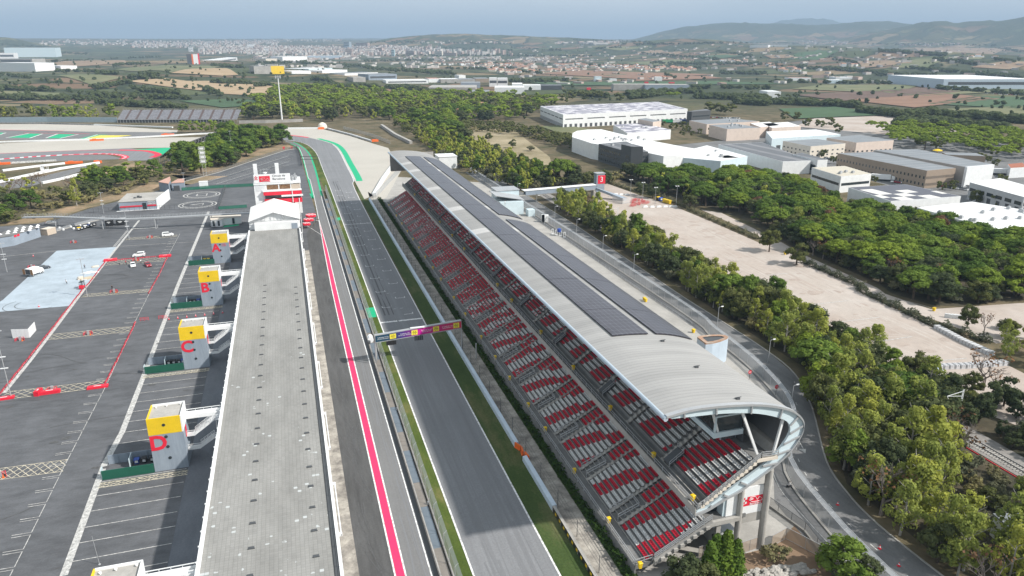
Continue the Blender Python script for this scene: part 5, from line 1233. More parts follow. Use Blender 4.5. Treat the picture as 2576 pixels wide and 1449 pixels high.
car('parked_van',(-60.8,310.2),math.pi+.05,mCarW,'white van stopped behind the red barrier line','van')
car('parked_car',(-60.6,295.8),-1.35,mCarW,'small white car just inside the red barrier line')
car('parked_car',(-55.2,294.6),-1.2,mCarR,'dark red car beside the small white car')
car('parked_car',(-92.2,302),.5,mCarD,'dark blue car beside the white box truck')
car('parked_car',(-110.4,383.6),.1,mCarG,'silver car parked under the left end of the footbridge')
tk=empty('box_truck',(-93.2,294.2,.02),'white box truck with its brown rear doors open on the blue painted tarmac','truck',None,1.05)
mb=MB(); mb.box(-2.6,1.5,-1.15,1.15,.8,3.); mb.build('cargo_box',mWhiteP,tk)
mb=MB(); mb.loft([[(1.55,y,.5),(3.4,y,.5),(3.4,y,1.3),(2.9,y,2.2),(1.55,y,2.3)] for y in (-1,1)]); mb.build('cab',mWhiteP,tk)
mb=MB(); mb.q((3.42,-.85,1.35),(3.42,.85,1.35),(2.96,.8,2.12),(2.96,-.8,2.12)); mb.build('windscreen',mGlass,tk)
mb=MB(); mb.box(-2.63,-2.605,-1.,1.,.95,2.85); mb.build('cargo_opening',mDark,tk)
for s in (-1,1):
    mb=MB(); mb.box(-2.66,-2.6,s*1.15,s*2.2,.9,2.9) if s>0 else mb.box(-2.66,-2.6,-2.2,-1.15,.9,2.9); mb.build('rear_door',mWood,tk)
for x in (-1.6,2.5):
    for s in (-1,1): wheel(tk,x,s*.95,.42,.26)
fk=empty('forklift',(-72.6,271.6,.02),'red and black forklift standing on the blue painted tarmac','forklift',None,1.5)
mb=MB(); mb.loft([[(-1.3,y,.35),(1.,y,.35),(1.,y,.9),(-.2,y,.95),(-.5,y,1.4),(-1.3,y,1.3)] for y in (-.65,.65)]); mb.build('body',mRedP,fk)
mb=MB()
for x in (-.9,.8):
    for s in (-1,1): mb.bar((x,s*.55,.9),(x*.8,s*.5,2.4),.1)
mb.box(-.9,.8,-.6,.6,2.4,2.5); mb.build('cage',mBlack,fk)
mb=MB()
for s in (-1,1): mb.box(1.05,1.2,s*.35-.07,s*.35+.07,.1,3.); mb.box(1.2,2.3,s*.35-.06,s*.35+.06,.08,.16)
mb.build('mast',mBlack,fk)
mb=MB(); mb.box(-.6,-.1,-.3,.3,.95,1.05); mb.box(-.7,-.6,-.3,.3,1.,1.6); mb.build('seat',mBlack,fk)
for x in (-.8,.7):
    for s in (-1,1): wheel(fk,x,s*.6,.33,.25)
for i,(a,w,d,h,m_,l) in enumerate(((Z3(1400,1060),2.4,1.6,.5,mCreamW,'pale cream slab on the blue tarmac near the red line'),(Z3(1300,1145),3.2,2.4,.35,mWhiteP,'large white board stack beside the red line'),(Z3(1270,1230),4.5,3.5,.25,mat('plywood',(.5,.42,.3),.8),'plywood sheets laid next to the forklift'),(Z3(1400,1140),2.2,2.,.3,mWhiteP,'white board leaning next to the red barrier line'),(Z3(1180,1240),1.8,1.2,1.,mCreamW,'cream crate behind the forklift'))):
    mb=MB(); mb.rbox(a[0],a[1],.5,w,d,0.05,h*.6); mb.rbox(a[0]+.2,a[1]-.1,.62,w*.9,d*.85,h*.6,h); thing(mb,'board_stack',m_,l,'boards')
# red plastic barriers
mb=MB(); mb.loft([[(-1,-.16,0),(1,-.16,0),(1,.16,0),(-1,.16,0)],[(-1,-.13,.22),(1,-.13,.22),(1,.13,.22),(-1,.13,.22)],[(-.98,-.06,.42),(.98,-.06,.42),(.98,.06,.42),(-.98,.06,.42)]])
mb.k=1
for x in (-.6,0,.6): mb.box(x-.09,x+.09,-.17,.17,.08,.18)
mRedC=mat('red_barrier_plastic',(.26,.025,.04),.6,.3,.6,col2=(.52,.03,.05))
rb0=mb.build('water_barrier',[mRedC,mWhiteP]); tag(rb0,'red plastic barrier in the long chain along the painted tarmac','barrier','red barriers along the painted tarmac')
mRedO=solid('faded_red_plastic',(.35,.02,.04),.6)
first=True; r=random.Random(9)
def chain(P,label,grp,step=2.1):
    global first
    P=[Vector(p[:2]) for p in P]
    for a,b in zip(P,P[1:]):
        d=b-a; n=int(d.length/step); an=math.atan2(d.y,d.x)
        for i in range(n):
            q=a.lerp(b,(i+.5)/n)
            if first: o=rb0; first=False
            else: o=rb0.copy(); COL.objects.link(o)
            o.location=(q.x+r.uniform(-.08,.08),q.y,.02); o.rotation_euler=(0,0,an+r.uniform(-.06,.06)); o['label']=label; o['group']=grp
chain(PT(0,2,(-10,1085),(280,720),(520,420),(830,20))+PT(0,1,(900,1400),(1065,1180)),'red plastic barrier in the long chain along the blue painted tarmac','red barriers along the painted tarmac')
chain(PT(0,2,(1040,1000),(1200,690),(1365,345)),'red plastic barrier in the chain beside the numbered bays','red barriers beside the numbered bays')
chain([GT(0,2,1495,60)]+PT(0,1,(1600,1320),(1690,1130)),'red plastic barrier in the far chain beside the numbered bays','red barriers at the far numbered bays')
chain(PT(0,1,(1150,1172),(1640,1130)),'faded red barrier in the row across the hatched strip by the white van','red barriers by the white van')
for a,rz,w,d,h,l in ((GT(0,2,985,1002),.05,4.6,1.5,.45,'flat red block at the corner of the hatched strip and bays'),(GT(0,2,505,1060),.08,4.4,1.2,.8,'flat red block on the middle of the hatched strip'),(GT(0,2,390,1070),1.4,2.4,1.1,1.2,'upright red block on the hatched strip'),(GT(0,2,40,1118),.1,4.3,1.4,.45,'flat red block at the left end of the hatched strip'),(GT(0,1,1662,1133),.05,4.4,2.4,.6,'flat red block at the far corner of the numbered bays'),(GT(0,1,1112,1173),.1,4.6,2.4,.6,'flat red block at the far corner of the blue tarmac')):
    mb=MB(); mb.rbox(a[0],a[1],rz,w,d,.02,h); mb.rbox(a[0],a[1],rz,w*.9,d*.8,h,h+.08); o=thing(mb,'barrier_block',mRedP,l,'barrier')
    mb=MB(); mb.rbox(0,-.1,rz,w*.35,.25,h+.082,h+.1); mb.build('label_strip',mWhiteP,o)
def pedestal(a,l,s=1.):
    t=empty('power_pedestal',(a[0],a[1],.02),l,'pedestal','power pedestals in the paddock')
    mb=MB(); mb.box(-.35,.35,-.25,.25,0,1.5); mb.box(-.4,.4,-.3,.3,1.5,1.6); mb.build('cabinet',mSteel,t)
    mb=MB()
    for x,y,rz in ((-1.4,0,1.4),(1.3,.4,-1.2),(0,.9,.1)):
        c,s_=math.cos(rz),math.sin(rz)
        for h in (.3,.65,1.): mb.bar((x-c,y-s_,h),(x+c,y+s_,h),.1)
        for k in (-1,0,1): mb.bar((x+c*k,y+s_*k,0),(x+c*k,y+s_*k,1.05),.08)
    mb.build('guard_rail',mRedP,t)
    mb=MB(); mb.loft([[(.9+a*k,-.6+b*k,z) for a,b in ((-.3,-.3),(.3,-.3),(.3,.3),(-.3,.3))] for k,z in ((1,0),(1,.1),(.6,.12),(.15,.9))]); mb.build('traffic_cone',mOrange,t)
    t.scale=(.72,.72,.8)
for a,l in ((GT(0,2,890,470),'steel power cabinet with red guards on the middle hatched strip'),(GT(0,2,1150,45),'steel power cabinet with red guards on the upper hatched strip'),(GT(0,2,530,1035),'steel power cabinet behind the red blocks of the lower hatched strip'),(GT(0,1,1510,945),'steel power cabinet near the white van by the footbridge'),(GT(0,1,742,995),'steel power cabinet with red guards alone on the open tarmac'),(GT(0,3,5,455),'orange and red guarded cabinet at the left edge of the frame'),(GT(0,1,1370,1175),'steel power cabinet among the parked cars'),(GT(0,2,205,530),'power cabinet in front of the white corner screen'),(GT(0,1,320,1245),'power cabinet half hidden by the white truck')): pedestal(a,l)
ws=empty('white_screen',(-80,229,0),'white L-shaped screen of upright panels standing on the left tarmac','screen')
pa,pb,pc=GT(0,2,130,505),GT(0,2,300,500),GT(0,2,365,425)
for a,b,n in ((pa,pb,4),(pb,pc,7)):
    for i in range(n):
        p=Vector((*lerp_v(a,b,i/n),0)) if 0 else Vector((lerp(a[0],b[0],i/n),lerp(a[1],b[1],i/n),0)); q=Vector((lerp(a[0],b[0],(i+.94)/n),lerp(a[1],b[1],(i+.94)/n),0))
        mb=MB(); mb.bar(p+Vector((0,0,1.35)),q+Vector((0,0,1.35)),.1,2.7); part(mb,'panel',mWhiteP,ws)
def cone(p,l,g='traffic cones',z=.04):
    mb=MB(); mb.rbox(0,0,0,.5,.5,0,.06); mb.lathe((0,0,.06),[(.2,0),(.04,.65)],10); o=mb.build('traffic_cone',mRedP,loc=(p[0],p[1],z)); tag(o,l,'cone',g)
    mb=MB(); mb.lathe((0,0,.06),[(.152,.25),(.108,.42)],10); mb.build('white_band',mWhiteP,o)
for p,l in ((GT(0,2,392,190),'red cone on the lower edge of the blue tarmac'),(GT(0,1,335,1130),'red cone on the grey tarmac above the blue paint'),(GT(3,3,700,735),'farthest red cone on the shaded road'),(GT(3,3,1122,1175),'middle red cone on the shaded road'),(GT(3,3,1315,1350),'nearest red cone on the shaded road')): cone(p,l)
for i,(c,r_) in enumerate((((1455,330),'right'),((1640,310),'left'))):
    p=GT(0,2,*c); mb=MB(); 
    for h in (.3,.7,1.05): mb.bar((-1.2,0,h),(1.2,0,h),.07)
    for x in (-1.2,0,1.2): mb.bar((x,0,0),(x,0,1.1),.07)
    mb.build('crowd_barrier',mRedP,loc=(p[0],p[1],.02)); tag(bpy.context.scene.objects[-1] if 0 else COL.objects[-1],'red barrier rail at the lane edge, %s'%('beside the numbered bays' if i==0 else 'at the wide white kerb line'),'barrier')
for i in range(7):
    p=GT(0,2,1700+i*90,318-i*11); cone(p,'red cone in the row across the bays above tower C','cones in the row above tower C')
for i,p in enumerate(((-109,372),(-104,372.4),(-99.5,373.2),(-96,374.5),(-101.4,368.),(-97.4,369),(-93.,378))):
    mb=MB(); mb.lathe((0,0,0),[(.5,0),(.5,.6),(.42,.75),(.1,.8)],8); tag(mb.build('bollard',mWhiteP,loc=(*p,.02)),'white bollard marking the parking under the footbridge','bollard','white bollards under the footbridge')
# lamps
def lamp(p,h,label,grp,kind=0,rz=0.):
    t=empty('street_lamp',(p[0],p[1],0),label,'lamp',grp,rz)
    mb=MB(); mb.tube((0,0,0),(0,0,h),.12,.07,8); mb.build('pole',mSteel,t)
    if kind==0:
        mb=MB(); mb.bar((0,0,h-.1),(.9,0,h),.08); mb.build('arm',mSteel,t); mb=MB(); mb.loft([[(x,a*w,h+b) for a,b in ((-1,-.06),(1,-.06),(.6,.12),(-.6,.12))] for x,w in ((.75,.12),(1.1,.22),(1.6,.12))]); mb.build('lamp_head',mWhiteP,t)
        mb=MB(); mb.lathe((0,0,h),[(.05,0),(.05,.5),(.2,.6),(.2,.8),(.02,.95)],8); mb.build('sensor',mDark,t)
    else:
        mb=MB(); 
        for a in range(4): c,s_=math.cos(a*1.571+.4),math.sin(a*1.571+.4); mb.bar((0,0,h),(c*.7,s_*.7,h+.05),.07); mb.rbox(c*.9,s_*.9,a*1.571+.4,.6,.35,h-.05,h+.12)
        mb.build('lamp_head',mWhiteP if kind==1 else mSteel,t)
        if kind==2:
            mb=MB(); 
            for z in (.45,.62): mb.box(-.8,.8,-.12,.12,h*z,h*z+.2)
            mb.build('floodlight',mWhiteP,t)
LQ=[(118.,174.8),(117,148.6),(119.5,233.9),(119.7,262.7),(120.6,293.6),(120.8,322.3),(121,350),(121.6,385),(122,430),(122.5,480),(105.4,124)]
for i,p in enumerate(LQ): lamp(p,6.5,'single-armed road lamp on the service road, %s'%('beside the teardrop vent tower','below the vent tower at the road bend','third up the road from the vent tower','fourth up the road from the vent tower','fifth up the road from the vent tower','sixth, just below the footbridge','behind the footbridge end','first beyond the footbridge','second beyond the footbridge','last one beyond the footbridge','peeping over the curved stand end')[i],'road lamps behind the stand',0,.1)
for i,p in enumerate(PT(2,1,(1190,540),(1312,572),(1437,628),(1650,612))): lamp(p,10,'tall four-headed car park lamp, %s'%('leftmost in the gravel','second by the round bushes','third in front of the bushes','rightmost beside the hedge')[i],'car park lamps',1)
for p,h,l in ((GT(0,1,1045,700),10.5,'thin paddock lamp post behind the footbridge'),(GT(0,1,1302,962),13,'paddock lamp post in front of the footbridge'),(GT(0,1,72,1290),11,'paddock lamp post at the left near the white truck'),(GT(0,2,880,85),13.,'paddock lamp post behind the forklift'),(GT(0,2,115,1105),17.,'tallest paddock lamp post at the left corner of the hatched strip'),(GT(0,1,1862,445),9,'lamp post beside the pink-roofed huts'),(Q(1215,830),19,'tall floodlight among the pines of the bank')): lamp(p,h,l,'paddock lamp posts',2)
mb=MB(); p=GT(0,3,1002,1335); mb.tube((0,0,0),(-.2,0,5.6),.05,.03,6); mb.lathe((0,0,0),[(.2,0),(.2,.1),(.05,.15)],8); tag(mb.build('flag_pole',mSteel,loc=(*p,.02)),'thin bare pole standing in the nearest bay','pole')
ms=empty('floodlight_mast',(-2.8,864,0),'very tall white floodlight mast beyond the gravel trap','mast')
mb=MB(); mb.tube((-2.8,864,0),(-2.8,864,47),.95,.5,10); part(mb,'pole',mWhiteP,ms)
mb=MB()
for i in range(3): mb.box(-6+i*2.4,-4.4+i*2.4,863,864.4,46+(i%2),49)
part(mb,'lamp_head',mSteel,ms)
lm=empty('screen_mast',(*Q(815,1130),0),'lattice mast carrying white screen frames at the bank fence','mast'); p=Q(815,1130)
mb=MB()
for s in (-1.,1.): mb.bar((p[0]+s,p[1],0),(p[0]+s,p[1],15),.18)
for i in range(10): mb.bar((p[0]-1,p[1],i*1.5),(p[0]+1,p[1],i*1.5+1.5),.1)
part(mb,'lattice',mSteel,lm)
for i in range(4):
    mb=MB(); z=9+i*2.7; mb.box(p[0]-2.,p[0]+1.7,p[1]-.4,p[1]-.2,z,z+.25); mb.box(p[0]-2.,p[0]+1.7,p[1]-.4,p[1]-.2,z+1.9,z+2.15); mb.box(p[0]-2.,p[0]-1.75,p[1]-.4,p[1]-.2,z,z+2.1); mb.box(p[0]+1.45,p[0]+1.7,p[1]-.4,p[1]-.2,z,z+2.1); mb.box(p[0]-1.4,p[0]+1.1,p[1]-.38,p[1]-.22,z+.5,z+1.6); part(mb,'screen',mWhiteP,lm)
# stands at the left
bs=empty('open_grandstand',(-105,890,0),'long uncovered dark grey grandstand far beyond the left circuit','grandstand')
A=Vector(G(296,309));B=Vector(G(597,308)); d=(B-A).normalized(); n=Vector((-d.y,d.x)); 
def bw(u,v,z): p=A.lerp(B,u)+n*v; return (p.x,p.y,z)
mSeatG=mat('grey_seating',(.17,.17,.185),.7,.25,.5)
mb=MB(); mb.loft([[bw(u,0,3),bw(u,0,3.5),bw(u,17,12.5),bw(u,17,11.5)] for u in (0,1)]); part(mb,'seating',mSeatG,bs)
for i in range(11):
    mb=MB(); u=.06+i*.088; mb.q(bw(u,.1,3.6),bw(u+.018,.1,3.6),bw(u+.018,16.9,12.6),bw(u,16.9,12.6)); part(mb,'aisle',mat('brown_aisle',(.1,.075,.07),.8),bs)
mb=MB(); mb.loft([[bw(u,.5,0),bw(u,.5,2.9),bw(u,16,10.9),bw(u,16,0)] for u in (0.005,.83)]); part(mb,'base',mDark,bs)
mb=MB()
for i in range(40):
    u=i/39; mb.bar(bw(u,-.05,0),bw(u,-.05,3.4),.3); mb.bar(bw(u,17.1,11),bw(u,17.1,13.6),.15)
mb.bar(bw(0,-.1,3.4),bw(1,-.1,3.4),.4); mb.bar(bw(0,17.1,13.6),bw(1,17.1,13.6),.15); part(mb,'scaffold',mSteel,bs)
sb=empty('small_grandstand',(-60,560,0),'small raised scaffold grandstand seen from behind among the bank pines','grandstand')
A=Vector(Q(330,960));B=Vector(Q(1040,650)); d=(B-A).normalized(); n=Vector((-d.y,d.x))
mb=MB(); mb.loft([[bw(u,0,11.5),bw(u,0,11.),bw(u,9,4.5),bw(u,9,5.)] for u in (0,1)]); part(mb,'seating',mSeatG,sb)
mb=MB()
for i in range(16):
    u=i/15; mb.bar(bw(u,.3,0),bw(u,.3,11.),.3); mb.bar(bw(u,8,0),bw(u,8,5.),.25); mb.bar(bw(u,.3,11),bw(min(1,u+1/15),.3,7),.22)
mb.bar(bw(0,.2,7),bw(1,.2,7),.5); mb.bar(bw(0,.2,11.2),bw(1,.2,11.2),.3)
part(mb,'scaffold',mSteel,sb)
mb=MB()
for i in range(5): mb.bar(bw(-.06+(i%2)*.06,-1.2-i*.3,i*2.2),bw(-.0-(i%2)*.06,-1.2-i*.3,i*2.2+2.2),.9,.25)
for i in range(4): mb.bar(bw(-.08,-1.5,0),bw(-.08,-1.5,10),.2); mb.bar(bw(.01,-1.5,0),bw(.01,-1.5,10),.2)
part(mb,'stair_tower',mSteel,sb)
for a,l in (((Q(1970,730)),'red gate post pair by the far parking corner'),((Q(2085,725)),'red gate post pair next to the pit lane fence')):
    mb=MB(); 
    for x in (-.6,.6): mb.box(a[0]+x-.15,a[0]+x+.15,a[1]-.15,a[1]+.15,0,2.6)
    mb.box(a[0]-.6,a[0]+.6,a[1]-.05,a[1]+.05,.4,2.2); thing(mb,'gate',mRedP,l,'gate')
mb=MB(); p=Z5(650,1040); mb.box(p[0]-2,p[0]+2,p[1],p[1]+3,0,.6); 
for x in (-2,2): 
    for y in (0,3): mb.bar((p[0]+x,p[1]+y,0),(p[0]+x,p[1]+y,3.4),.2)
mb.box(p[0]-2.3,p[0]+2.3,p[1]-.3,p[1]+3.3,3.4,3.7); mb.box(p[0]-2,p[0]-.4,p[1]+.2,p[1]+2.8,.6,2.6); thing(mb,'marshal_post',mWhiteP,'small white marshal cabin behind the left barriers','cabin')
# ---------- industrial estate ----------
mPv=None
def m_pvroof(name,base,pv,sx,sy,thr):
    m,nt,b=nodes(name); L=nt.links.new
    fl=N(nt,'ShaderNodeVectorMath',operation='FLOOR'); L(pos(nt,(1/sx,1/sy,0)),fl.inputs[0]); wn=N(nt,'ShaderNodeTexWhiteNoise'); L(fl.outputs[0],wn.inputs[0])
    g=N(nt,'ShaderNodeMath',operation='GREATER_THAN'); g.inputs[1].default_value=thr; L(wn.outputs[0],g.inputs[0])
    L(mix(nt,base,pv,g.outputs[0]),b.inputs['Base Color']); b.inputs['Roughness'].default_value=.5; return m
def m_rows(name,c,d,period,duty,ax=0):
    m,nt,b=nodes(name); L=nt.links.new; s=N(nt,'ShaderNodeSeparateXYZ'); L(pos(nt),s.inputs[0])
    w=N(nt,'ShaderNodeMath',operation='MULTIPLY'); L(s.outputs[ax],w.inputs[0]); w.inputs[1].default_value=1/period
    f=N(nt,'ShaderNodeMath',operation='FRACT'); L(w.outputs[0],f.inputs[0]); g=N(nt,'ShaderNodeMath',operation='LESS_THAN'); g.inputs[1].default_value=duty; L(f.outputs[0],g.inputs[0])
    o=mix(nt,c,d,g.outputs[0]); n=ramp(nt,noise(nt,pos(nt),.08,4),[(.3,(.88,)*3),(.7,(1.08,)*3)])
    L(mix(nt,o,n,1.,'MULTIPLY'),b.inputs['Base Color']); b.inputs['Roughness'].default_value=.6; return m
mWR=m_rows('white_roof',(.74,.74,.73),(.66,.66,.66),9,.06); mGR=m_rows('grey_roof',(.2,.215,.23),(.27,.28,.29),8,.18,1); mDR=m_rows('dark_roof',(.115,.12,.13),(.2,.2,.21),10,.2)
mBR=solid('brown_wall',(.3,.235,.18),.8); mPW=solid('pink_beige_wall',(.6,.5,.43),.8); mPV=m_pvroof('pv_roof',(.62,.6,.62),(.22,.21,.26),6,4,.42); mPV2=m_pvroof('pv_roof_dark',(.66,.64,.6),(.09,.09,.11),8,7,.3)
def bld(label,roof,h,wm,rm,win=None,lip=.5,name='warehouse',cat='warehouse',vents=0,bands=()):
    P=[G(x,y,h) for x,y in roof]
    if len(P)==3: P.append((P[0][0]+P[2][0]-P[1][0],P[0][1]+P[2][1]-P[1][1]))
    a=sum((P[i][0]*P[(i+1)%len(P)][1]-P[(i+1)%len(P)][0]*P[i][1]) for i in range(len(P)))
    if a<0: P=P[::-1]
    cx=sum(p[0] for p in P)/len(P); cy=sum(p[1] for p in P)/len(P)
    t=empty(name,(cx,cy,0),label,cat); mb=MB(); mb.prism(P,0,h+lip); 
    part(mb,'wall',wm,t)
    k=.985; mb=MB(); mb.poly([(cx+(x-cx)*k,cy+(y-cy)*k) for x,y in P],h+lip+.03); part(mb,'roof',rm,t)
    r=random.Random(int(cx*7+cy))
    for i in range(vents):
        u,v=r.uniform(.1,.9),r.uniform(.15,.85); x=lerp(lerp(P[0][0],P[1][0],u),lerp(P[3][0],P[2][0],u),v) if len(P)==4 else cx+(u-.5)*60; y=lerp(lerp(P[0][1],P[1][1],u),lerp(P[3][1],P[2][1],u),v) if len(P)==4 else cy+(v-.5)*30
        mb=MB(); mb.rbox(x,y,.4,2.2,1.4,h+lip+.031,h+lip+1.1); mb.rbox(x,y,.4,1.2,.8,h+lip+1.1,h+lip+1.4); part(mb,'roof_unit',mSteel,t)
    # bands of windows or doors on the walls that face the camera
    for z0,z1,m_,n,f,nm in bands:
        for i in range(len(P)):
            p=Vector(P[i]);q=Vector(P[(i+1)%len(P)]); d=q-p; nn=Vector((d.y,-d.x)).normalized()
            if nn.dot(-(p+q)/2)<=0 or d.length<12: continue
            mb=MB(); nn*=.06
            for j in range(n): 
                a=p+d*((j+.5-f/2)/n)+nn; b=p+d*((j+.5+f/2)/n)+nn; mb.q((*a,z0),(*b,z0),(*b,z1),(*a,z1))
            part(mb,nm,m_,t)
    return t
def T20(*pp): return [T(2,0,*p) for p in pp]
def T21(*pp): return [T(2,1,*p) for p in pp]
def T30(*pp): return [T(3,0,*p) for p in pp]
def T31(*pp): return [T(3,1,*p) for p in pp]
def pxw(x,y): return (1362+x*.05,0)
bld('largest white warehouse with rows of solar panels across its roof',T20((285,1072),(515,1158),(1768,1100),(1470,1028)),13,mWhiteP,mPV,bands=((8.2,9.2,mDark,6,.8,'window'),(.2,3.8,mDark,26,.5,'loading_door')))
bld('dark grey office block at the right end of the largest warehouse',T20((1762,1125),(1810,1128),(2000,1115),(1950,1100)),13.5,mDark,mDR,name='office_block',cat='office',bands=((8,9.5,mGlass,1,.9,'window'),(3,4.5,mIce,1,.9,'window')))
bld('white workshop with a grey speckled roof below the largest warehouse',T20((1020,1260),(1160,1345),(1600,1310),(1310,1243)),8,mWhiteP,mPV,vents=3)
bld('beige and grey upper block between the two white warehouses',T20((1268,1203),(1420,1232),(1502,1222),(1345,1193)),12,mPW,mGR)
bld('white factory with a rounded left end and bright flat roof',[T(2,0,610,1345),T(2,0,655,1322),T(2,0,760,1310),T(2,0,900,1307),T(2,0,1265,1395),T(2,1,1700,30),T(2,1,2060,90),T(2,1,1525,130),T(2,1,1190,60),T(2,0,800,1449),T(2,0,605,1385)][::-1],11,mWhiteP,mWR,vents=14)
bld('white factory annexe with a bright roof behind the beige entrance',T21((1530,128),(2100,180),(2370,130),(1960,20)),9,mIce,mWR,vents=9)
bld('slate grey office building with window rows beside the rounded factory',T21((872,5),(1190,95),(1370,85),(1150,-20)),12,mDark,mDR,name='office_block',cat='office',vents=2,bands=((8.5,10,mGlass,14,.6,'window'),(5,6.5,mGlass,14,.6,'window'),(1.5,3,mGlass,14,.6,'window')))
bld('small dark rooftop office with a red sign',T21((1100,10),(1200,35),(1320,35),(1220,8)),16,mDark,mDR,name='office_block',cat='office')
bld('long low beige office in front of the white factory',T21((1490,150),(1560,165),(2060,150),(2000,135)),6,mPW,mGR,name='office_block',cat='office',bands=((2.5,4.2,mGlass,9,.6,'window'),))
bld('square beige stair block at the end of the long low office',T21((2062,130),(2140,150),(2285,145),(2170,120)),9,mPW,mConc,name='office_block',cat='office')
bld('grey-roofed factory with pinkish walls right of the dark office',T20((1785,1218),(1960,1255),(2490,1225),(2200,1195)),9,mPW,mGR,vents=2)
c=bld('pink-beige factory with a square of blue glass at its corner',T20((1985,1262),(2165,1305),(2500,1290),(2265,1252)),10,mPW,mGR,vents=6)
bld('cream warehouse with a pale roof at the far right of the street',T20((2395,1245),(2500,1285),(2700,1265),(2590,1230)),9,mPW,mWR)
bld('white-roofed unit behind the rows of parked cars',T30((-60,1248),(40,1292),(332,1275),(200,1232)),9,mPW,mWR,bands=((2,4,mGlass,5,.3,'window'),))
bld('white warehouse with a ribbed white roof in the middle of the estate',T30((-20,1330),(40,1402),(730,1358),(485,1308)),9,mIce,mWR,bands=((.2,4,mDark,5,.3,'loading_door'),))
bld('beige unit with a grey roof right of the ribbed white warehouse',T30((590,1392),(890,1442),(1265,1418),(925,1362)),9,mPW,mGR,bands=((2,3.2,mGlass,8,.4,'window'),))
bld('brown-grey unit with small windows before the ribbed warehouse',T30((150,1425),(430,1480),(780,1450),(500,1405)),9,mCreamW,mGR,bands=((2,3,mGlass,7,.35,'window'),(5,6,mGlass,7,.35,'window')))
bld('pale grey unit with a flat roof behind the long dark rows',T21((2380,55),(2576,120),(2800,100),(2600,40)),7,mIce,mDR)
bld('dark ridged factory roofs in a row, left of the estate street',T31((-500,10),(150,185),(430,175),(-60,-10)),8,mWhiteP,m_rows('saw_roof',(.12,.125,.135),(.2,.2,.21),16,.3))
bld('white end unit with a blue glazed strip beside the dark ridged roofs',T31((250,110),(500,170),(600,165),(340,95)),9,mWhiteP,mDR,bands=((2,6,mGlass,1,.9,'window'),))
bld('long brown warehouse with grey roof panels and small windows',T31((700,100),(1600,278),(1890,252),(1065,85)),10,mBR,mGR,bands=((5.5,7,mGlass,26,.35,'window'),(1.5,3,mGlass,26,.35,'window')))
bld('long grey warehouse with a white shop front behind the brown one',T31((1060,68),(1985,240),(2272,215),(1500,58)),11,solid('grey_brown_wall',(.4,.37,.34),.8),mGR)
bld('white shop front with red lettering panel at the end of the grey warehouse',T31((1980,238),(2005,243),(2280,216),(2262,212)),11.6,mWhiteP,mWhiteP,name='shop_front',cat='shop')
bld('white office with a dark window band and cream roof before the brown warehouse',T31((440,245),(735,335),(1040,308),(770,228)),9,mWhiteP,solid('cream_roof',(.5,.46,.38),.8),vents=4,bands=((4,5.5,mGlass,1,.92,'window'),))
bld('white hall with a chequer of dark solar panels on its roof',T31((810,445),(1235,585),(1940,535),(1385,415)),9,mWhiteP,mPV2)
bld('big bright white flat roof cut by the right edge of the photo',T31((1500,650),(2300,880),(2750,860),(2750,700),(2050,590)),9,mWhiteP,mWR,vents=16)
bld('grey unit with blue window strips at the right edge',T31((2030,395),(2576,545),(2900,510),(2330,352)),9,solid('light_grey_wall',(.42,.43,.44),.7),mWR,bands=((5,6.8,mGlass,6,.7,'window'),(.2,4,mDark,6,.4,'loading_door')))
bld('low dark open shed at the edge of the pine wood',T31((1750,92),(1800,115),(2190,130),(2090,98)),6,mBR,mGR)
c=bld('small house with a red tiled roof at the right edge of the estate',T31((2410,210),(2440,250),(2600,240),(2560,195)),6,mWhiteP,solid('red_tile',(.33,.12,.07),.85),name='house',cat='house')
mb=MB(); p=T(3,1,1700,100); p=G(*p); mb.lathe((*p,0),[(3.6,2.6),(2.4,3.3),(.4,3.9)],10); mb.tube((*p,0),(*p,2.7),.3); thing(mb,'parasol',mYel,'large yellow parasol canopy at the back of the estate','parasol')
def fbox(x0,x1,yb,yt,dep,wm,rm,label,name='warehouse',cat='warehouse',skew=0,win=0,rw=mDark):
    A=G2(x0,yb);B=G2(x1,yb+skew); d=math.hypot((A[0]+B[0])/2,(A[1]+B[1])/2); h=(yb-yt)*d/1919*.97; z=min(A[2],B[2])-.5
    a=Vector(A[:2]);b=Vector(B[:2]); n=Vector((-(b-a).y,(b-a).x)).normalized()
    if n.dot(a)<0: n=-n
    P=[a,b,b+n*dep,a+n*dep]; c=sum(P,Vector((0,0)))/4
    t=empty(name,(c.x,c.y,z),label,cat); mb=MB(); mb.prism([tuple(p) for p in P],z,z+h+.5); part(mb,'wall',wm,t)
    mb=MB(); mb.poly([tuple(c+(p-c)*.99) for p in P],z+h+.62); part(mb,'roof',rm,t)
    if win:
        mb=MB()
        for r in range(win):
            zz=z+h*(r+.45)/win; q=a+(b-a)*.05-n*.15; s=a+(b-a)*.95-n*.15; mb.q((*q,zz),(*s,zz),(*s,zz+h*.3/win),(*q,zz+h*.3/win))
        part(mb,'window',rw,t)
    return t
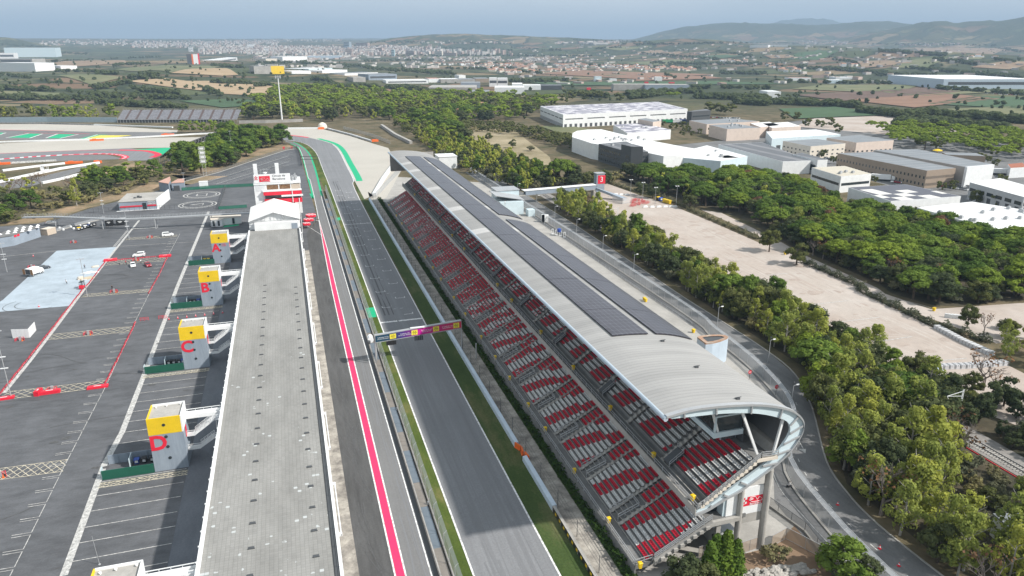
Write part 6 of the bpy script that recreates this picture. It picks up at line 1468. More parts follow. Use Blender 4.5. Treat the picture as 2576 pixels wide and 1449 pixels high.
FB=[(360,555,742,715,60,mWhiteP,mWR,'white depot right of the yellow building'),(530,770,705,683,90,mIce,mWR,'pale blue depot behind the white depot'),(668,920,735,702,60,mWhiteP,mWR,'long white shed in the far estate'),(893,1228,760,728,60,mWhiteP,mGR,'white shed with a brown roof edge left of the grey cube'),(1135,1420,808,745,70,mGreyP,mGR,'big square grey-clad warehouse far beyond the circuit'),(980,1105,825,778,50,mConc,mConc,'small grey works in front of the grey cube'),(1310,1735,840,803,50,mWhiteP,mWR,'long white office with window strip right of the grey cube'),(1740,1850,830,790,40,mWhiteP,solid('salmon_roof',(.5,.25,.2),.8),'white unit with a salmon roof'),(1860,2040,835,795,50,mConc,mWR,'grey unit beside the salmon roof'),(2042,2110,800,757,30,mWhiteP,mWhiteP,'small white tower block on the far estate roofs'),(2005,2205,835,798,60,mConc,mGR,'grey shed under the small white tower'),(2060,2255,885,835,60,mGreyP,mGR,'blue-grey works at the right of the far estate'),(2210,2345,830,790,60,mBR,mGR,'brown works behind the white twin blocks'),(2348,2425,872,785,30,mWhiteP,mWhiteP,'left one of two white office cubes'),(2430,2532,872,787,30,mWhiteP,mWhiteP,'right one of two white office cubes'),(2400,2700,945,880,60,mWhiteP,mWR,'white factory front at the edge of the wood'),(1730,2210,920,880,90,mConc,mConc,'long low concrete hall beside the wood'),(2150,2340,955,925,60,mConc,mGR,'grey pitched hall near the cypresses'),(100,260,622,590,80,mCreamW,mGR,'far cream depot below the town'),(270,520,625,570,80,mWhiteP,mWR,'far white depot below the town'),(520,850,590,562,90,mBlueW,mWR,'pale blue far hall below the town'),(1100,1530,990,945,20,mConc,mConc,'concrete viaduct between the woods')]
for i,(x0,x1,yb,yt,dep,wm,rm,l) in enumerate(FB): fbox(644+x0/4,644+x1/4,yb/4,yt/4,dep,wm,rm,l,win=1 if i in(4,6,13,14) else 0)
FB2=[(0,150,600,545,60,mWhiteP,mWR,'white factory foot with strip windows at the far left',1),(55,570,575,495,120,mIce,mWR,'very large pale factory at the far left',0),(0,360,720,645,60,mWhiteP,mWR,'bright white hall below the large left factory',0),(450,615,705,668,50,mWhiteP,mWR,'white pitched hall beside the trees at the left',0),(0,330,640,600,60,mConc,mGR,'grey office with windows below the large left factory',1),(2110,2390,610,575,50,mWhiteP,mWR,'far white hall right of the red framed building',1)]
for x0,x1,yb,yt,dep,wm,rm,l,w in FB2: fbox(x0/4,x1/4,yb/4,yt/4,dep,wm,rm,l,win=w)
t=fbox(640,683,186,167,40,mConc,mGR,'dark side wing of the yellow building'); t=fbox(683,716,186,167.5,40,mYel,mYel,'bright yellow box building on the far hillside','box_building','building')
fbox(472,484,161.5,139,20,mDark,mDark,'dark narrow tower left of the red framed hall','tower','tower'); fbox(484,488,161.5,139,25,mOrange,mOrange,'orange strip wall of the red framed hall','wall_block','building'); fbox(488,500,161.5,138.5,25,mWhiteP,mRedP,'white front of the red framed hall on the hill','tower_hall','building'); fbox(500,503.5,161.5,137,25,mRedP,mRedP,'red edge wall of the hall on the hill','wall_block','building')
FB3=[(830,900,820,768,20,mIce,mConc,'pale cube house in the brown fields'),(985,1055,815,795,20,mWhiteP,mWhiteP,'white works with a small tower'),(290,500,905,860,40,mDark,mDR,'dark blue office with parked lorries'),(0,105,915,845,50,mWhiteP,mWR,'white shed at the left of the scrapyard trees'),(110,290,905,858,40,mWhiteP,mWR,'white shed beside the dark office'),(1020,1600,910,850,30,mConc,mConc,'long pale motorway wall'),(1340,1780,915,855,30,mGreyP,mConc,'grey roofed scrap hall'),(1440,1510,815,775,20,mWhiteP,mWhiteP,'white pointed farmhouse in the fields'),(1335,1372,845,825,8,mRedP,mRedP,'small red box by the road'),(1580,1635,845,828,8,mRedP,mRedP,'long red trailer by the road'),(755,795,905,885,10,mRedP,mRedP,'red and white tank lorry on the bridge'),(820,965,446,428,90,mConc,mDR,'far dark hall on the horizon plain'),(2390,2576,480,455,90,mWhiteP,mWR,'far white roof on the right plain')]
for x0,x1,yb,yt,dep,wm,rm,l in FB3: fbox(1288+x0/4,1288+x1/4,yb/4,yt/4,dep,wm,rm,l,'shed','building')
FB4=[(1755,2700,895,812,220,mBlueW,mWR,'huge pale logistics hall at the right edge with a white roof',1),(1430,1660,850,812,90,mWhiteP,mWR,'white marquee-like hall left of the logistics hall',0),(680,845,800,780,40,mWhiteP,mWhiteP,'small white flat shed in the fields',0),(615,755,840,808,30,mIce,mWR,'pale house with white gable among the orchard',0),(210,430,812,782,30,mWhiteP,solid('tile_red_far',(.35,.14,.09),.85),'long farmhouse with red roof',0),(0,200,470,452,80,mWhiteP,mWR,'far white sheds on the plain',0),(2075,2170,580,568,30,mWhiteP,mWR,'small white sheds among hill groves',0),(500,600,700,688,20,mWhiteP,mWR,'little white barn left of the hedges',0),(-10,125,985,925,40,mWhiteP,mWhiteP,'white truss hall at the pine edge',0)]
for x0,x1,yb,yt,dep,wm,rm,l,w in FB4: fbox(1932+x0/4,1932+x1/4,yb/4,yt/4,dep,wm,rm,l,win=w)
# lorries and cars in the estate (small)
def lorry(p,rz,m_,l):
    t=empty('lorry',(p[0],p[1],.05),l,'lorry',None,rz); mb=MB(); mb.box(-6,5,-1.25,1.25,1.1,4.); mb.build('trailer',m_,t); mb=MB(); mb.loft([[(5.4,y,.6),(7.6,y,.6),(7.6,y,1.9),(7.1,y,3.3),(5.4,y,3.4)] for y in (-1.2,1.2)]); mb.build('cab',mWhiteP,t)
    mb=MB(); mb.box(-6,7,-1.1,1.1,.3,1.05); mb.build('chassis',mBlack,t)
lorry(G(*T(2,0,1570,1240)),-.3,solid('green_trailer',(.02,.3,.12)),'lorry with a green trailer at the loading doors'); lorry(G(*T(2,0,1640,1240)),-.3,mWhiteP,'lorry with a white trailer at the loading doors'); lorry(G(*T(2,0,1720,1238)),-.3,solid('navy_trailer',(.03,.06,.2)),'lorry with a dark blue trailer at the loading doors'); lorry(G(*T(3,1,1140,370)),-.7,mWhiteP,'white articulated lorry parked before the brown warehouse'); lorry(G(*T(3,1,2350,310)),-.6,mWhiteP,'white lorry beside the red-roofed house')
mb=MB(); mb.loft([[(x*1.,y*.9,z) for x,y in ((-2.1,-1),(2.1,-1),(2.1,1),(-2.1,1))] for z in (.2,.85)]+[[(x,y*.8,.95) for x,y in ((-2,-1),(1.8,-1),(1.8,1),(-2,1))]]); mb.k=1; mb.loft([[(x,y*k,z) for x,y in ((a,-.85),(b,-.85),(b,.85),(a,.85))] for a,b,z,k in ((-1.7,1.,.951,1),(-1.3,.4,1.42,.85))])
cars=[]; r=random.Random(21)
for (x0,y0),(x1,y1),n in (((T(2,0,1760,1300)),(T(2,0,1980,1330)),16),((T(2,0,1990,1185)),(T(2,0,2280,1195)),14),(T(3,1,580,150),T(3,1,690,165),6),(T(3,1,1250,385),T(3,1,1440,400),5),(T(3,1,1920,410),T(3,1,2010,440),6),(T(3,1,1740,430),T(3,1,2000,470),7),(T(3,1,2380,660),T(3,1,2540,700),4),(T(3,0,1500,895),T(3,0,2000,925),18),(T(3,0,2100,935),T(3,0,2500,960),14),(T(2,0,1300,905),T(2,0,1700,880),0)):
    for i in range(n):
        u=(i+r.uniform(.2,.8))/n; p=G2(lerp(x0,x1,u),lerp(y0,y1,u)+r.uniform(-.7,.7)); cars.append(p)
cm=[mb.build('parked_car',[m_,mGlass]) for m_ in (mCarW,mCarG,mCarD,mCarR)]
for o in cm: COL.objects.unlink(o)
for i,p in enumerate(cars):
    k=r.choice((0,0,0,1,1,2,2,3)); o=cm[k].copy(); COL.objects.link(o); o.location=(p[0],p[1],p[2]+.08); o.rotation_euler=(0,0,r.choice((.3,1.87,1.9,.35))+r.uniform(-.1,.1)); tag(o,('white','silver','dark','dark red')[k]+' car among those parked around the industrial estate','car','cars parked around the industrial estate')
# ---------- right side furniture ----------
f3=empty('footbridge',(138,364,0),'white roofed footbridge crossing the service road to the gravel car park','footbridge')
a,b=(118.5,362.5),(160.3,366)
mb=MB(); mb.bar((a[0]-6,a[1]-.5,4.6),(b[0]+1,b[1],4.9),3.4,.5); part(mb,'deck',mConc,f3)
mb=MB()
for s in (-1.75,1.75): mb.bar((a[0],a[1]+s,5.8),(b[0],b[1]+s,6.1),.12,2.2)
part(mb,'side_panel',mGreyP,f3)
mb=MB(); mb.bar((a[0]-1,a[1],7.1),(b[0],b[1],7.4),4.2,.25); part(mb,'roof',mWhiteP,f3)
for x in (b[0]-8,b[0]-1):
    mb=MB(); mb.box(x-.6,x+.6,363.5,367.5,0,4.4); part(mb,'pier',mConc,f3)
mb=MB(); mb.loft([[(160.3,364,4.6),(160.3,368,4.6),(160.3,368,5.9),(160.3,364,5.9)],[(172,352,0),(175,355,0),(175,355,1.2),(172,352,1.2)]]); part(mb,'stair',mGreyP,f3)
s3=empty('sign_tower',(170,381,0),'grey gate tower with a red panel showing a white 3','sign')
mb=MB(); mb.box(167.5,172.5,380,384,0,10.5); part(mb,'body',mGreyP,s3); mb=MB(); mb.box(168.3,172.9,379.9,379.99,4.8,9.6); part(mb,'panel',mRedP,s3); mb=MB(); mb.box(167.2,172.8,379.7,384.3,10.51,10.9); part(mb,'roof',mSteel,s3)
ptext('lettering','3',(170.6,379.85,7.2),(1,0,0),(0,0,1),4.2,mWhiteP,s3)
vt=empty('vent_tower',(101,160,0),'pale blue teardrop-shaped vent tower with a rusty rim behind the stand','vent tower')
VP=[GT(2,2,x,y,7) for x,y in ((1865,492),(1885,480),(1980,470),(2080,467),(2140,472),(2178,487),(2165,500),(2100,528),(2020,548),(1950,556))]
if sum((VP[i][0]*VP[(i+1)%10][1]-VP[(i+1)%10][0]*VP[i][1]) for i in range(10))<0: VP=VP[::-1]
cx=sum(p[0] for p in VP)/10;cy=sum(p[1] for p in VP)/10
mb=MB(); mb.prism(VP,0,6.6); part(mb,'wall',mBlueW,vt)
inn=[(cx+(x-cx)*.72,cy+(y-cy)*.62) for x,y in VP]
mb=MB(); 
for i in range(10):
    j=(i+1)%10; mb.q((*VP[i],7),(*VP[j],7),(*inn[j],6.9),(*inn[i],6.9)); mb.q((*VP[i],6.6),(*VP[j],6.6),(*VP[j],7),(*VP[i],7))
part(mb,'rim',mat('rusty_rim',(.35,.17,.09),.8,.3,.6,col2=(.42,.36,.3)),vt); mb=MB(); mb.poly(inn,6.75); part(mb,'grille',mDark,vt)
rc=empty('rear_core',(105,352,0),'grey stair core with a sloping canopy at the back of the stand by the footbridge','stair core')
mb=MB(); mb.box(100,112,352,362,0,9.5); mb.box(98,110,338,352,0,6.5); part(mb,'wall',mIce,rc)
mb=MB(); mb.loft([[(96,y,z) for y,z in ((340,9.5),(352,9.8),(352,10.1),(340,9.8))],[(111,y,z) for y,z in ((340,6.6),(352,6.8),(352,7.1),(340,6.9))]]); mb.box(99.7,112.3,351.7,362.3,9.51,9.9); part(mb,'canopy',mSteel,rc)
mb=MB(); mb.box(110.5,114,332,336,0,3.2); thing(mb,'ticket_cabin',mIce,'small pale cabin below the stair core behind the stand','cabin')
mb=MB(); mb.box(113,116.,318,319,0,3.6); mb.box(113,114,318,320,0,3.6); thing(mb,'notice_board',mWhiteP,'white notice board at the back fence of the stand yard','sign')
mb=MB(); mb.box(98,110.5,488,502,0,8); mb.box(97.7,110.8,487.7,502.3,8.,8.4); thing(mb,'service_block',mWhiteP,'white box-like block at the far end of the stand roof','building')
st=empty('site_kit',(112,293,0),'white trestles with a blue tank at the rear of the stand yard','equipment')
mb=MB()
for x,y in ((110,296),(111,294),(112,291.5),(113,289)): mb.box(x-.5,x+.5,y-.5,y+.5,0,.12); mb.bar((x-.4,y,0),(x-.4,y,2.2),.15); mb.bar((x+.4,y,0),(x+.4,y,2.2),.15); mb.bar((x-.5,y,2.2),(x+.5,y,2.2),.2)
part(mb,'trestle',mWhiteP,st); mb=MB(); mb.lathe((111.6,292,1.7),[(.2,0),(.9,.1),(.95,1.4),(.3,1.7)],10); part(mb,'tank',mBlueP,st)
# bins on the stand and yard
b0=empty('waste_bin',(46.9,83.97,2.02),'','waste bin','yellow bins along the lower walkway')
mb=MB(); mb.loft([[(x*k,y*k,z) for x,y in ((-.42,-.42),(.42,-.42),(.42,.42),(-.42,.42))] for z,k in ((0,.75),(1.05,1.))]); b0.scale=(.72,.72,.9); mb.build('body',mYel,b0)
mb=MB(); mb.loft([[(x*k,y*k,z) for x,y in ((-.48,-.48),(.48,-.48),(.48,.48),(-.48,.48))] for z,k in ((1.05,1.),(1.12,1.),(1.2,.7))]); mb.box(-.42,.42,.42,.56,.95,1.08); mb.build('lid',mYel,b0)
ly=[83.97,95.9,111.8,128.5,140,154.6,167.6,182,201,216.8,237.3,251.7,266.6,280.7,295,309.3,324.7,341.7,367.3]; uy=[86.1,99.4,117.7,137.6,159.6,184.7,199.3,242,262,285,308.7,345]
od=['nearest','second','third','fourth','fifth','sixth','seventh','eighth','ninth','tenth','eleventh','twelfth','thirteenth','fourteenth','fifteenth','sixteenth','seventeenth','eighteenth','farthest']
for i,y in enumerate(ly):
    l='yellow bin at the front rail of the lower tier, %s along the track'%od[i]
    if i==0: b0['label']=l
    else: dup(b0,(46.9,y,2.02),0,l)
for i,y in enumerate(uy): dup(b0,(56.7,y,11.02),.2,'yellow bin on the upper tier walkway, %s from the near end'%(od[i] if i<11 else 'farthest'),group='yellow bins along the upper walkway')
for p,l in ((GT(2,2,1330,125),'yellow bin in the concrete yard behind the stand roof, farther'),(GT(2,2,1345,140),'pale yellow bin right beside another in the rear yard'),(GT(2,2,1825,450),'yellow bin beside the teardrop vent tower'),(GT(3,2,1668,232),'yellow bin at the edge of the pine wood'),(GT(3,1,170,1112),'yellow bin beside the round bush on the gravel')): dup(b0,(*p,.05),.3,l,.95,'loose yellow bins on the ground')
for i in range(4): dup(b0,(*GT(2,1,1530+i*18,588+i*5),.05),.2,'yellow container in the row beside the car park hedge',1.7,'yellow containers by the hedge')
for i in range(2): wheelie('wheelie_bin',(*GT(2,1,1470+i*25,568+i*7),.05),mBlack if i==0 else mBlueP,mYel if i==0 else mBlueP,('black bin with a yellow lid left of the yellow containers','blue bin left of the yellow containers')[i],'dark bins by the hedge',1.7)
mb=MB(); mb.loft([[(x*k,y*k,z) for x,y in ((-1.4,-.4),(1.4,-.4),(1.4,.4),(-1.4,.4))] for z,k in ((0,1),(.25,.98),(.9,.7))])
cb=mb.build('concrete_barrier',mWhiteP); COL.objects.unlink(cb)
for i,(x,y) in enumerate(((1045,512),(1100,515),(1155,516),(1342,638),(1412,640),(1478,638),(1543,637),(1600,636),(1638,636))):
    o=cb.copy(); COL.objects.link(o); o.location=(*GT(2,1,x,y),.05); tag(o,'white concrete block in the row before the gate tower' if i<3 else 'white concrete block in the row across the top of the gravel','barrier','white blocks before the gate tower' if i<3 else 'white blocks across the gravel')
mb=MB(); mb.box(-.9,.9,-.25,.25,0,.2); mb.box(-.9,.9,-.06,.06,.2,1.1); gbx=mb.build('crowd_barrier',mSteel); COL.objects.unlink(gbx)
mb=MB(); mb.loft([[(-.9,-.3,0),(.9,-.3,0),(.9,.3,0),(-.9,.3,0)],[(-.85,-.15,1.1),(.85,-.15,1.1),(.85,.15,1.1),(-.85,.15,1.1)]]); gbw=mb.build('crowd_barrier',solid('pale_grey_plastic',(.55,.55,.56))); COL.objects.unlink(gbw)
for P,n,l in ((PT(3,2,(1690,405),(1960,550),(2250,680)),52,'pale grey barrier stacked in the line along the car park hedge'),(PT(3,2,(1580,815),(2000,800),(2390,770)),46,'grey barrier stacked in the line across the foot of the car park')):
    for i in range(n):
        u=i/(n-1)*2; k=min(1,int(u)); p=Vector(P[k]).lerp(Vector(P[k+1]),u-k); d=Vector(P[k+1])-Vector(P[k]); o=(gbw if i%3 else gbx).copy(); COL.objects.link(o); o.location=(p.x,p.y,.05); o.rotation_euler=(0,0,math.atan2(d.y,d.x)+1.57); tag(o,l,'barrier',l.replace('barrier stacked in','barriers in'))
mRF=solid('red_rail',(.6,.1,.1),.6)
mb=MB()
for h in (.3,1.05): mb.bar((-1.1,0,h),(1.1,0,h),.07)
for i in range(7): mb.bar((-1.1+i*.367,0,.1),(-1.1+i*.367,0,1.05),.05)
rr0=mb.build('crowd_barrier',mRF); COL.objects.unlink(rr0); r=random.Random(4)
for i in range(46):
    u,v=r.random(),r.random(); a=Vector(GT(2,1,1190,640)).lerp(Vector(GT(2,1,1390,605)),u); b=Vector(GT(2,1,1200,565)).lerp(Vector(GT(2,1,1300,565)),u); p=a.lerp(b,v); o=rr0.copy(); COL.objects.link(o); o.location=(p.x,p.y,.05); o.rotation_euler=(0,0,r.uniform(-.5,.9)); tag(o,'red crowd barrier in the jumble at the top of the gravel car park','barrier','red crowd barriers on the gravel')
fence('mesh_fence',PT(2,1,(1010,570),(1110,605),(1200,590)),3.2,'pale gate fence at the foot of the bridge stair',mSteel,m_mesh('pale_gate',(.6,.6,.6),.6))
ctn=empty('container',(*GT(3,2,1640,900),0),'white site container with a pale blue roof at the foot of the car park','container')
P=PT(3,2,(1530,830),(1700,960),(1735,940),(1570,815)); mb=MB(); mb.prism(P if sum((P[i][0]*P[(i+1)%4][1]-P[(i+1)%4][0]*P[i][1]) for i in range(4))>0 else P[::-1],0,3); part(mb,'wall',mWhiteP,ctn)
P=[(x,y) for x,y in P]; cx=sum(p[0] for p in P)/4;cy=sum(p[1] for p in P)/4; mb=MB(); mb.prism([(cx+(x-cx)*1.05,cy+(y-cy)*1.05) for x,y in (P if sum((P[i][0]*P[(i+1)%4][1]-P[(i+1)%4][0]*P[i][1]) for i in range(4))>0 else P[::-1])],3.002,3.2); part(mb,'roof',mBlueW,ctn)
p=GT(3,2,1810,300); mb=MB(); 
for i in range(4): mb.rbox(p[0]+i*.8,p[1]-i*.5,.6,.5,2,0,1.3)
thing(mb,'barrier_stack',mWhiteP,'small stack of white barriers on the path by the wood','barrier')
def sign(p,h,l):
    t=empty('road_sign',(p[0],p[1],0),l,'sign','no entry signs on the service road'); mb=MB(); mb.tube((0,0,0),(0,0,h),.05); mb.build('post',mDark,t); mb=MB(); mb.tube((0,-.03,h),(0,-.07,h),.5,n=16); mb.build('disc',mRedP,t); mb=MB(); mb.box(-.34,.34,-.09,-.071,h-.08,h+.08); mb.build('bar',mWhiteP,t)
sign(GT(2,2,2385,925),2.2,'round red no entry sign at the fence bend'); sign(GT(3,2,75,1085),2.4,'round red no entry sign on the road behind the curved roof end')
# railway
rw=empty('railway_track',(134,200,.06),'railway track with two rails running behind the trees','railway'); 
mb=MB(); 
for x in (132.6,134.1): mb.wall([(x,20),(x+.4,115),(x+3.5,470)],.12,.2,.36)
part(mb,'rail',mDark,rw); mb=MB()
for i in range(150): y=40+i*.65; mb.box(131.9,134.9,y,y+.25,.07,.2)
part(mb,'sleepers',mConc,rw)
mb=MB(); mb.wall([(129.6,40),(130.1,90),(130.3,110)],.12,0,.2); thing(mb,'cable_duct',mRedP,'thin red duct along the railway','duct')
for p,h,l in ((GT(3,2,1890,1390),9,'lattice railway mast with a bracket arm near the container'),(GT(2,1,1060,800),8,'railway mast hidden in the trees by the far gravel'),(GT(2,1,1755,1230),8,'railway mast top showing between the yellow-green trees')):
    t=empty('railway_mast',(p[0],p[1],0),l,'mast'); mb=MB()
    for s in (-.25,.25): mb.bar((s,0,0),(s*.6,0,h),.1)
    for i in range(10): mb.bar((-.25,0,i*h/10),(.25,0,(i+1)*h/10),.06)
    mb.build('lattice',mWhiteP,t); mb=MB(); mb.bar((0,0,h-.4),(-4,.3,h-1.2),.1); mb.bar((0,0,h-1.6),(-4,.3,h-1.2),.08); mb.bar((-4,.3,h-1.2),(-3.5,.3,h-1.9),.08); mb.build('bracket',mWhiteP,t)
# stone wall and kiosk at the lower right
mb=MB(); r=random.Random(8)
for i in range(110):
    u=r.random(); x=lerp(59.5,74,u); y=80.-u*1.5+r.uniform(-1.8,.5); s=r.uniform(.35,.8); a=r.uniform(0,3); z=r.uniform(-.1,.35)
    mb.loft([[(x+s*k*math.cos(a+t*1.047)*(1+.2*math.sin(t*3+i)),y+s*k*.7*math.sin(a+t*1.047),z+h*s) for t in range(6)] for h,k in ((0,.9),(.4,1.),(.75,.55))])
tag(mb.build('boulders',mat('pale_stone',(.36,.34,.31),.9,.2,.5)),'pale boulders of the rough stone wall below the stand end','boulders',kind='stuff')
sheet('gravel_path',[(58,60),(84,60),(78,80),(79,88),(72,84.3),(58.5,84.),(54,80)],.03,mDirt)
shp=shed('parking_kiosk',[(108,69),(122,65),(123,72),(109.5,76)],4,mWhiteP,mGR,'white hut with two windows at the lower right corner','building'); mb=MB(); 
for x in (111,113): mb.box(x,x+1,68.-(x-108)*.28,68.1-(x-108)*.28,1.4,2.6)
part(mb,'window',mDark,shp)
# ---------- people ----------
def person(p,rz,label,shirt,trousers,pose='stand',hold=None,s=1.):
    J=dict(pel=(0,0,.95),bel=(0,0,1.12),che=(0,0,1.36),nek=(0,0,1.5),hd=(0,.02,1.62),tp=(0,.0,1.76))
    lean=.25 if pose=='bend' else 0; sit=pose=='sit'
    V=[];E=[];Rr=[]
    def add(q,r,par=None):
        V.append(q);Rr.append(r)
        if par is not None: E.append((par,len(V)-1))
        return len(V)-1
    dz=-.45 if sit else 0
    f=lambda x,y,z:(x,y+max(0,z-.95)*lean*1.5,z+dz-max(0,z-1)*lean*.4)
    a=add(f(0,0,.95),.15); b=add(f(0,0,1.15),.14,a); c=add(f(0,0,1.38),.16,b); n=add(f(0,0,1.52),.06,c); h1=add(f(0,.02,1.6),.09,n); h2=add(f(0,.01,1.72),.085,h1)
    for sx in (-1,1):
        sh=add(f(sx*.19,0,1.42),.065,c); el=add(f(sx*.26,.05 if pose!='bend' else .2,1.14),.05,sh); wr=add(f(sx*.25,.18 if pose!='stand' else .1,.92),.038,el); add(f(sx*.24,.22 if pose!='stand' else .13,.82),.035,wr)
        hp=add((sx*.1,0,.9+dz),.095,a)
        if sit: kn=add((sx*.13,.42,.52),.07,hp); an=add((sx*.13,.45,.1),.05,kn); add((sx*.13,.6,.04),.045,an)
        else: kn=add((sx*.11+sx*.02,.04 if sx>0 else -.03,.5),.07,hp); an=add((sx*.13,.06*sx,.09),.05,kn); add((sx*.14,.06*sx+.14,.04),.045,an)
    me=bpy.data.meshes.new('person'); me.from_pydata(V,E,[]); o=bpy.data.objects.new('person_src',me); COL.objects.link(o)
    md=o.modifiers.new('s','SKIN'); o.modifiers.new('u','SUBSURF').levels=1
    sk=me.skin_vertices[0].data
    for i,q in enumerate(sk): q.radius=(Rr[i],Rr[i])
    sk[0].use_root=True
    m2=bpy.data.meshes.new_from_object(o.evaluated_get(bpy.context.evaluated_depsgraph_get())); bpy.data.objects.remove(o)
    m2.materials.clear()
    for m_ in (solid('skin',(.45,.26,.18),.6),shirt,trousers,solid('shoes',(.03,.03,.03))): m2.materials.append(m_)
    for pg in m2.polygons:
        z=pg.center.z-dz; pg.use_smooth=True
        pg.material_index=0 if z>1.5 or (abs(pg.center.x)>.2 and z<1.1) else (1 if z>.98 else (2 if z>.1 or sit and pg.center.z>.12 else 3))
    o=bpy.data.objects.new('person',m2); COL.objects.link(o); o.location=(p[0],p[1],p[2] if len(p)>2 else .04); o.rotation_euler=(0,0,rz); tag(o,label,'person')
    mb=MB(); z=1.71+dz; y0=.75*lean*1.1; mb.lathe((0,y0,z-lean*.28),[(.095,-.03),(.1,.02),(.08,.07),(.02,.1)],10); mb.build('hair',solid('dark_hair',(.03,.02,.015),.7),o,smooth=True)
    return o
sw=solid('white_cloth',(.7,.7,.7),.8); sk_=solid('black_cloth',(.02,.02,.022),.8); sy=solid('orange_vest',(.75,.25,.02),.7); sr=solid('red_cloth',(.45,.03,.04),.8); sgc=solid('grey_cloth',(.2,.2,.22),.8)
person(Z3(2075,1010),.3,'person in a white shirt and black trousers standing beside the white van',sw,sk_)
person(Z3(2005,1000),2.,'person in an orange vest standing between the parked cars',sy,sgc)
person(Z3(1860,1025),1.,'person in dark red standing on the hatched strip left of the cars',sr,sk_,'bend')
person(Z3(1760,1035),-.5,'person in dark clothes crouching left on the hatched strip',sgc,sk_,'bend')
person(Z3(985,1310),2.5,'person in a white shirt bending over in the middle of the blue tarmac',sw,sk_,'bend')
person(Z3(1250,1085),.2,'person in grey working beside the boards behind the forklift',sgc,sk_)
person(Z3(1655,1400),0,'person in black standing inside the red barriers near the upper hatched strip',sk_,sk_)
person((73.6,248.,rz_at(72.8)+.1),1.,'person in pale clothes standing on the grandstand roof beside the solar panels',sw,sgc)
person((85.6,98.2),1.2,'person in white sitting on a black folding seat by the road fence',sw,sk_,'sit')
mb=MB(); mb.box(-.35,.35,-.3,.3,.38,.45)
for x in (-.3,.3): mb.bar((x,-.25,0),(x,.25,.4),.06); mb.bar((x,.25,0),(x,-.25,.4),.06)
tag(mb.build('folding_seat',mBlack,loc=(85.6,98.1,.04)),'black folding seat beneath the person at the road fence','seat')
# ---------- foliage ----------
def m_leaf(name,a,b_,trans=.25,rnd=.35,dry=None):
    m,nt,b=nodes(name); L=nt.links.new
    oi=N(nt,'ShaderNodeObjectInfo'); tc=N(nt,'ShaderNodeTexCoord')
    o=ramp(nt,noise(nt,tc.outputs['Object'],.9,4,.7),[(.3,a),(.7,b_)])
    v=ramp(nt,oi.outputs['Random'],[(0,(1-rnd,1-rnd*.8,1-rnd*.6)),(.5,(1,1,1)),(1,(1+rnd*1.1,1+rnd*.7,1-rnd*.2))])
    o=mix(nt,o,v,1.,'MULTIPLY')
    d=N(nt,'ShaderNodeBsdfDiffuse'); t=N(nt,'ShaderNodeBsdfTranslucent'); x=N(nt,'ShaderNodeMixShader'); x.inputs[0].default_value=trans
    L(o,d.inputs[0]); L(o,t.inputs[0]); L(d.outputs[0],x.inputs[1]); L(t.outputs[0],x.inputs[2]); L(x.outputs[0],nt.nodes['Material Output'].inputs[0]); return m
mPine=m_leaf('pine_needles',(.09,.14,.028),(.185,.265,.055),.3,.42); mOak=m_leaf('oak_leaves',(.06,.078,.036),(.125,.145,.066),.3,.35); mPop=m_leaf('poplar_leaves',(.215,.26,.06),(.4,.43,.11),.45,.22)
mShr=m_leaf('shrub_leaves',(.11,.115,.065),(.21,.2,.12),.25,.35); mCyp=m_leaf('cypress_leaves',(.06,.11,.018),(.14,.21,.04),.25,.2); mDry=m_leaf('dry_leaves',(.13,.07,.04),(.2,.12,.07),.2,.2); mWoodF=m_leaf('woodland_leaves',(.05,.07,.032),(.11,.13,.056),.2,.35)
mBark=mat('bark',(.1,.075,.055),.9,.25,1.5); mBarkP=mat('pale_bark',(.34,.32,.29),.9,.2,1.5)
def leafq(mb,c,nrm,s,r,jit=.55):
    n=Vector(nrm)+Vector((r.uniform(-jit,jit),r.uniform(-jit,jit),r.uniform(-.4,.6))); n.normalize()
    a=n.orthogonal().normalized(); t=r.uniform(0,6.28); b=n.cross(a); u=(a*math.cos(t)+b*math.sin(t))*s; w=n.cross(u)*r.uniform(.55,.95)
    c=Vector(c); mb.q(c-u-w*.6,c+u*.9-w,c+u+w*.7,c-u*.8+w)
def crown(r,clumps,leaf,per,solid_k=.72):
    mb=MB()
    for (c,rad,sq) in clumps:
        if solid_k:
            k=rad*solid_k; st=r.uniform(0,6); mb.loft([[(c[0]+k*q*math.cos(st+t*1.257),c[1]+k*q*math.sin(st+t*1.257),c[2]+k*z*sq) for t in range(5)] for q,z in ((.35,-.85),(.9,-.35),(.95,.3),(.4,.85))])
        for i in range(per):
            z=r.uniform(-.55,1); a=r.uniform(0,6.2832); q=math.sqrt(max(0,1-z*z)); n=(q*math.cos(a),q*math.sin(a),z); k=rad*r.uniform(.78,1.08)
            leafq(mb,(c[0]+n[0]*k,c[1]+n[1]*k,c[2]+n[2]*k*sq),n,leaf*r.uniform(.6,1.25),r)
    return mb
def trunk(mb,p,q,r0,r1): mb.tube(p,q,r0,r1,6)
PROT={}
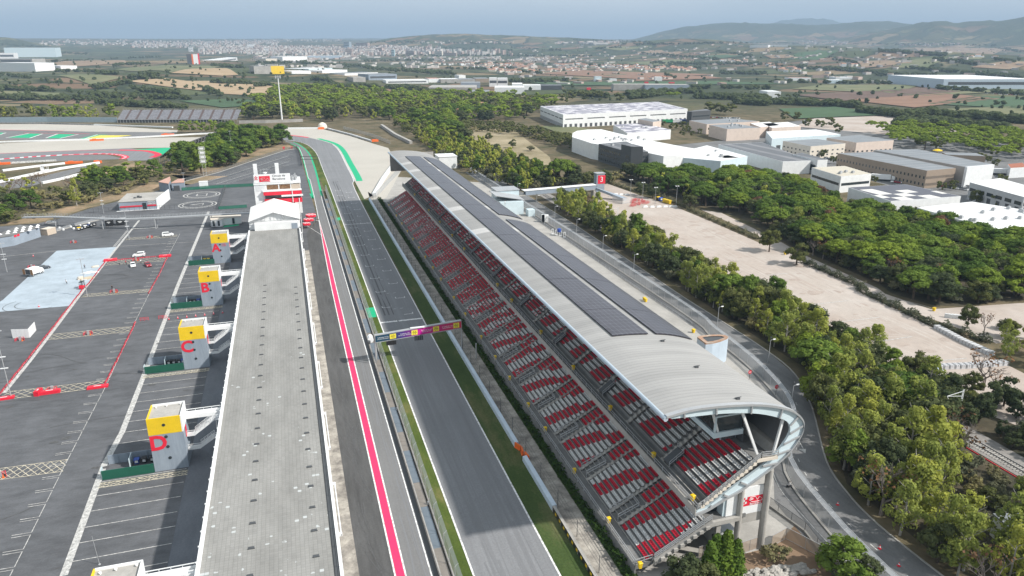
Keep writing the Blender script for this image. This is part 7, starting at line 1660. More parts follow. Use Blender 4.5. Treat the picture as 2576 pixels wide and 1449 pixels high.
def proto(kind,v,lod=0):
    key=(kind,v,lod)
    if key in PROT: return PROT[key]
    r=random.Random(hash((len(kind),ord(kind[0]),ord(kind[1]),v,lod))%9999)
    cl=[]; tb=MB(); per=34; leaf=.26; sk=.72
    if kind=='pine':        # unit crown radius ~4.2, height 9
        n=30
        for i in range(n):
            a=i*2.4+r.uniform(-.3,.3); q=math.sqrt((i+.5)/n)*3.6*r.uniform(.9,1.08); cl.append(((q*math.cos(a),q*math.sin(a),8.3-.19*q*q+r.uniform(-.35,.35)),r.uniform(.75,1.2),.75))
        for i in range(9):
            a=i*.7+r.uniform(-.2,.2); q=r.uniform(2.2,3.2); cl.append(((q*math.cos(a),q*math.sin(a),5.9+r.uniform(-.7,.5)),r.uniform(.8,1.1),.7))
        trunk(tb,(0,0,-.3),(.15,.1,4.8),.3,.2)
        for i in range(5): a=i*1.26; trunk(tb,(.15,.1,4.2+.2*i),(2.2*math.cos(a),2.2*math.sin(a),6.9),.12,.06)
        per=60; leaf=.22; m=mPine; bk=mBark
    elif kind in('aleppo','dry'):
        for i in range(40):
            a=r.uniform(0,6.28); z=r.uniform(0,1); q=(1-.72*z**1.6)*math.sqrt(r.uniform(.25,1)); cl.append(((3.1*q*math.cos(a),3.1*q*math.sin(a),2.2+6.4*z),r.uniform(.7,1.2),.85))
        trunk(tb,(0,0,-.3),(.2,.1,7),.25,.08)
        for i in range(5): a=i*1.3; trunk(tb,(.1,0,2+i*.6),(1.9*math.cos(a),1.9*math.sin(a),3.6+i*.7),.1,.04)
        per=52; leaf=.21; m=mPine; bk=mBark
    elif kind=='oak':
        for i in range(34):
            a=r.uniform(0,6.28); z=r.uniform(-.75,1); q=math.sqrt(1-z*z*.9)*r.uniform(.55,1); cl.append(((3*q*math.cos(a),3*q*math.sin(a),4.2+2.9*z),r.uniform(.7,1.25),.9))
        trunk(tb,(0,0,-.3),(0,0,4),.28,.16)
        for i in range(4): a=i*1.6; trunk(tb,(0,0,2.2),(1.7*math.cos(a),1.7*math.sin(a),4.6),.12,.05)
        per=50; leaf=.2; m=mOak; bk=mBark
    elif kind=='poplar':
        for i in range(38):
            a=r.uniform(0,6.28); z=r.uniform(0,1); q=math.sin(min(1,z*1.15+.12)*3.0)*r.uniform(.35,1)+.12; cl.append(((2.7*q*math.cos(a),2.7*q*math.sin(a),2.+7.4*z),r.uniform(.45,.95),1.15))
        trunk(tb,(0,0,-.3),(.2,0,8.6),.22,.05)
        for i in range(9): a=i*2.1; z=2+i*.7; trunk(tb,(.1,0,z),(1.9*math.cos(a),1.9*math.sin(a),z+1.8),.07,.025)
        per=44; leaf=.19; sk=0; m=mPop; bk=mBarkP
    elif kind=='shrub':
        for i in range(18):
            a=r.uniform(0,6.28); z=r.uniform(-.1,1); q=r.uniform(.3,1); cl.append(((2.2*q*math.cos(a),2.2*q*math.sin(a),1.1+1.5*z),r.uniform(.5,.95),.85))
        for i in range(4): a=i*1.6; trunk(tb,(0,0,-.2),(1.1*math.cos(a),1.1*math.sin(a),1.9),.07,.03)
        per=30; leaf=.2; sk=.55; m=mShr; bk=mBark
    elif kind=='cypress':
        for i in range(40):
            z=(i+.5)/40; q=1.35*(1-z)**.65+.1; a=i*2.4; cl.append(((q*.62*math.cos(a),q*.62*math.sin(a),.5+7.6*z),.3+.55*(1-z),1.5))
        trunk(tb,(0,0,-.3),(0,0,2.),.15,.1); per=40; leaf=.17; m=mCyp; bk=mBark
    elif kind=='bare':
        def br(p,d,L,w,k):
            q=p+d*L; tb.tube(p,q,w,w*.6,5)
            if k==0: return
            for i in range(3 if k>1 else 4):
                e=(d+Vector((r.uniform(-.8,.8),r.uniform(-.8,.8),r.uniform(-.1,.6)))).normalized(); br(p+d*L*r.uniform(.55,1),e,L*.72,w*.55,k-1)
        br(Vector((0,0,-.2)),Vector((0,0,1)),2.3,.2,4)
        for i in range(12): a=r.uniform(0,6.28); q=r.uniform(.5,2.2); cl.append(((q*math.cos(a),q*math.sin(a),r.uniform(3.2,6.)),r.uniform(.5,.9),.8))
        per=9; leaf=.14; sk=0; m=mDry; bk=mat('grey_bark',(.2,.17,.15),.9,.2,1.5)
    if kind=='dry': m=mDry
    if lod: per=7; leaf*=1.9; cl=cl[::2] if kind!='pine' else cl[:18]; sk=.85
    cm=crown(r,cl,leaf,per,sk)
    PROT[key]=(cm,tb,m,bk); return PROT[key]
PM={}
def pmesh(kind,v):
    if (kind,v) in PM: return PM[kind,v]
    cm,tb,m,bk=proto(kind,v); out=[]
    for nm,mb,mm in (('crown',cm,m),('trunk',tb,bk)):
        me=bpy.data.meshes.new(nm); me.from_pydata(mb.v,[],mb.f); me.materials.append(mm); me.update(); out.append(me)
    PM[kind,v]=out; return out
KN={'dry':('dry_tree','tree'),'aleppo':('pine_tree','tree'),'pine':('pine_tree','tree'),'oak':('oak_tree','tree'),'poplar':('poplar_tree','tree'),'shrub':('shrub','shrub'),'cypress':('cypress','tree'),'bare':('bare_tree','tree')}
BASEH={'dry':9.,'aleppo':9.,'pine':9.,'oak':7.4,'poplar':10.,'shrub':2.9,'cypress':8.6,'bare':6.5}
TREES=[]   # (kind,x,y,z,h,w,label,group)
def tree(kind,p,h,label,group=None,w=1.,rng=random.Random(31)):
    z=p[2] if len(p)>2 else 0.
    TREES.append((kind,p[0],p[1],z,h,w,label,group,rng.random()))
def place(t):
    kind,x,y,z,h,w,label,group,u=t
    nm,cat=KN[kind]; o=empty(nm,(x,y,z),label,cat,group,u*6.28); s=h/BASEH[kind]; o.scale=(s*w,s*w,s)
    for me,n in zip(pmesh(kind,int(u*97)%4),('crown','trunk')):
        c=bpy.data.objects.new(n,me); COL.objects.link(c); c.parent=o
def inside(p,P):
    x,y=p; c=False; j=len(P)-1
    for i in range(len(P)):
        if (P[i][1]>y)!=(P[j][1]>y) and x<(P[j][0]-P[i][0])*(y-P[i][1])/(P[j][1]-P[i][1])+P[i][0]: c=not c
        j=i
    return c
def fill(P,sp,mixk,hr,lab,grp,seed,wr=(.85,1.2),keep=1.,avoid=None):
    """scatter trees through an area of ground; lab gives each kind its own description"""
    r=random.Random(seed); P=[p[:2] for p in P]; xs=[p[0] for p in P]; ys=[p[1] for p in P]; pts=[]
    y=min(ys)
    while y<max(ys):
        x=min(xs)
        while x<max(xs):
            q=(x+r.uniform(-.45,.45)*sp,y+r.uniform(-.45,.45)*sp)
            if inside(q,P) and r.random()<keep and not (avoid and avoid(*q)):
                k=r.random(); a=0
                for kind,pr in mixk:
                    a+=pr
                    if k<=a: break
                h=r.uniform(*hr)*(.45 if kind=='shrub' else (.8 if kind=='oak' else (.9 if kind=='bare' else 1)))
                tree(kind,(q[0],q[1],hgt(*q)),h,lab[kind],grp+', '+KN[kind][0].replace('_',' ')+'s',r.uniform(*wr))
            x+=sp
        y+=sp
kd={'dry':'rusty brown dead pine','aleppo':'bushy mid-green pine','pine':'bright green umbrella pine','oak':'dark green round-crowned oak','poplar':'pale yellow-green poplar','shrub':'low grey-green shrub','bare':'brownish half-bare tree','cypress':'dark pointed cypress'}
def LB(s): return {k:v+' '+s for k,v in kd.items()}
# single trees one can point at
for k,p,h,w,l in (('pine',GT(2,1,470,410),16,1.,'tall twin-trunked umbrella pine at the left of the gate tower, left trunk'),('pine',GT(2,1,535,405),15,1.05,'tall umbrella pine leaning right beside the twin pine near the gate tower'),('oak',GT(2,1,620,395),11,1.1,'rounded green tree right under the tall umbrella pines'),
 ('oak',GT(2,1,1290,520),7.4,1.15,'left one of two round clipped bushes beside the car park lamps'),('oak',GT(2,1,1415,545),8.2,1.1,'right one of two round clipped bushes beside the car park lamps'),('oak',GT(2,1,1790,650),7,1.3,'small spreading tree in the gap between hedge and wood'),
 ('oak',GT(3,1,10,1085),9,1.1,'round dark bush at the gravel edge, left of its pair'),('oak',GT(3,1,285,1215),8.5,1.15,'round dark bush casting a shadow on the gravel, right of its pair'),
 ('bare',GT(3,1,450,1120),9,1.,'slender grey bare tree at the wood edge beside the red block'),('bare',GT(3,1,550,1160),8,1.,'second slender bare tree at the wood edge'),
 ('oak',GT(3,2,2000,400),7,.85,'small dark tree with a narrow waist on the pale path'),('bare',GT(3,2,2170,455),7,.9,'thin dry tree on the pale path next to the small dark tree'),
 ('bare',GT(3,2,2160,1030),11,1.2,'large brown leafless tree by the white container'),('bare',GT(3,2,2310,1120),7.5,1.2,'smaller brown leafless tree in front of the large one'),
 ('poplar',(62.2,80.4),0,1,''),):
    if h: tree(k,p,h,l,None,w)
for k,x,y,h,w,l in (('cypress',57.0,80.3,7.6,1.35,'bright green cypress, leftmost tip of the clump at the stand corner'),('cypress',58.3,80.9,8.3,1.3,'bright green cypress, second tip from the left at the stand corner'),('cypress',59.9,80.4,8.9,1.4,'bright green cypress, tallest tip of the clump at the stand corner'),('cypress',61.4,79.8,7.4,1.4,'bright green cypress, rightmost tip of the clump at the stand corner'),('oak',52.6,79.6,5.6,1.3,'dark leafy bush at the foot of the near stand corner'),('oak',54.8,77.4,5.,1.2,'dark leafy bush before the cypress pair'),('shrub',70.2,81.2,2.6,1.1,'yellowish dry shrub below the near round column'),
 ('aleppo',77.2,74.6,7.6,1.45,'yellow-green rounded tree beside the road at the bottom edge'),('cypress',77.,70.5,5.5,1.3,'dark cypress below the yellow-green tree at the bottom edge'),('oak',80.4,72.6,4.6,1.,'leafy sapling right of the yellow-green rounded tree')): tree(k,(x,y),h,l,None,w)
# strip between the service road and the car park
def inroad(x,y): return (1.3<x/y<1.5 and 104<x<131.5 and y<101) or x<interp(sorted([(p[1],p[0]) for p in kerbR]),y)+.9
strip=[(126.5,112),(125,150),(125.5,200),(127,240),(129,300),(130,352),(148,352),(145,300),(142,240),(142,200),(143,140),(144,112)]
fill(strip,4.1,[('poplar',.44),('oak',.28),('aleppo',.08),('shrub',.16),('bare',.04)],(6.5,12),LB('in the tree strip between service road and gravel car park'),'trees in the strip by the gravel car park',41,avoid=inroad)
for p,h,k,l in ((GT(3,1,80,1449,6),10,'pine','dense bright pine in the strip halfway along the gravel car park'),(GT(2,1,2190,1400,8),11,'pine','large bright green pine standing above the strip near the car park lines'),(GT(2,1,1430,960,6),9,'pine','bright pine in the strip opposite the row of white blocks'),(GT(2,1,1270,880,6),9,'pine','bright pine farther along the strip'),(GT(3,2,420,560,6),9.5,'pine','bright round pine at the edge of the lined gravel'),(GT(3,2,500,680,7),11.,'pine','largest bright pine, above the road bend'),(GT(3,2,560,900,7),10.5,'pine','bright pine right below the largest one at the road bend'),(GT(3,2,1350,1020,7),11,'pine','bright pine dome half behind yellow poplars near the container'),(GT(3,3,860,120,6),9,'pine','bright green pine beside the road arrows')):
    tree('aleppo' if h<10.6 else 'pine',p,h,l,None,1.3)
fill([(98.5,104),(113,124),(122,140),(129,140),(128,112),(126,96),(124,80),(112,79),(112,60),(94.3,60),(94.3,84),(96,96)],4.3,[('poplar',.62),('oak',.24),('shrub',.1),('bare',.04)],(8.5,13.5),LB('in the thicket right of the road at the lower right'),'trees in the lower right thicket',42,avoid=inroad)
fill([(112,64),(124,78),(128,100),(129.5,128),(129.5,60)],4.4,[('poplar',.7),('oak',.25),('shrub',.05)],(8.5,13),LB('in the thicket beside the railway at the lower right'),'trees beside the railway',43,avoid=inroad)
fill([(138.5,60),(139,128),(149,132),(156,112),(160,90),(150,70)],5.6,[('oak',.75),('shrub',.15),('bare',.1)],(7,9.5),LB('in the dark grove beyond the railway at the right edge'),'trees beyond the railway',44,avoid=lambda x,y:x<139.5)
fill([G(2100,985),G(2200,975),G(2260,1000),G(2420,1050),G(2420,1130),G(2300,1100),G(2180,1040)],6,[('oak',.5),('poplar',.25),('shrub',.25)],(6,9),LB('around the white container at the foot of the car park'),'trees around the white container',45)
fill(PT(3,2,(2330,420),(2576,380),(2800,560),(2700,840),(2430,790),(2250,560)),6.,[('poplar',.4),('oak',.35),('shrub',.25)],(5.5,8.5),LB('on the right edge above the pale barrier line'),'trees at the right edge above the barriers',46)
# pine wood on the right
wood=PT(3,1,(60,930),(380,1085),(1110,1400))+PT(3,2,(1250,60),(1650,170),(1980,190),(2576,90))+WOODTOP
fill(wood,7.9,[('pine',.48),('aleppo',.2),('oak',.21),('poplar',.03),('dry',.03),('bare',.05)],(8.5,12),LB('in the dense pine wood between car park and warehouses'),'trees of the pine wood on the right',47,(1.2,1.5))
fill([(104,78),(108,96),(114,104),(128,104),(129,84),(118,70)],4.2,[('shrub',.8),('oak',.2)],(3.5,5),LB('on the low bank before the railway line'),'low growth before the railway',63,(1.1,1.5))
fill([(138,72),(138.5,100),(143,104),(146,84)],4.2,[('shrub',.6),('oak',.4)],(4,6),LB('on the far side of the railway line'),'low growth beyond the railway',64)
# leafy oaks closing the front edge of the pine wood
edge=PT(3,1,(60,930),(380,1085),(1110,1400))+PT(3,2,(1250,60),(1650,170),(1980,190),(2576,90)); r=random.Random(61)
for a,b in zip(edge,edge[1:]):
    a=Vector(a);b=Vector(b); n_=int((b-a).length/4.2)
    for i in range(n_):
        q=a.lerp(b,(i+r.random())/n_)+Vector((r.uniform(1,6),r.uniform(1,6))); k='oak' if r.random()<.8 else 'shrub'; tree(k,(q.x,q.y),r.uniform(5,8) if k=='oak' else 3.2,kd[k]+' at the front edge of the pine wood','front edge of the pine wood, '+KN[k][0]+'s',r.uniform(1.1,1.5))
# wooded bank on the left
bankP=[(500,480),(580,482),(700,485),(790,480),(900,480),(960,490),(1080,560),(1200,560),(1300,580),(1400,600),(1500,610),(1600,640),(1700,660),(1800,660),(1880,640),(1950,650),(1000,800),(930,850),(880,900),(620,900),(660,960),(520,960),(480,1060),(350,1080),(640,1080),(760,1090),(1130,980),(1210,960),(1010,950),(1420,830),(1330,810),(1500,760),(1250,800),(1160,740),(1650,700),(1560,660),(1450,700),(1350,720),(1040,700),(1100,660),(960,760),(1850,690),(1220,620),(1330,640),(1420,680),(1550,700),(1720,700),(1780,680),(1480,640),(1180,860),(1080,900),(1020,990),(1250,930),(750,1000),(850,960),(420,960)]
r=random.Random(5)
for i,(x,y) in enumerate(bankP):
    k='aleppo' if i<16 or i in (16,17,19,22,29,30,31,33,34,35,36) else r.choice(('oak','aleppo','shrub','aleppo'))
    tree(k,Q(x,y),(r.uniform(10,12) if k=='aleppo' and i<6 else r.uniform(13,17) if k=='aleppo' else (r.uniform(6,9) if k=='oak' else 3.6)),kd[k]+(' in the row of pines along the gravel behind the bank' if i<6 else ' on the wooded bank between the upper parking and the circuit'),('row of pines behind the bank' if i<6 else 'trees on the wooded bank')+', '+KN[k][0].replace('_',' ')+'s',r.uniform(1.15,1.5))
L01=[('pine',900,420),('pine',1000,440),('pine',1100,400),('pine',1200,385),('pine',1290,340),('pine',1250,420),('pine',960,380),('pine',850,400),('pine',1420,330),('oak',1500,360),('oak',1600,380),('oak',1450,420),('shrub',1250,470),('shrub',1340,430),('shrub',1450,400),('shrub',1180,500),('oak',900,520),('oak',1000,500),('oak',1080,480),('shrub',650,560),('shrub',500,560),('oak',560,520),('shrub',420,540),('bare',700,470),('shrub',850,560),('oak',940,560),('oak',80,750),('pine',150,700),('oak',40,640),('bare',100,520),('bare',220,480),('poplar',300,520),('bare',420,430),('pine',320,650),('shrub',440,650),('oak',180,620),('shrub',380,740),('oak',10,560),('poplar',60,480),('bare',330,440),('shrub',600,640),('shrub',520,650),('oak',700,600),('pine',40,780),('oak',120,800),('shrub',900,600),('pine',1560,330),('oak',1380,350)]
for k,x,y in L01:
    if k=='pine': k='aleppo'
    tree(k,GT(0,1,x,y),{'aleppo':r.uniform(9,11.5),'oak':r.uniform(5.5,8),'shrub':r.uniform(2.6,4),'poplar':11,'bare':9}[k],kd[k]+' on the sandy slope left of the medical building','trees on the left slope, '+KN[k][0].replace('_',' ')+'s',r.uniform(1.2,1.6))
tree('poplar',GT(0,1,775,625),15,'tall pale-trunked poplar on the slope above the footbridge',None,.75)
# tree line and woods behind the circuit
for i in range(44):
    x=r.uniform(-10,300) if i<26 else r.uniform(600,960); k=r.choice(('poplar','oak','aleppo','oak')); p=G(x,r.uniform(291,300) if i<26 else r.uniform(296,306)); tree(k,p,r.uniform(11,17),kd[k]+' in the tall row behind the '+('left hoarding' if i<26 else 'grey wall past the gravel'),'trees in the tall row behind the circuit, %s, %s'%('left' if i<26 else 'right',KN[k][0].replace('_',' ')),r.uniform(.9,1.3))
fill([G2(600,300),G2(1010,302),G2(1080,330),G2(1140,370),G2(1180,362),G2(1130,315),G2(1290,306),G2(1360,290),G2(1420,262),G2(1280,250),G2(1000,240),G2(760,225),G2(690,230),G2(640,262)],17,[('pine',.24),('aleppo',.3),('oak',.38),('poplar',.05),('cypress',.03)],(12,17),LB('in the wide wood beyond the gravel trap'),'trees of the wide wood beyond the gravel trap',48,(1.1,1.7))
fill([G(1045,352),G(1110,336),G(1195,366),G(1290,406),G(1370,446),G(1400,468),G(1380,480),G(1290,480),G(1210,448),G(1120,404)],5.6,[('poplar',.36),('oak',.22),('shrub',.32),('aleppo',.1)],(8,12),LB('in the strip along the road end behind the far stand'),'trees behind the far end of the stand',49)
fill([G(985,312),G(1060,306),G(1100,322),G(1110,345),G(1040,350)],9,[('oak',.5),('poplar',.2),('pine',.3)],(8,11),LB('right of the curved tyre wall'),'trees right of the tyre wall',50)
fill([G(1110,312),G(1280,318),G(1440,350),G(1470,372),G(1440,378),G(1300,340),G(1120,326)],8.,[('oak',.7),('shrub',.3)],(6,9),LB('in the dark belt beyond the dry meadow'),'trees beyond the dry meadow',51,(1.2,1.6))
fill([G(1290,440),G(1350,425),G(1400,460),G(1480,455),G(1560,432),G(1600,438),G(1560,462),G(1420,475)],7.5,[('oak',.75),('shrub',.25)],(7,10),LB('in the belt behind the roofed footbridge'),'trees behind the roofed footbridge',52,(1.1,1.5))
for x,y,k,l in ((1230,355,'oak','round bush standing alone in the dry meadow'),(1215,362,'cypress','tiny pointed shrub in the dry meadow'),(1290,372,'oak','bush at the corner of the dry meadow path'),(1335,380,'shrub','pale bush at the right end of the dry meadow')): tree(k,G(x,y),7 if k=='oak' else 4,l,None,1.1)
# street trees in the estate
S20=[(1240,1385),(1335,1388),(1437,1388),(1540,1390),(1528,1280),(1600,1310),(1640,1305),(1720,1295),(1780,1292),(1735,1340),(1770,1335),(1710,1380),(1815,1380),(1885,1360),(1950,1345),(2000,1360),(2095,1380),(2270,1380),(2310,1390),(2360,1390),(1160,1370)]
S31=[(650,200),(720,200),(910,245),(1040,310),(1120,290),(1340,345),(1050,405),(790,425),(915,425),(1730,480),(1860,465),(1790,385),(1880,375),(1950,370),(2040,360),(2140,350),(2100,530),(2090,600),(2300,560),(2280,640),(2550,640),(2340,415),(530,125),(560,150),(300,90),(2200,200),(2130,185),(2280,240)]
for c,rw_,L in ((2,0,S20),(3,1,S31)):
    for x,y in L: tree('oak',G(*T(c,rw_,x,y)),r.uniform(5.5,7.5),'small round street tree among the warehouses','street trees in the industrial estate',1.1)
for x,y in ((1585,1020),(1650,1020),(2000,1140),(2090,1150),(2180,1160),(1080,1030),(520,1040),(600,1010),(760,1020),(690,1000),(860,1000)): tree('pine' if x<1700 and x>1200 else 'oak',G2(*T(2,0,x,y)),14,kd['oak' if not 1200<x<1700 else 'pine']+' beyond the largest warehouse','trees beyond the largest warehouse, '+('pines' if 1200<x<1700 else 'oaks'),1.5)
for x,y in ((170,1215),(300,1220),(610,1280),(510,1300),(380,1290),(700,1350),(90,1010),(200,1010),(430,1050)): tree('oak',G2(*T(3,0,x,y)),10,'leafy tree on the waste ground behind the estate','trees on the waste ground',1.2)
fill([G2(*T(3,0,1000,1340)),G2(*T(3,0,1200,1400)),G2(*T(3,1,1250,60)),G2(*T(3,1,1700,70)),G2(*T(3,1,2400,180)),G2(*T(3,1,2800,150)),G2(*T(3,0,2800,1400)),G2(*T(3,0,1900,1360)),G2(*T(3,0,1400,1300))],11,[('pine',.75),('oak',.25)],(9,12),LB('in the dark pine wood behind the brown warehouse'),'trees of the dark wood behind the warehouses',53,(1.2,1.6))
# ---------- individuals and woodland ----------
def app(t): 
    d=math.hypot(t[1],t[2]); return t[4]/d*(1.5 if t[7] is None else 1)
groups={}
TREES.sort(key=app,reverse=True); cnt={}; rest=[]
for t in TREES:
    k=t[0]; lim={'dry':20,'aleppo':150,'pine':140,'oak':280,'poplar':150,'shrub':120,'bare':60,'cypress':40}[k]
    if cnt.get(k,0)<lim: cnt[k]=cnt.get(k,0)+1; place(t)
    else: rest.append(t)
print('TREES',len(TREES),cnt,len(rest))
def merge(name,label,items,mats):
    """many far trees that read as one mass"""
    mb=MB(); order={m.name:i for i,m in enumerate(mats)}
    for kind,x,y,z,h,w,_,_,u in items:
        cm,tb,m,bk=proto(kind,int(u*97)%3,1); s=h/BASEH[kind]; c,sn=math.cos(u*6.28),math.sin(u*6.28); i=len(mb.v)
        mb.v+=[(x+(a*c-b*sn)*s*w,y+(a*sn+b*c)*s*w,z+q*s) for a,b,q in cm.v]; mb.f+=[tuple(j+i for j in f) for f in cm.f]; k=order.get(m.name,0); mb.m+=[k]*len(cm.f)
    o=mb.build(name,mats); tag(o,label,'woodland',kind='stuff'); return o
LM=[mWoodF,mPine,mOak,mPop,mShr,mCyp,mDry]
if rest: merge('woodland','far woods and groves behind the estate and the gravel trap',rest,LM)
# far hedgerows, groves and belts over the terrain
far=[]; r=random.Random(77)
def belt(x0,y0,x1,y1,n,th,h=(7,12),k=('oak','oak','oak','pine')):
    for i in range(n):
        u=r.random(); p=G2(lerp(x0,x1,u)+r.uniform(-2,2),lerp(y0,y1,u)+r.uniform(-th,th)); far.append((r.choice(k),p[0],p[1],p[2]-1,r.uniform(*h),r.uniform(1.2,1.9),None,None,r.random()))
for c,x0,y0,x1,y1,n,th in ((0,950,905,1300,835,26,3),(0,1400,920,1800,955,34,3),(0,980,745,1170,750,18,2),(0,1300,790,1640,800,22,2),(0,1450,765,1580,770,10,2),(0,1130,665,1500,645,26,2),(0,500,625,940,600,26,2),(0,2080,660,2440,685,44,3),(0,2060,905,2220,970,12,6),(0,2140,840,2560,850,40,3),(0,0,520,880,545,90,6),(0,0,450,500,480,50,6),(0,500,720,980,730,20,2),(0,0,900,500,915,24,3),(0,900,980,1900,1000,50,6),(0,1000,1050,1900,1100,50,6),(0,0,1000,900,1010,40,5),(0,1050,600,1600,575,26,2),(0,0,760,300,790,16,3),
 (1,0,880,150,860,12,3),(1,0,640,520,630,50,4),(1,440,640,1100,680,70,5),(1,1100,690,2000,750,130,7),(1,560,800,760,830,20,2),(1,600,870,1500,900,90,3),(1,1520,900,1900,960,40,6),(1,1100,620,2050,600,60,4),(1,1300,560,2576,560,60,5),(1,1900,700,2576,690,40,4),(1,2200,650,2576,640,30,3),(1,0,400,1700,430,70,8),(1,1500,480,2576,500,70,10),(1,1300,420,2576,440,90,8),
 (2,0,830,560,820,60,5),(2,560,950,960,985,40,5),(2,1150,960,1900,930,80,6),(2,1180,1000,1500,960,30,5),(2,0,560,800,570,60,4),(2,0,480,500,510,40,5),(2,850,490,1100,480,24,3),(2,1100,450,2576,430,120,5),(2,1300,540,2100,600,80,6),(2,2060,520,2420,570,60,7),(2,1400,640,2576,650,120,7),(2,2100,740,2576,750,50,6),(2,1540,760,1640,800,12,3),(2,1800,890,2576,900,30,4),(2,1850,985,2576,1010,100,7),(2,2250,1040,2576,1060,60,7),(2,480,650,1900,690,60,6),(2,0,720,300,740,20,4),(2,600,400,1400,430,60,6),
 (3,0,1040,900,1080,110,6),(3,0,660,1200,740,160,9),(3,900,1130,1300,1180,40,5),(3,1330,1190,1660,1150,40,5),(3,1700,1180,2300,1210,70,5),(3,2300,1220,2576,1240,30,5),(3,1100,510,1800,560,150,8),(3,2300,480,2576,530,60,8),(3,1450,690,1900,730,60,6),(3,1950,740,2576,790,90,7),(3,1280,1260,1560,1290,30,6),(3,1550,1250,2400,1330,110,9),(3,850,440,2300,460,140,4),(3,0,430,330,440,40,4),(3,660,600,900,640,30,5),(3,1660,600,2100,650,60,6),(3,2280,600,2480,630,24,4),(3,0,830,1300,850,40,3),(3,1400,840,1650,870,14,3),(3,1700,900,2576,960,30,3),(3,1100,760,1700,760,40,4)):
    belt(c*644+x0/4,y0/4,c*644+x1/4,y1/4,n,th/4*1.3)
print('FAR',len(far))
for i in range(900):
    x,y=(r.uniform(0,1150),r.uniform(150,262)) if i<430 else (r.uniform(1280,2576),r.uniform(120,300) if i%3 else r.uniform(110,170))
    p_=G2(x,y)
    if 260<y and 1350<x<2400: continue
    far.append(('oak',p_[0],p_[1],p_[2]-.5,r.uniform(4,9),r.uniform(.9,1.5),None,None,r.random()))
def merge_far():
    mb=MB()
    P2={}
    for v in range(5):
        rr=random.Random(v); q=MB()
        for i in range(7):
            a=rr.uniform(0,6.28);d=rr.uniform(0,2.4); c=(d*math.cos(a),d*math.sin(a),rr.uniform(2.4,5.6)); k=rr.uniform(1.,1.9); st=rr.uniform(0,6)
            q.loft([[(c[0]+k*e*math.cos(st+t*1.047)*rr.uniform(.8,1.2),c[1]+k*e*math.sin(st+t*1.047)*rr.uniform(.8,1.2),c[2]+k*z) for t in range(6)] for e,z in ((.4,-.9),(.95,-.3),(.9,.35),(.35,.9))])
            for j in range(10):
                z=rr.uniform(-.3,1);b=rr.uniform(0,6.28);e=math.sqrt(1-z*z); leafq(q,(c[0]+k*e*math.cos(b),c[1]+k*e*math.sin(b),c[2]+k*z),(e*math.cos(b),e*math.sin(b),z),.55,rr)
        q.tube((0,0,0),(0,0,3),.25,.2,5); P2[v]=q
    for kind,x,y,z,h,w,_,_,u in far:
        q=P2[int(u*97)%5]; s=h/7.4; c,sn=math.cos(u*6.28),math.sin(u*6.28); i=len(mb.v)
        mb.v+=[(x+(a*c-b*sn)*s*w,y+(a*sn+b*c)*s*w,z+e*s) for a,b,e in q.v]; mb.f+=[tuple(j+i for j in f) for f in q.f]; mb.m+=[1 if kind=='pine' else 0]*len(q.f)
    tag(mb.build('treeline',[mWoodF,mOak]),'far hedgerows and belts of trees across the fields','trees',kind='stuff')
merge_far()
# hedges
def hedge(P,w,h,n,label,m=mShr,seed=3):
    r=random.Random(seed); P=[Vector(p[:2]) for p in P]; L=[(a,b,(b-a).length) for a,b in zip(P,P[1:])]; tot=sum(l for *_,l in L); mb=MB(); c0=sum(P,Vector((0,0)))/len(P)
    for i in range(n):
        u=r.random()*tot
        for a,b,l in L:
            if u<=l: break
            u-=l
        q=a.lerp(b,u/l)-c0; d=(b-a).normalized(); nn=Vector((-d.y,d.x)); q=q+nn*r.uniform(-w,w)*.5; z=r.uniform(.05,1)*h*(.75+.35*math.sin(u*.9+q.x)); leafq(mb,(q.x,q.y,z),(nn.x*r.uniform(-1,1),nn.y*r.uniform(-1,1),1),.28*r.uniform(.6,1.2),r)
    o=mb.build('hedge',m,loc=(c0.x,c0.y,0)); return tag(o,label,'hedge')
hedge(PT(2,1,(960,385),(1240,480))+PT(2,1,(1490,530),(1700,620),(2000,760),(2480,960)),2.6,2.2,5200,'grey-green hedge along the upper right side of the gravel car park')
hedge(PT(3,1,(350,1190),(950,1449))+PT(3,2,(900,20),(1640,370),(2250,560)),2.8,2.4,5200,'grey-green hedge between the car park and the path by the wood',seed=4)
hedge([(45.6,45),(45.6,398)],2.0,1.5,8000,'dark green hedge along the foot of the grandstand',m_leaf('dark_hedge_leaves',(.02,.045,.014),(.04,.075,.022)),seed=5)
hedge(PT(2,0,(2240,1270),(2576,1340)),2.,2.,300,'thin hedge at the estate street',seed=6)
# grass tufts and scrub on the bank
mb=MB(); r=random.Random(12)
for i in range(2600):
    x,y=r.uniform(0,2500),r.uniform(160,780)
    p=GT(0,1,x,y)
    if y>820-(x*.29) or y<560-x*.2: continue
    leafq(mb,(p[0],p[1],.3),(0,0,1),r.uniform(.3,1.1),r)
tag(mb.build('scrub',mShr),'low dry scrub on the sandy bank','scrub',kind='stuff')
sheet('sandy_bank',[Q(x,y) for x,y in ((-300,1330),(60,1180),(600,1240),(1150,1120))]+[GT(0,1,900,300),GT(0,1,1300,160)]+[Q(300,1100),Q(250,1060)]+[Q(1980,640),Q(2120,690),Q(1500,890),Q(1030,1050),Q(520,1190),Q(330,1200),Q(130,1330)]+PT(0,1,(1250,545),(900,640),(600,735),(380,790),(0,815)),.025,mat('sandy_soil',(.13,.115,.06),.95,.3,.06,col2=(.36,.25,.16),fine=.6))
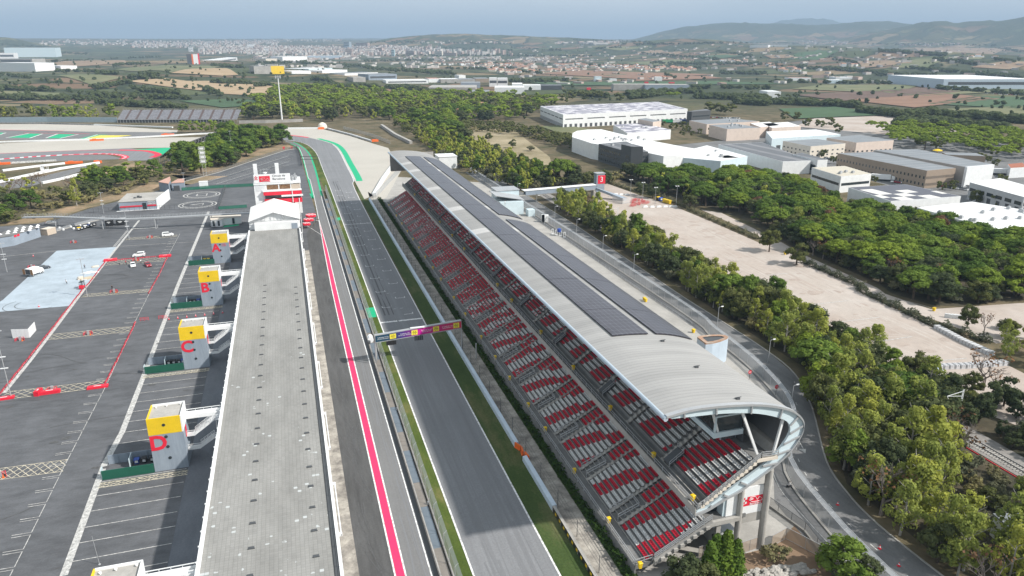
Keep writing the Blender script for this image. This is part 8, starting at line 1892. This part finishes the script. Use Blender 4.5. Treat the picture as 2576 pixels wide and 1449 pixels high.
# ---------- houses and town ----------
mTile=mat('clay_tile',(.3,.15,.1),.85,.2,.02,col2=(.4,.24,.17)); mFlat=mat('pale_flat_roof',(.5,.46,.42),.85,.15,.01)
HM=[]
for v in range(4):
    mb=MB(); a,b,h=((5,4,5),(7,4.5,5.5),(6,5,6.5),(9,5,4))[v]
    mb.box(-a,a,-b,b,-2,h); mb.k=1; mb.loft([[(x,-b-.4,h),(x,b+.4,h),(x,0,h+2.2)] for x in (-a-.4,a+.4)]); mb.k=2
    for x in (-a*.6,0,a*.6):
        for s in (-1,1): mb.q((x-.6,s*(b+.03),1.2),(x+.6,s*(b+.03),1.2),(x+.6,s*(b+.03),2.6),(x-.6,s*(b+.03),2.6))
    o=mb.build('house',[mCreamW if v%2 else mWhiteP,mTile,mDark]); COL.objects.unlink(o); HM.append(o)
hs=[]; r=random.Random(55)
def houses(x0,y0,x1,y1,n,th,lab,grp,big=0):
    for i in range(n):
        u=r.random(); p=G2(lerp(x0,x1,u)+r.uniform(-6,6),lerp(y0,y1,u)+r.gauss(0,th)); hs.append((p,r.randrange(4),r.uniform(0,3.14),r.uniform(.8,1.3),lab,grp))
V='in the village beyond the largest warehouse'; W_='in the scattered village left of the fields'
for a in ((1385,165,1670,170,70,2.2),(1560,172,1660,178,24,1.5),(1690,172,1750,178,26,2),(1640,198,1700,200,10,1)): houses(*a,'pale house with a tiled roof '+V,'houses of the village beyond the warehouse')
for a in ((1060,160,1340,168,50,3),(1470/4+644+500,175,1300,182,30,3),(1220,176,1310,182,24,2.5),(1290,166,1330,172,16,1.5),(1130,158,1240,160,18,2)): houses(*a,'pale house with a tiled roof '+W_,'houses of the scattered village')
for a in ((1640,140,1700,146,10,1.5),(1960,178,2020,182,8,1),(2110,165,2160,168,6,1),(1800,152,1880,158,8,2),(2440,144,2530,146,8,1),(1930,165,2000,176,12,2)): houses(*a,'small white farmhouse among the far fields','farmhouses in the far fields')
hs.sort(key=lambda q:math.hypot(q[0][0],q[0][1]))
for i,(p,v,a,s,l,g) in enumerate(hs[:285]):
    o=HM[v].copy(); COL.objects.link(o); o.location=p; o.rotation_euler=(0,0,a); o.scale=(s,s,s); tag(o,l,'house',g)
# two ochre houses in the wood
for (x0,x1,yb,yt,dep,l) in ((2000,2150,1100,1070,18,'ochre farmhouse with brown roofs in the wood beyond the gravel'),(2250,2300,1120,1050,10,'tall narrow ochre house with an arched window in the same wood')):
    p=G(644+x0/4,yb/4);q=G(644+x1/4,yb/4); h=(yb-yt)/4*math.hypot(*p)/1919; t=empty('house',(p[0],p[1],0),l,'house'); c=solid('ochre_wall',(.55,.3,.16),.85)
    mb=MB(); mb.box(p[0],q[0],p[1],p[1]+dep,0,h); part(mb,'wall',c,t); mb=MB(); mb.loft([[(x,p[1]-.5,h),(x,p[1]+dep+.5,h),(x,p[1]+dep/2,h+dep*.25)] for x in (p[0]-.5,q[0]+.5)]); part(mb,'roof',mTile,t)
    mb=MB(); xm=(p[0]+q[0])/2; mb.box(xm-1,xm+1,p[1]-.1,p[1],h*.4,h*.7); part(mb,'window',mDark,t)
# the town: several thousand houses and blocks on the rising plain
mb=MB(); r=random.Random(99); mTw=[mat('town_wall_white',(.5,.47,.44),.9,.1,.01),mat('town_wall_pink',(.4,.31,.27),.9,.1,.01),mTile,mFlat]
def tb(x,y,w,d,h,a,k,kr):
    z=hgt(x,y)-2; c,s=math.cos(a),math.sin(a); P=[(x+u*w*c-v*d*s,y+u*w*s+v*d*c) for u,v in ((-.5,-.5),(.5,-.5),(.5,.5),(-.5,.5))]
    i=len(mb.v); mb.v+=[(*p,z) for p in P]+[(*p,z+h+2) for p in P]
    for f in ((0,1,5,4),(1,2,6,5),(2,3,7,6),(3,0,4,7)): mb.f.append(tuple(i+j for j in f)); mb.m.append(k)
    mb.f.append((i+4,i+5,i+6,i+7)); mb.m.append(kr)
def town(x0,y0,x1,y1,n,hr,sx=1.,wr=(9,22)):
    for i in range(n):
        p=G2(r.uniform(x0,x1),r.triangular(y0,y1,(y0+y1)/2)); w=r.uniform(*wr); tb(p[0],p[1],w,r.uniform(9,16),r.uniform(*hr),r.uniform(0,3.14),0 if r.random()<.65 else 1,2 if r.random()<.45 else 3)
town(640,116,1010,142,1500,(6,17)); town(500,114,720,138,500,(6,14)); town(330,102,560,122,420,(5,12)); town(560,100,700,116,260,(5,11)); town(900,122,1080,142,160,(8,20)); town(100,100,330,116,120,(5,10))
town(1060,128,1160,140,36,(15,28)); town(1160,130,1300,142,40,(14,26)); town(1000,120,1120,133,40,(12,26)); town(640,96,860,106,110,(5,9)); town(1060,104,1300,112,40,(5,10)); town(1400,104,1560,112,40,(6,10),1,(15,60)); town(2000,102,2130,114,70,(6,10)); town(2260,108,2420,116,50,(6,9)); town(1000,144,1260,152,60,(5,9)); town(640,140,900,152,80,(6,10),1,(20,60)); town(1100,146,1400,158,60,(5,8))
for i in range(330):
    x=r.uniform(1280,2576); p=G2(x,r.uniform(118,215) if i%2 else r.uniform(112,160)); tb(p[0],p[1],r.uniform(8,30),r.uniform(8,14),r.uniform(4,7),r.uniform(0,3.14),0 if r.random()<.7 else 1,2 if r.random()<.6 else 3)
for i in range(160):
    p=G2(r.uniform(640,1560),r.uniform(142,172)); tb(p[0],p[1],r.uniform(8,40),r.uniform(8,16),r.uniform(4,8),r.uniform(0,3.14),0,2 if r.random()<.4 else 3)
tag(mb.build('town',mTw),'pale hazy town of many small houses spread over the plain','town',kind='stuff')
for x0,x1,yb,yt,m_,l in ((865,879,124,106,solid('blue_grey_tower_wall',(.3,.36,.4),.6),'tall blue-grey tower block above the town'),(868,886,137,124,mTw[1],'brown apartment block below the blue-grey tower'),(922,936,132,121,mCreamW,'cream apartment block right of the tower'),(946,961,132,121,mTw[1],'pinkish apartment block in the middle of the town'),(1020,1042,140,129,mTw[1],'reddish apartment slab at the right of the town'),(1070,1080,138,131,mCreamW,'narrow cream block near the town edge'),(1095,1112,140,129,mCreamW,'stepped cream block near the town edge'),(1116,1148,141,133,mTw[1],'long pink apartment row at the town edge'),(475,486,130,120,mWhiteP,'white tower block at the left of the town'),(622,640,122,112,mWhiteP,'pair-like white tower in the hazy town centre'),(664,676,132,121,mWhiteP,'square white block in the town centre'),(985,992,142,125,solid('turquoise_wall',(.3,.42,.45),.6),'slim turquoise tower right of the town'),(895,925,118,108,mTw[1],'hazy brown slab behind the blue-grey tower')):
    fbox(x0,x1,yb,yt,18,m_,mFlat,l,'apartment_block','building',win=3)
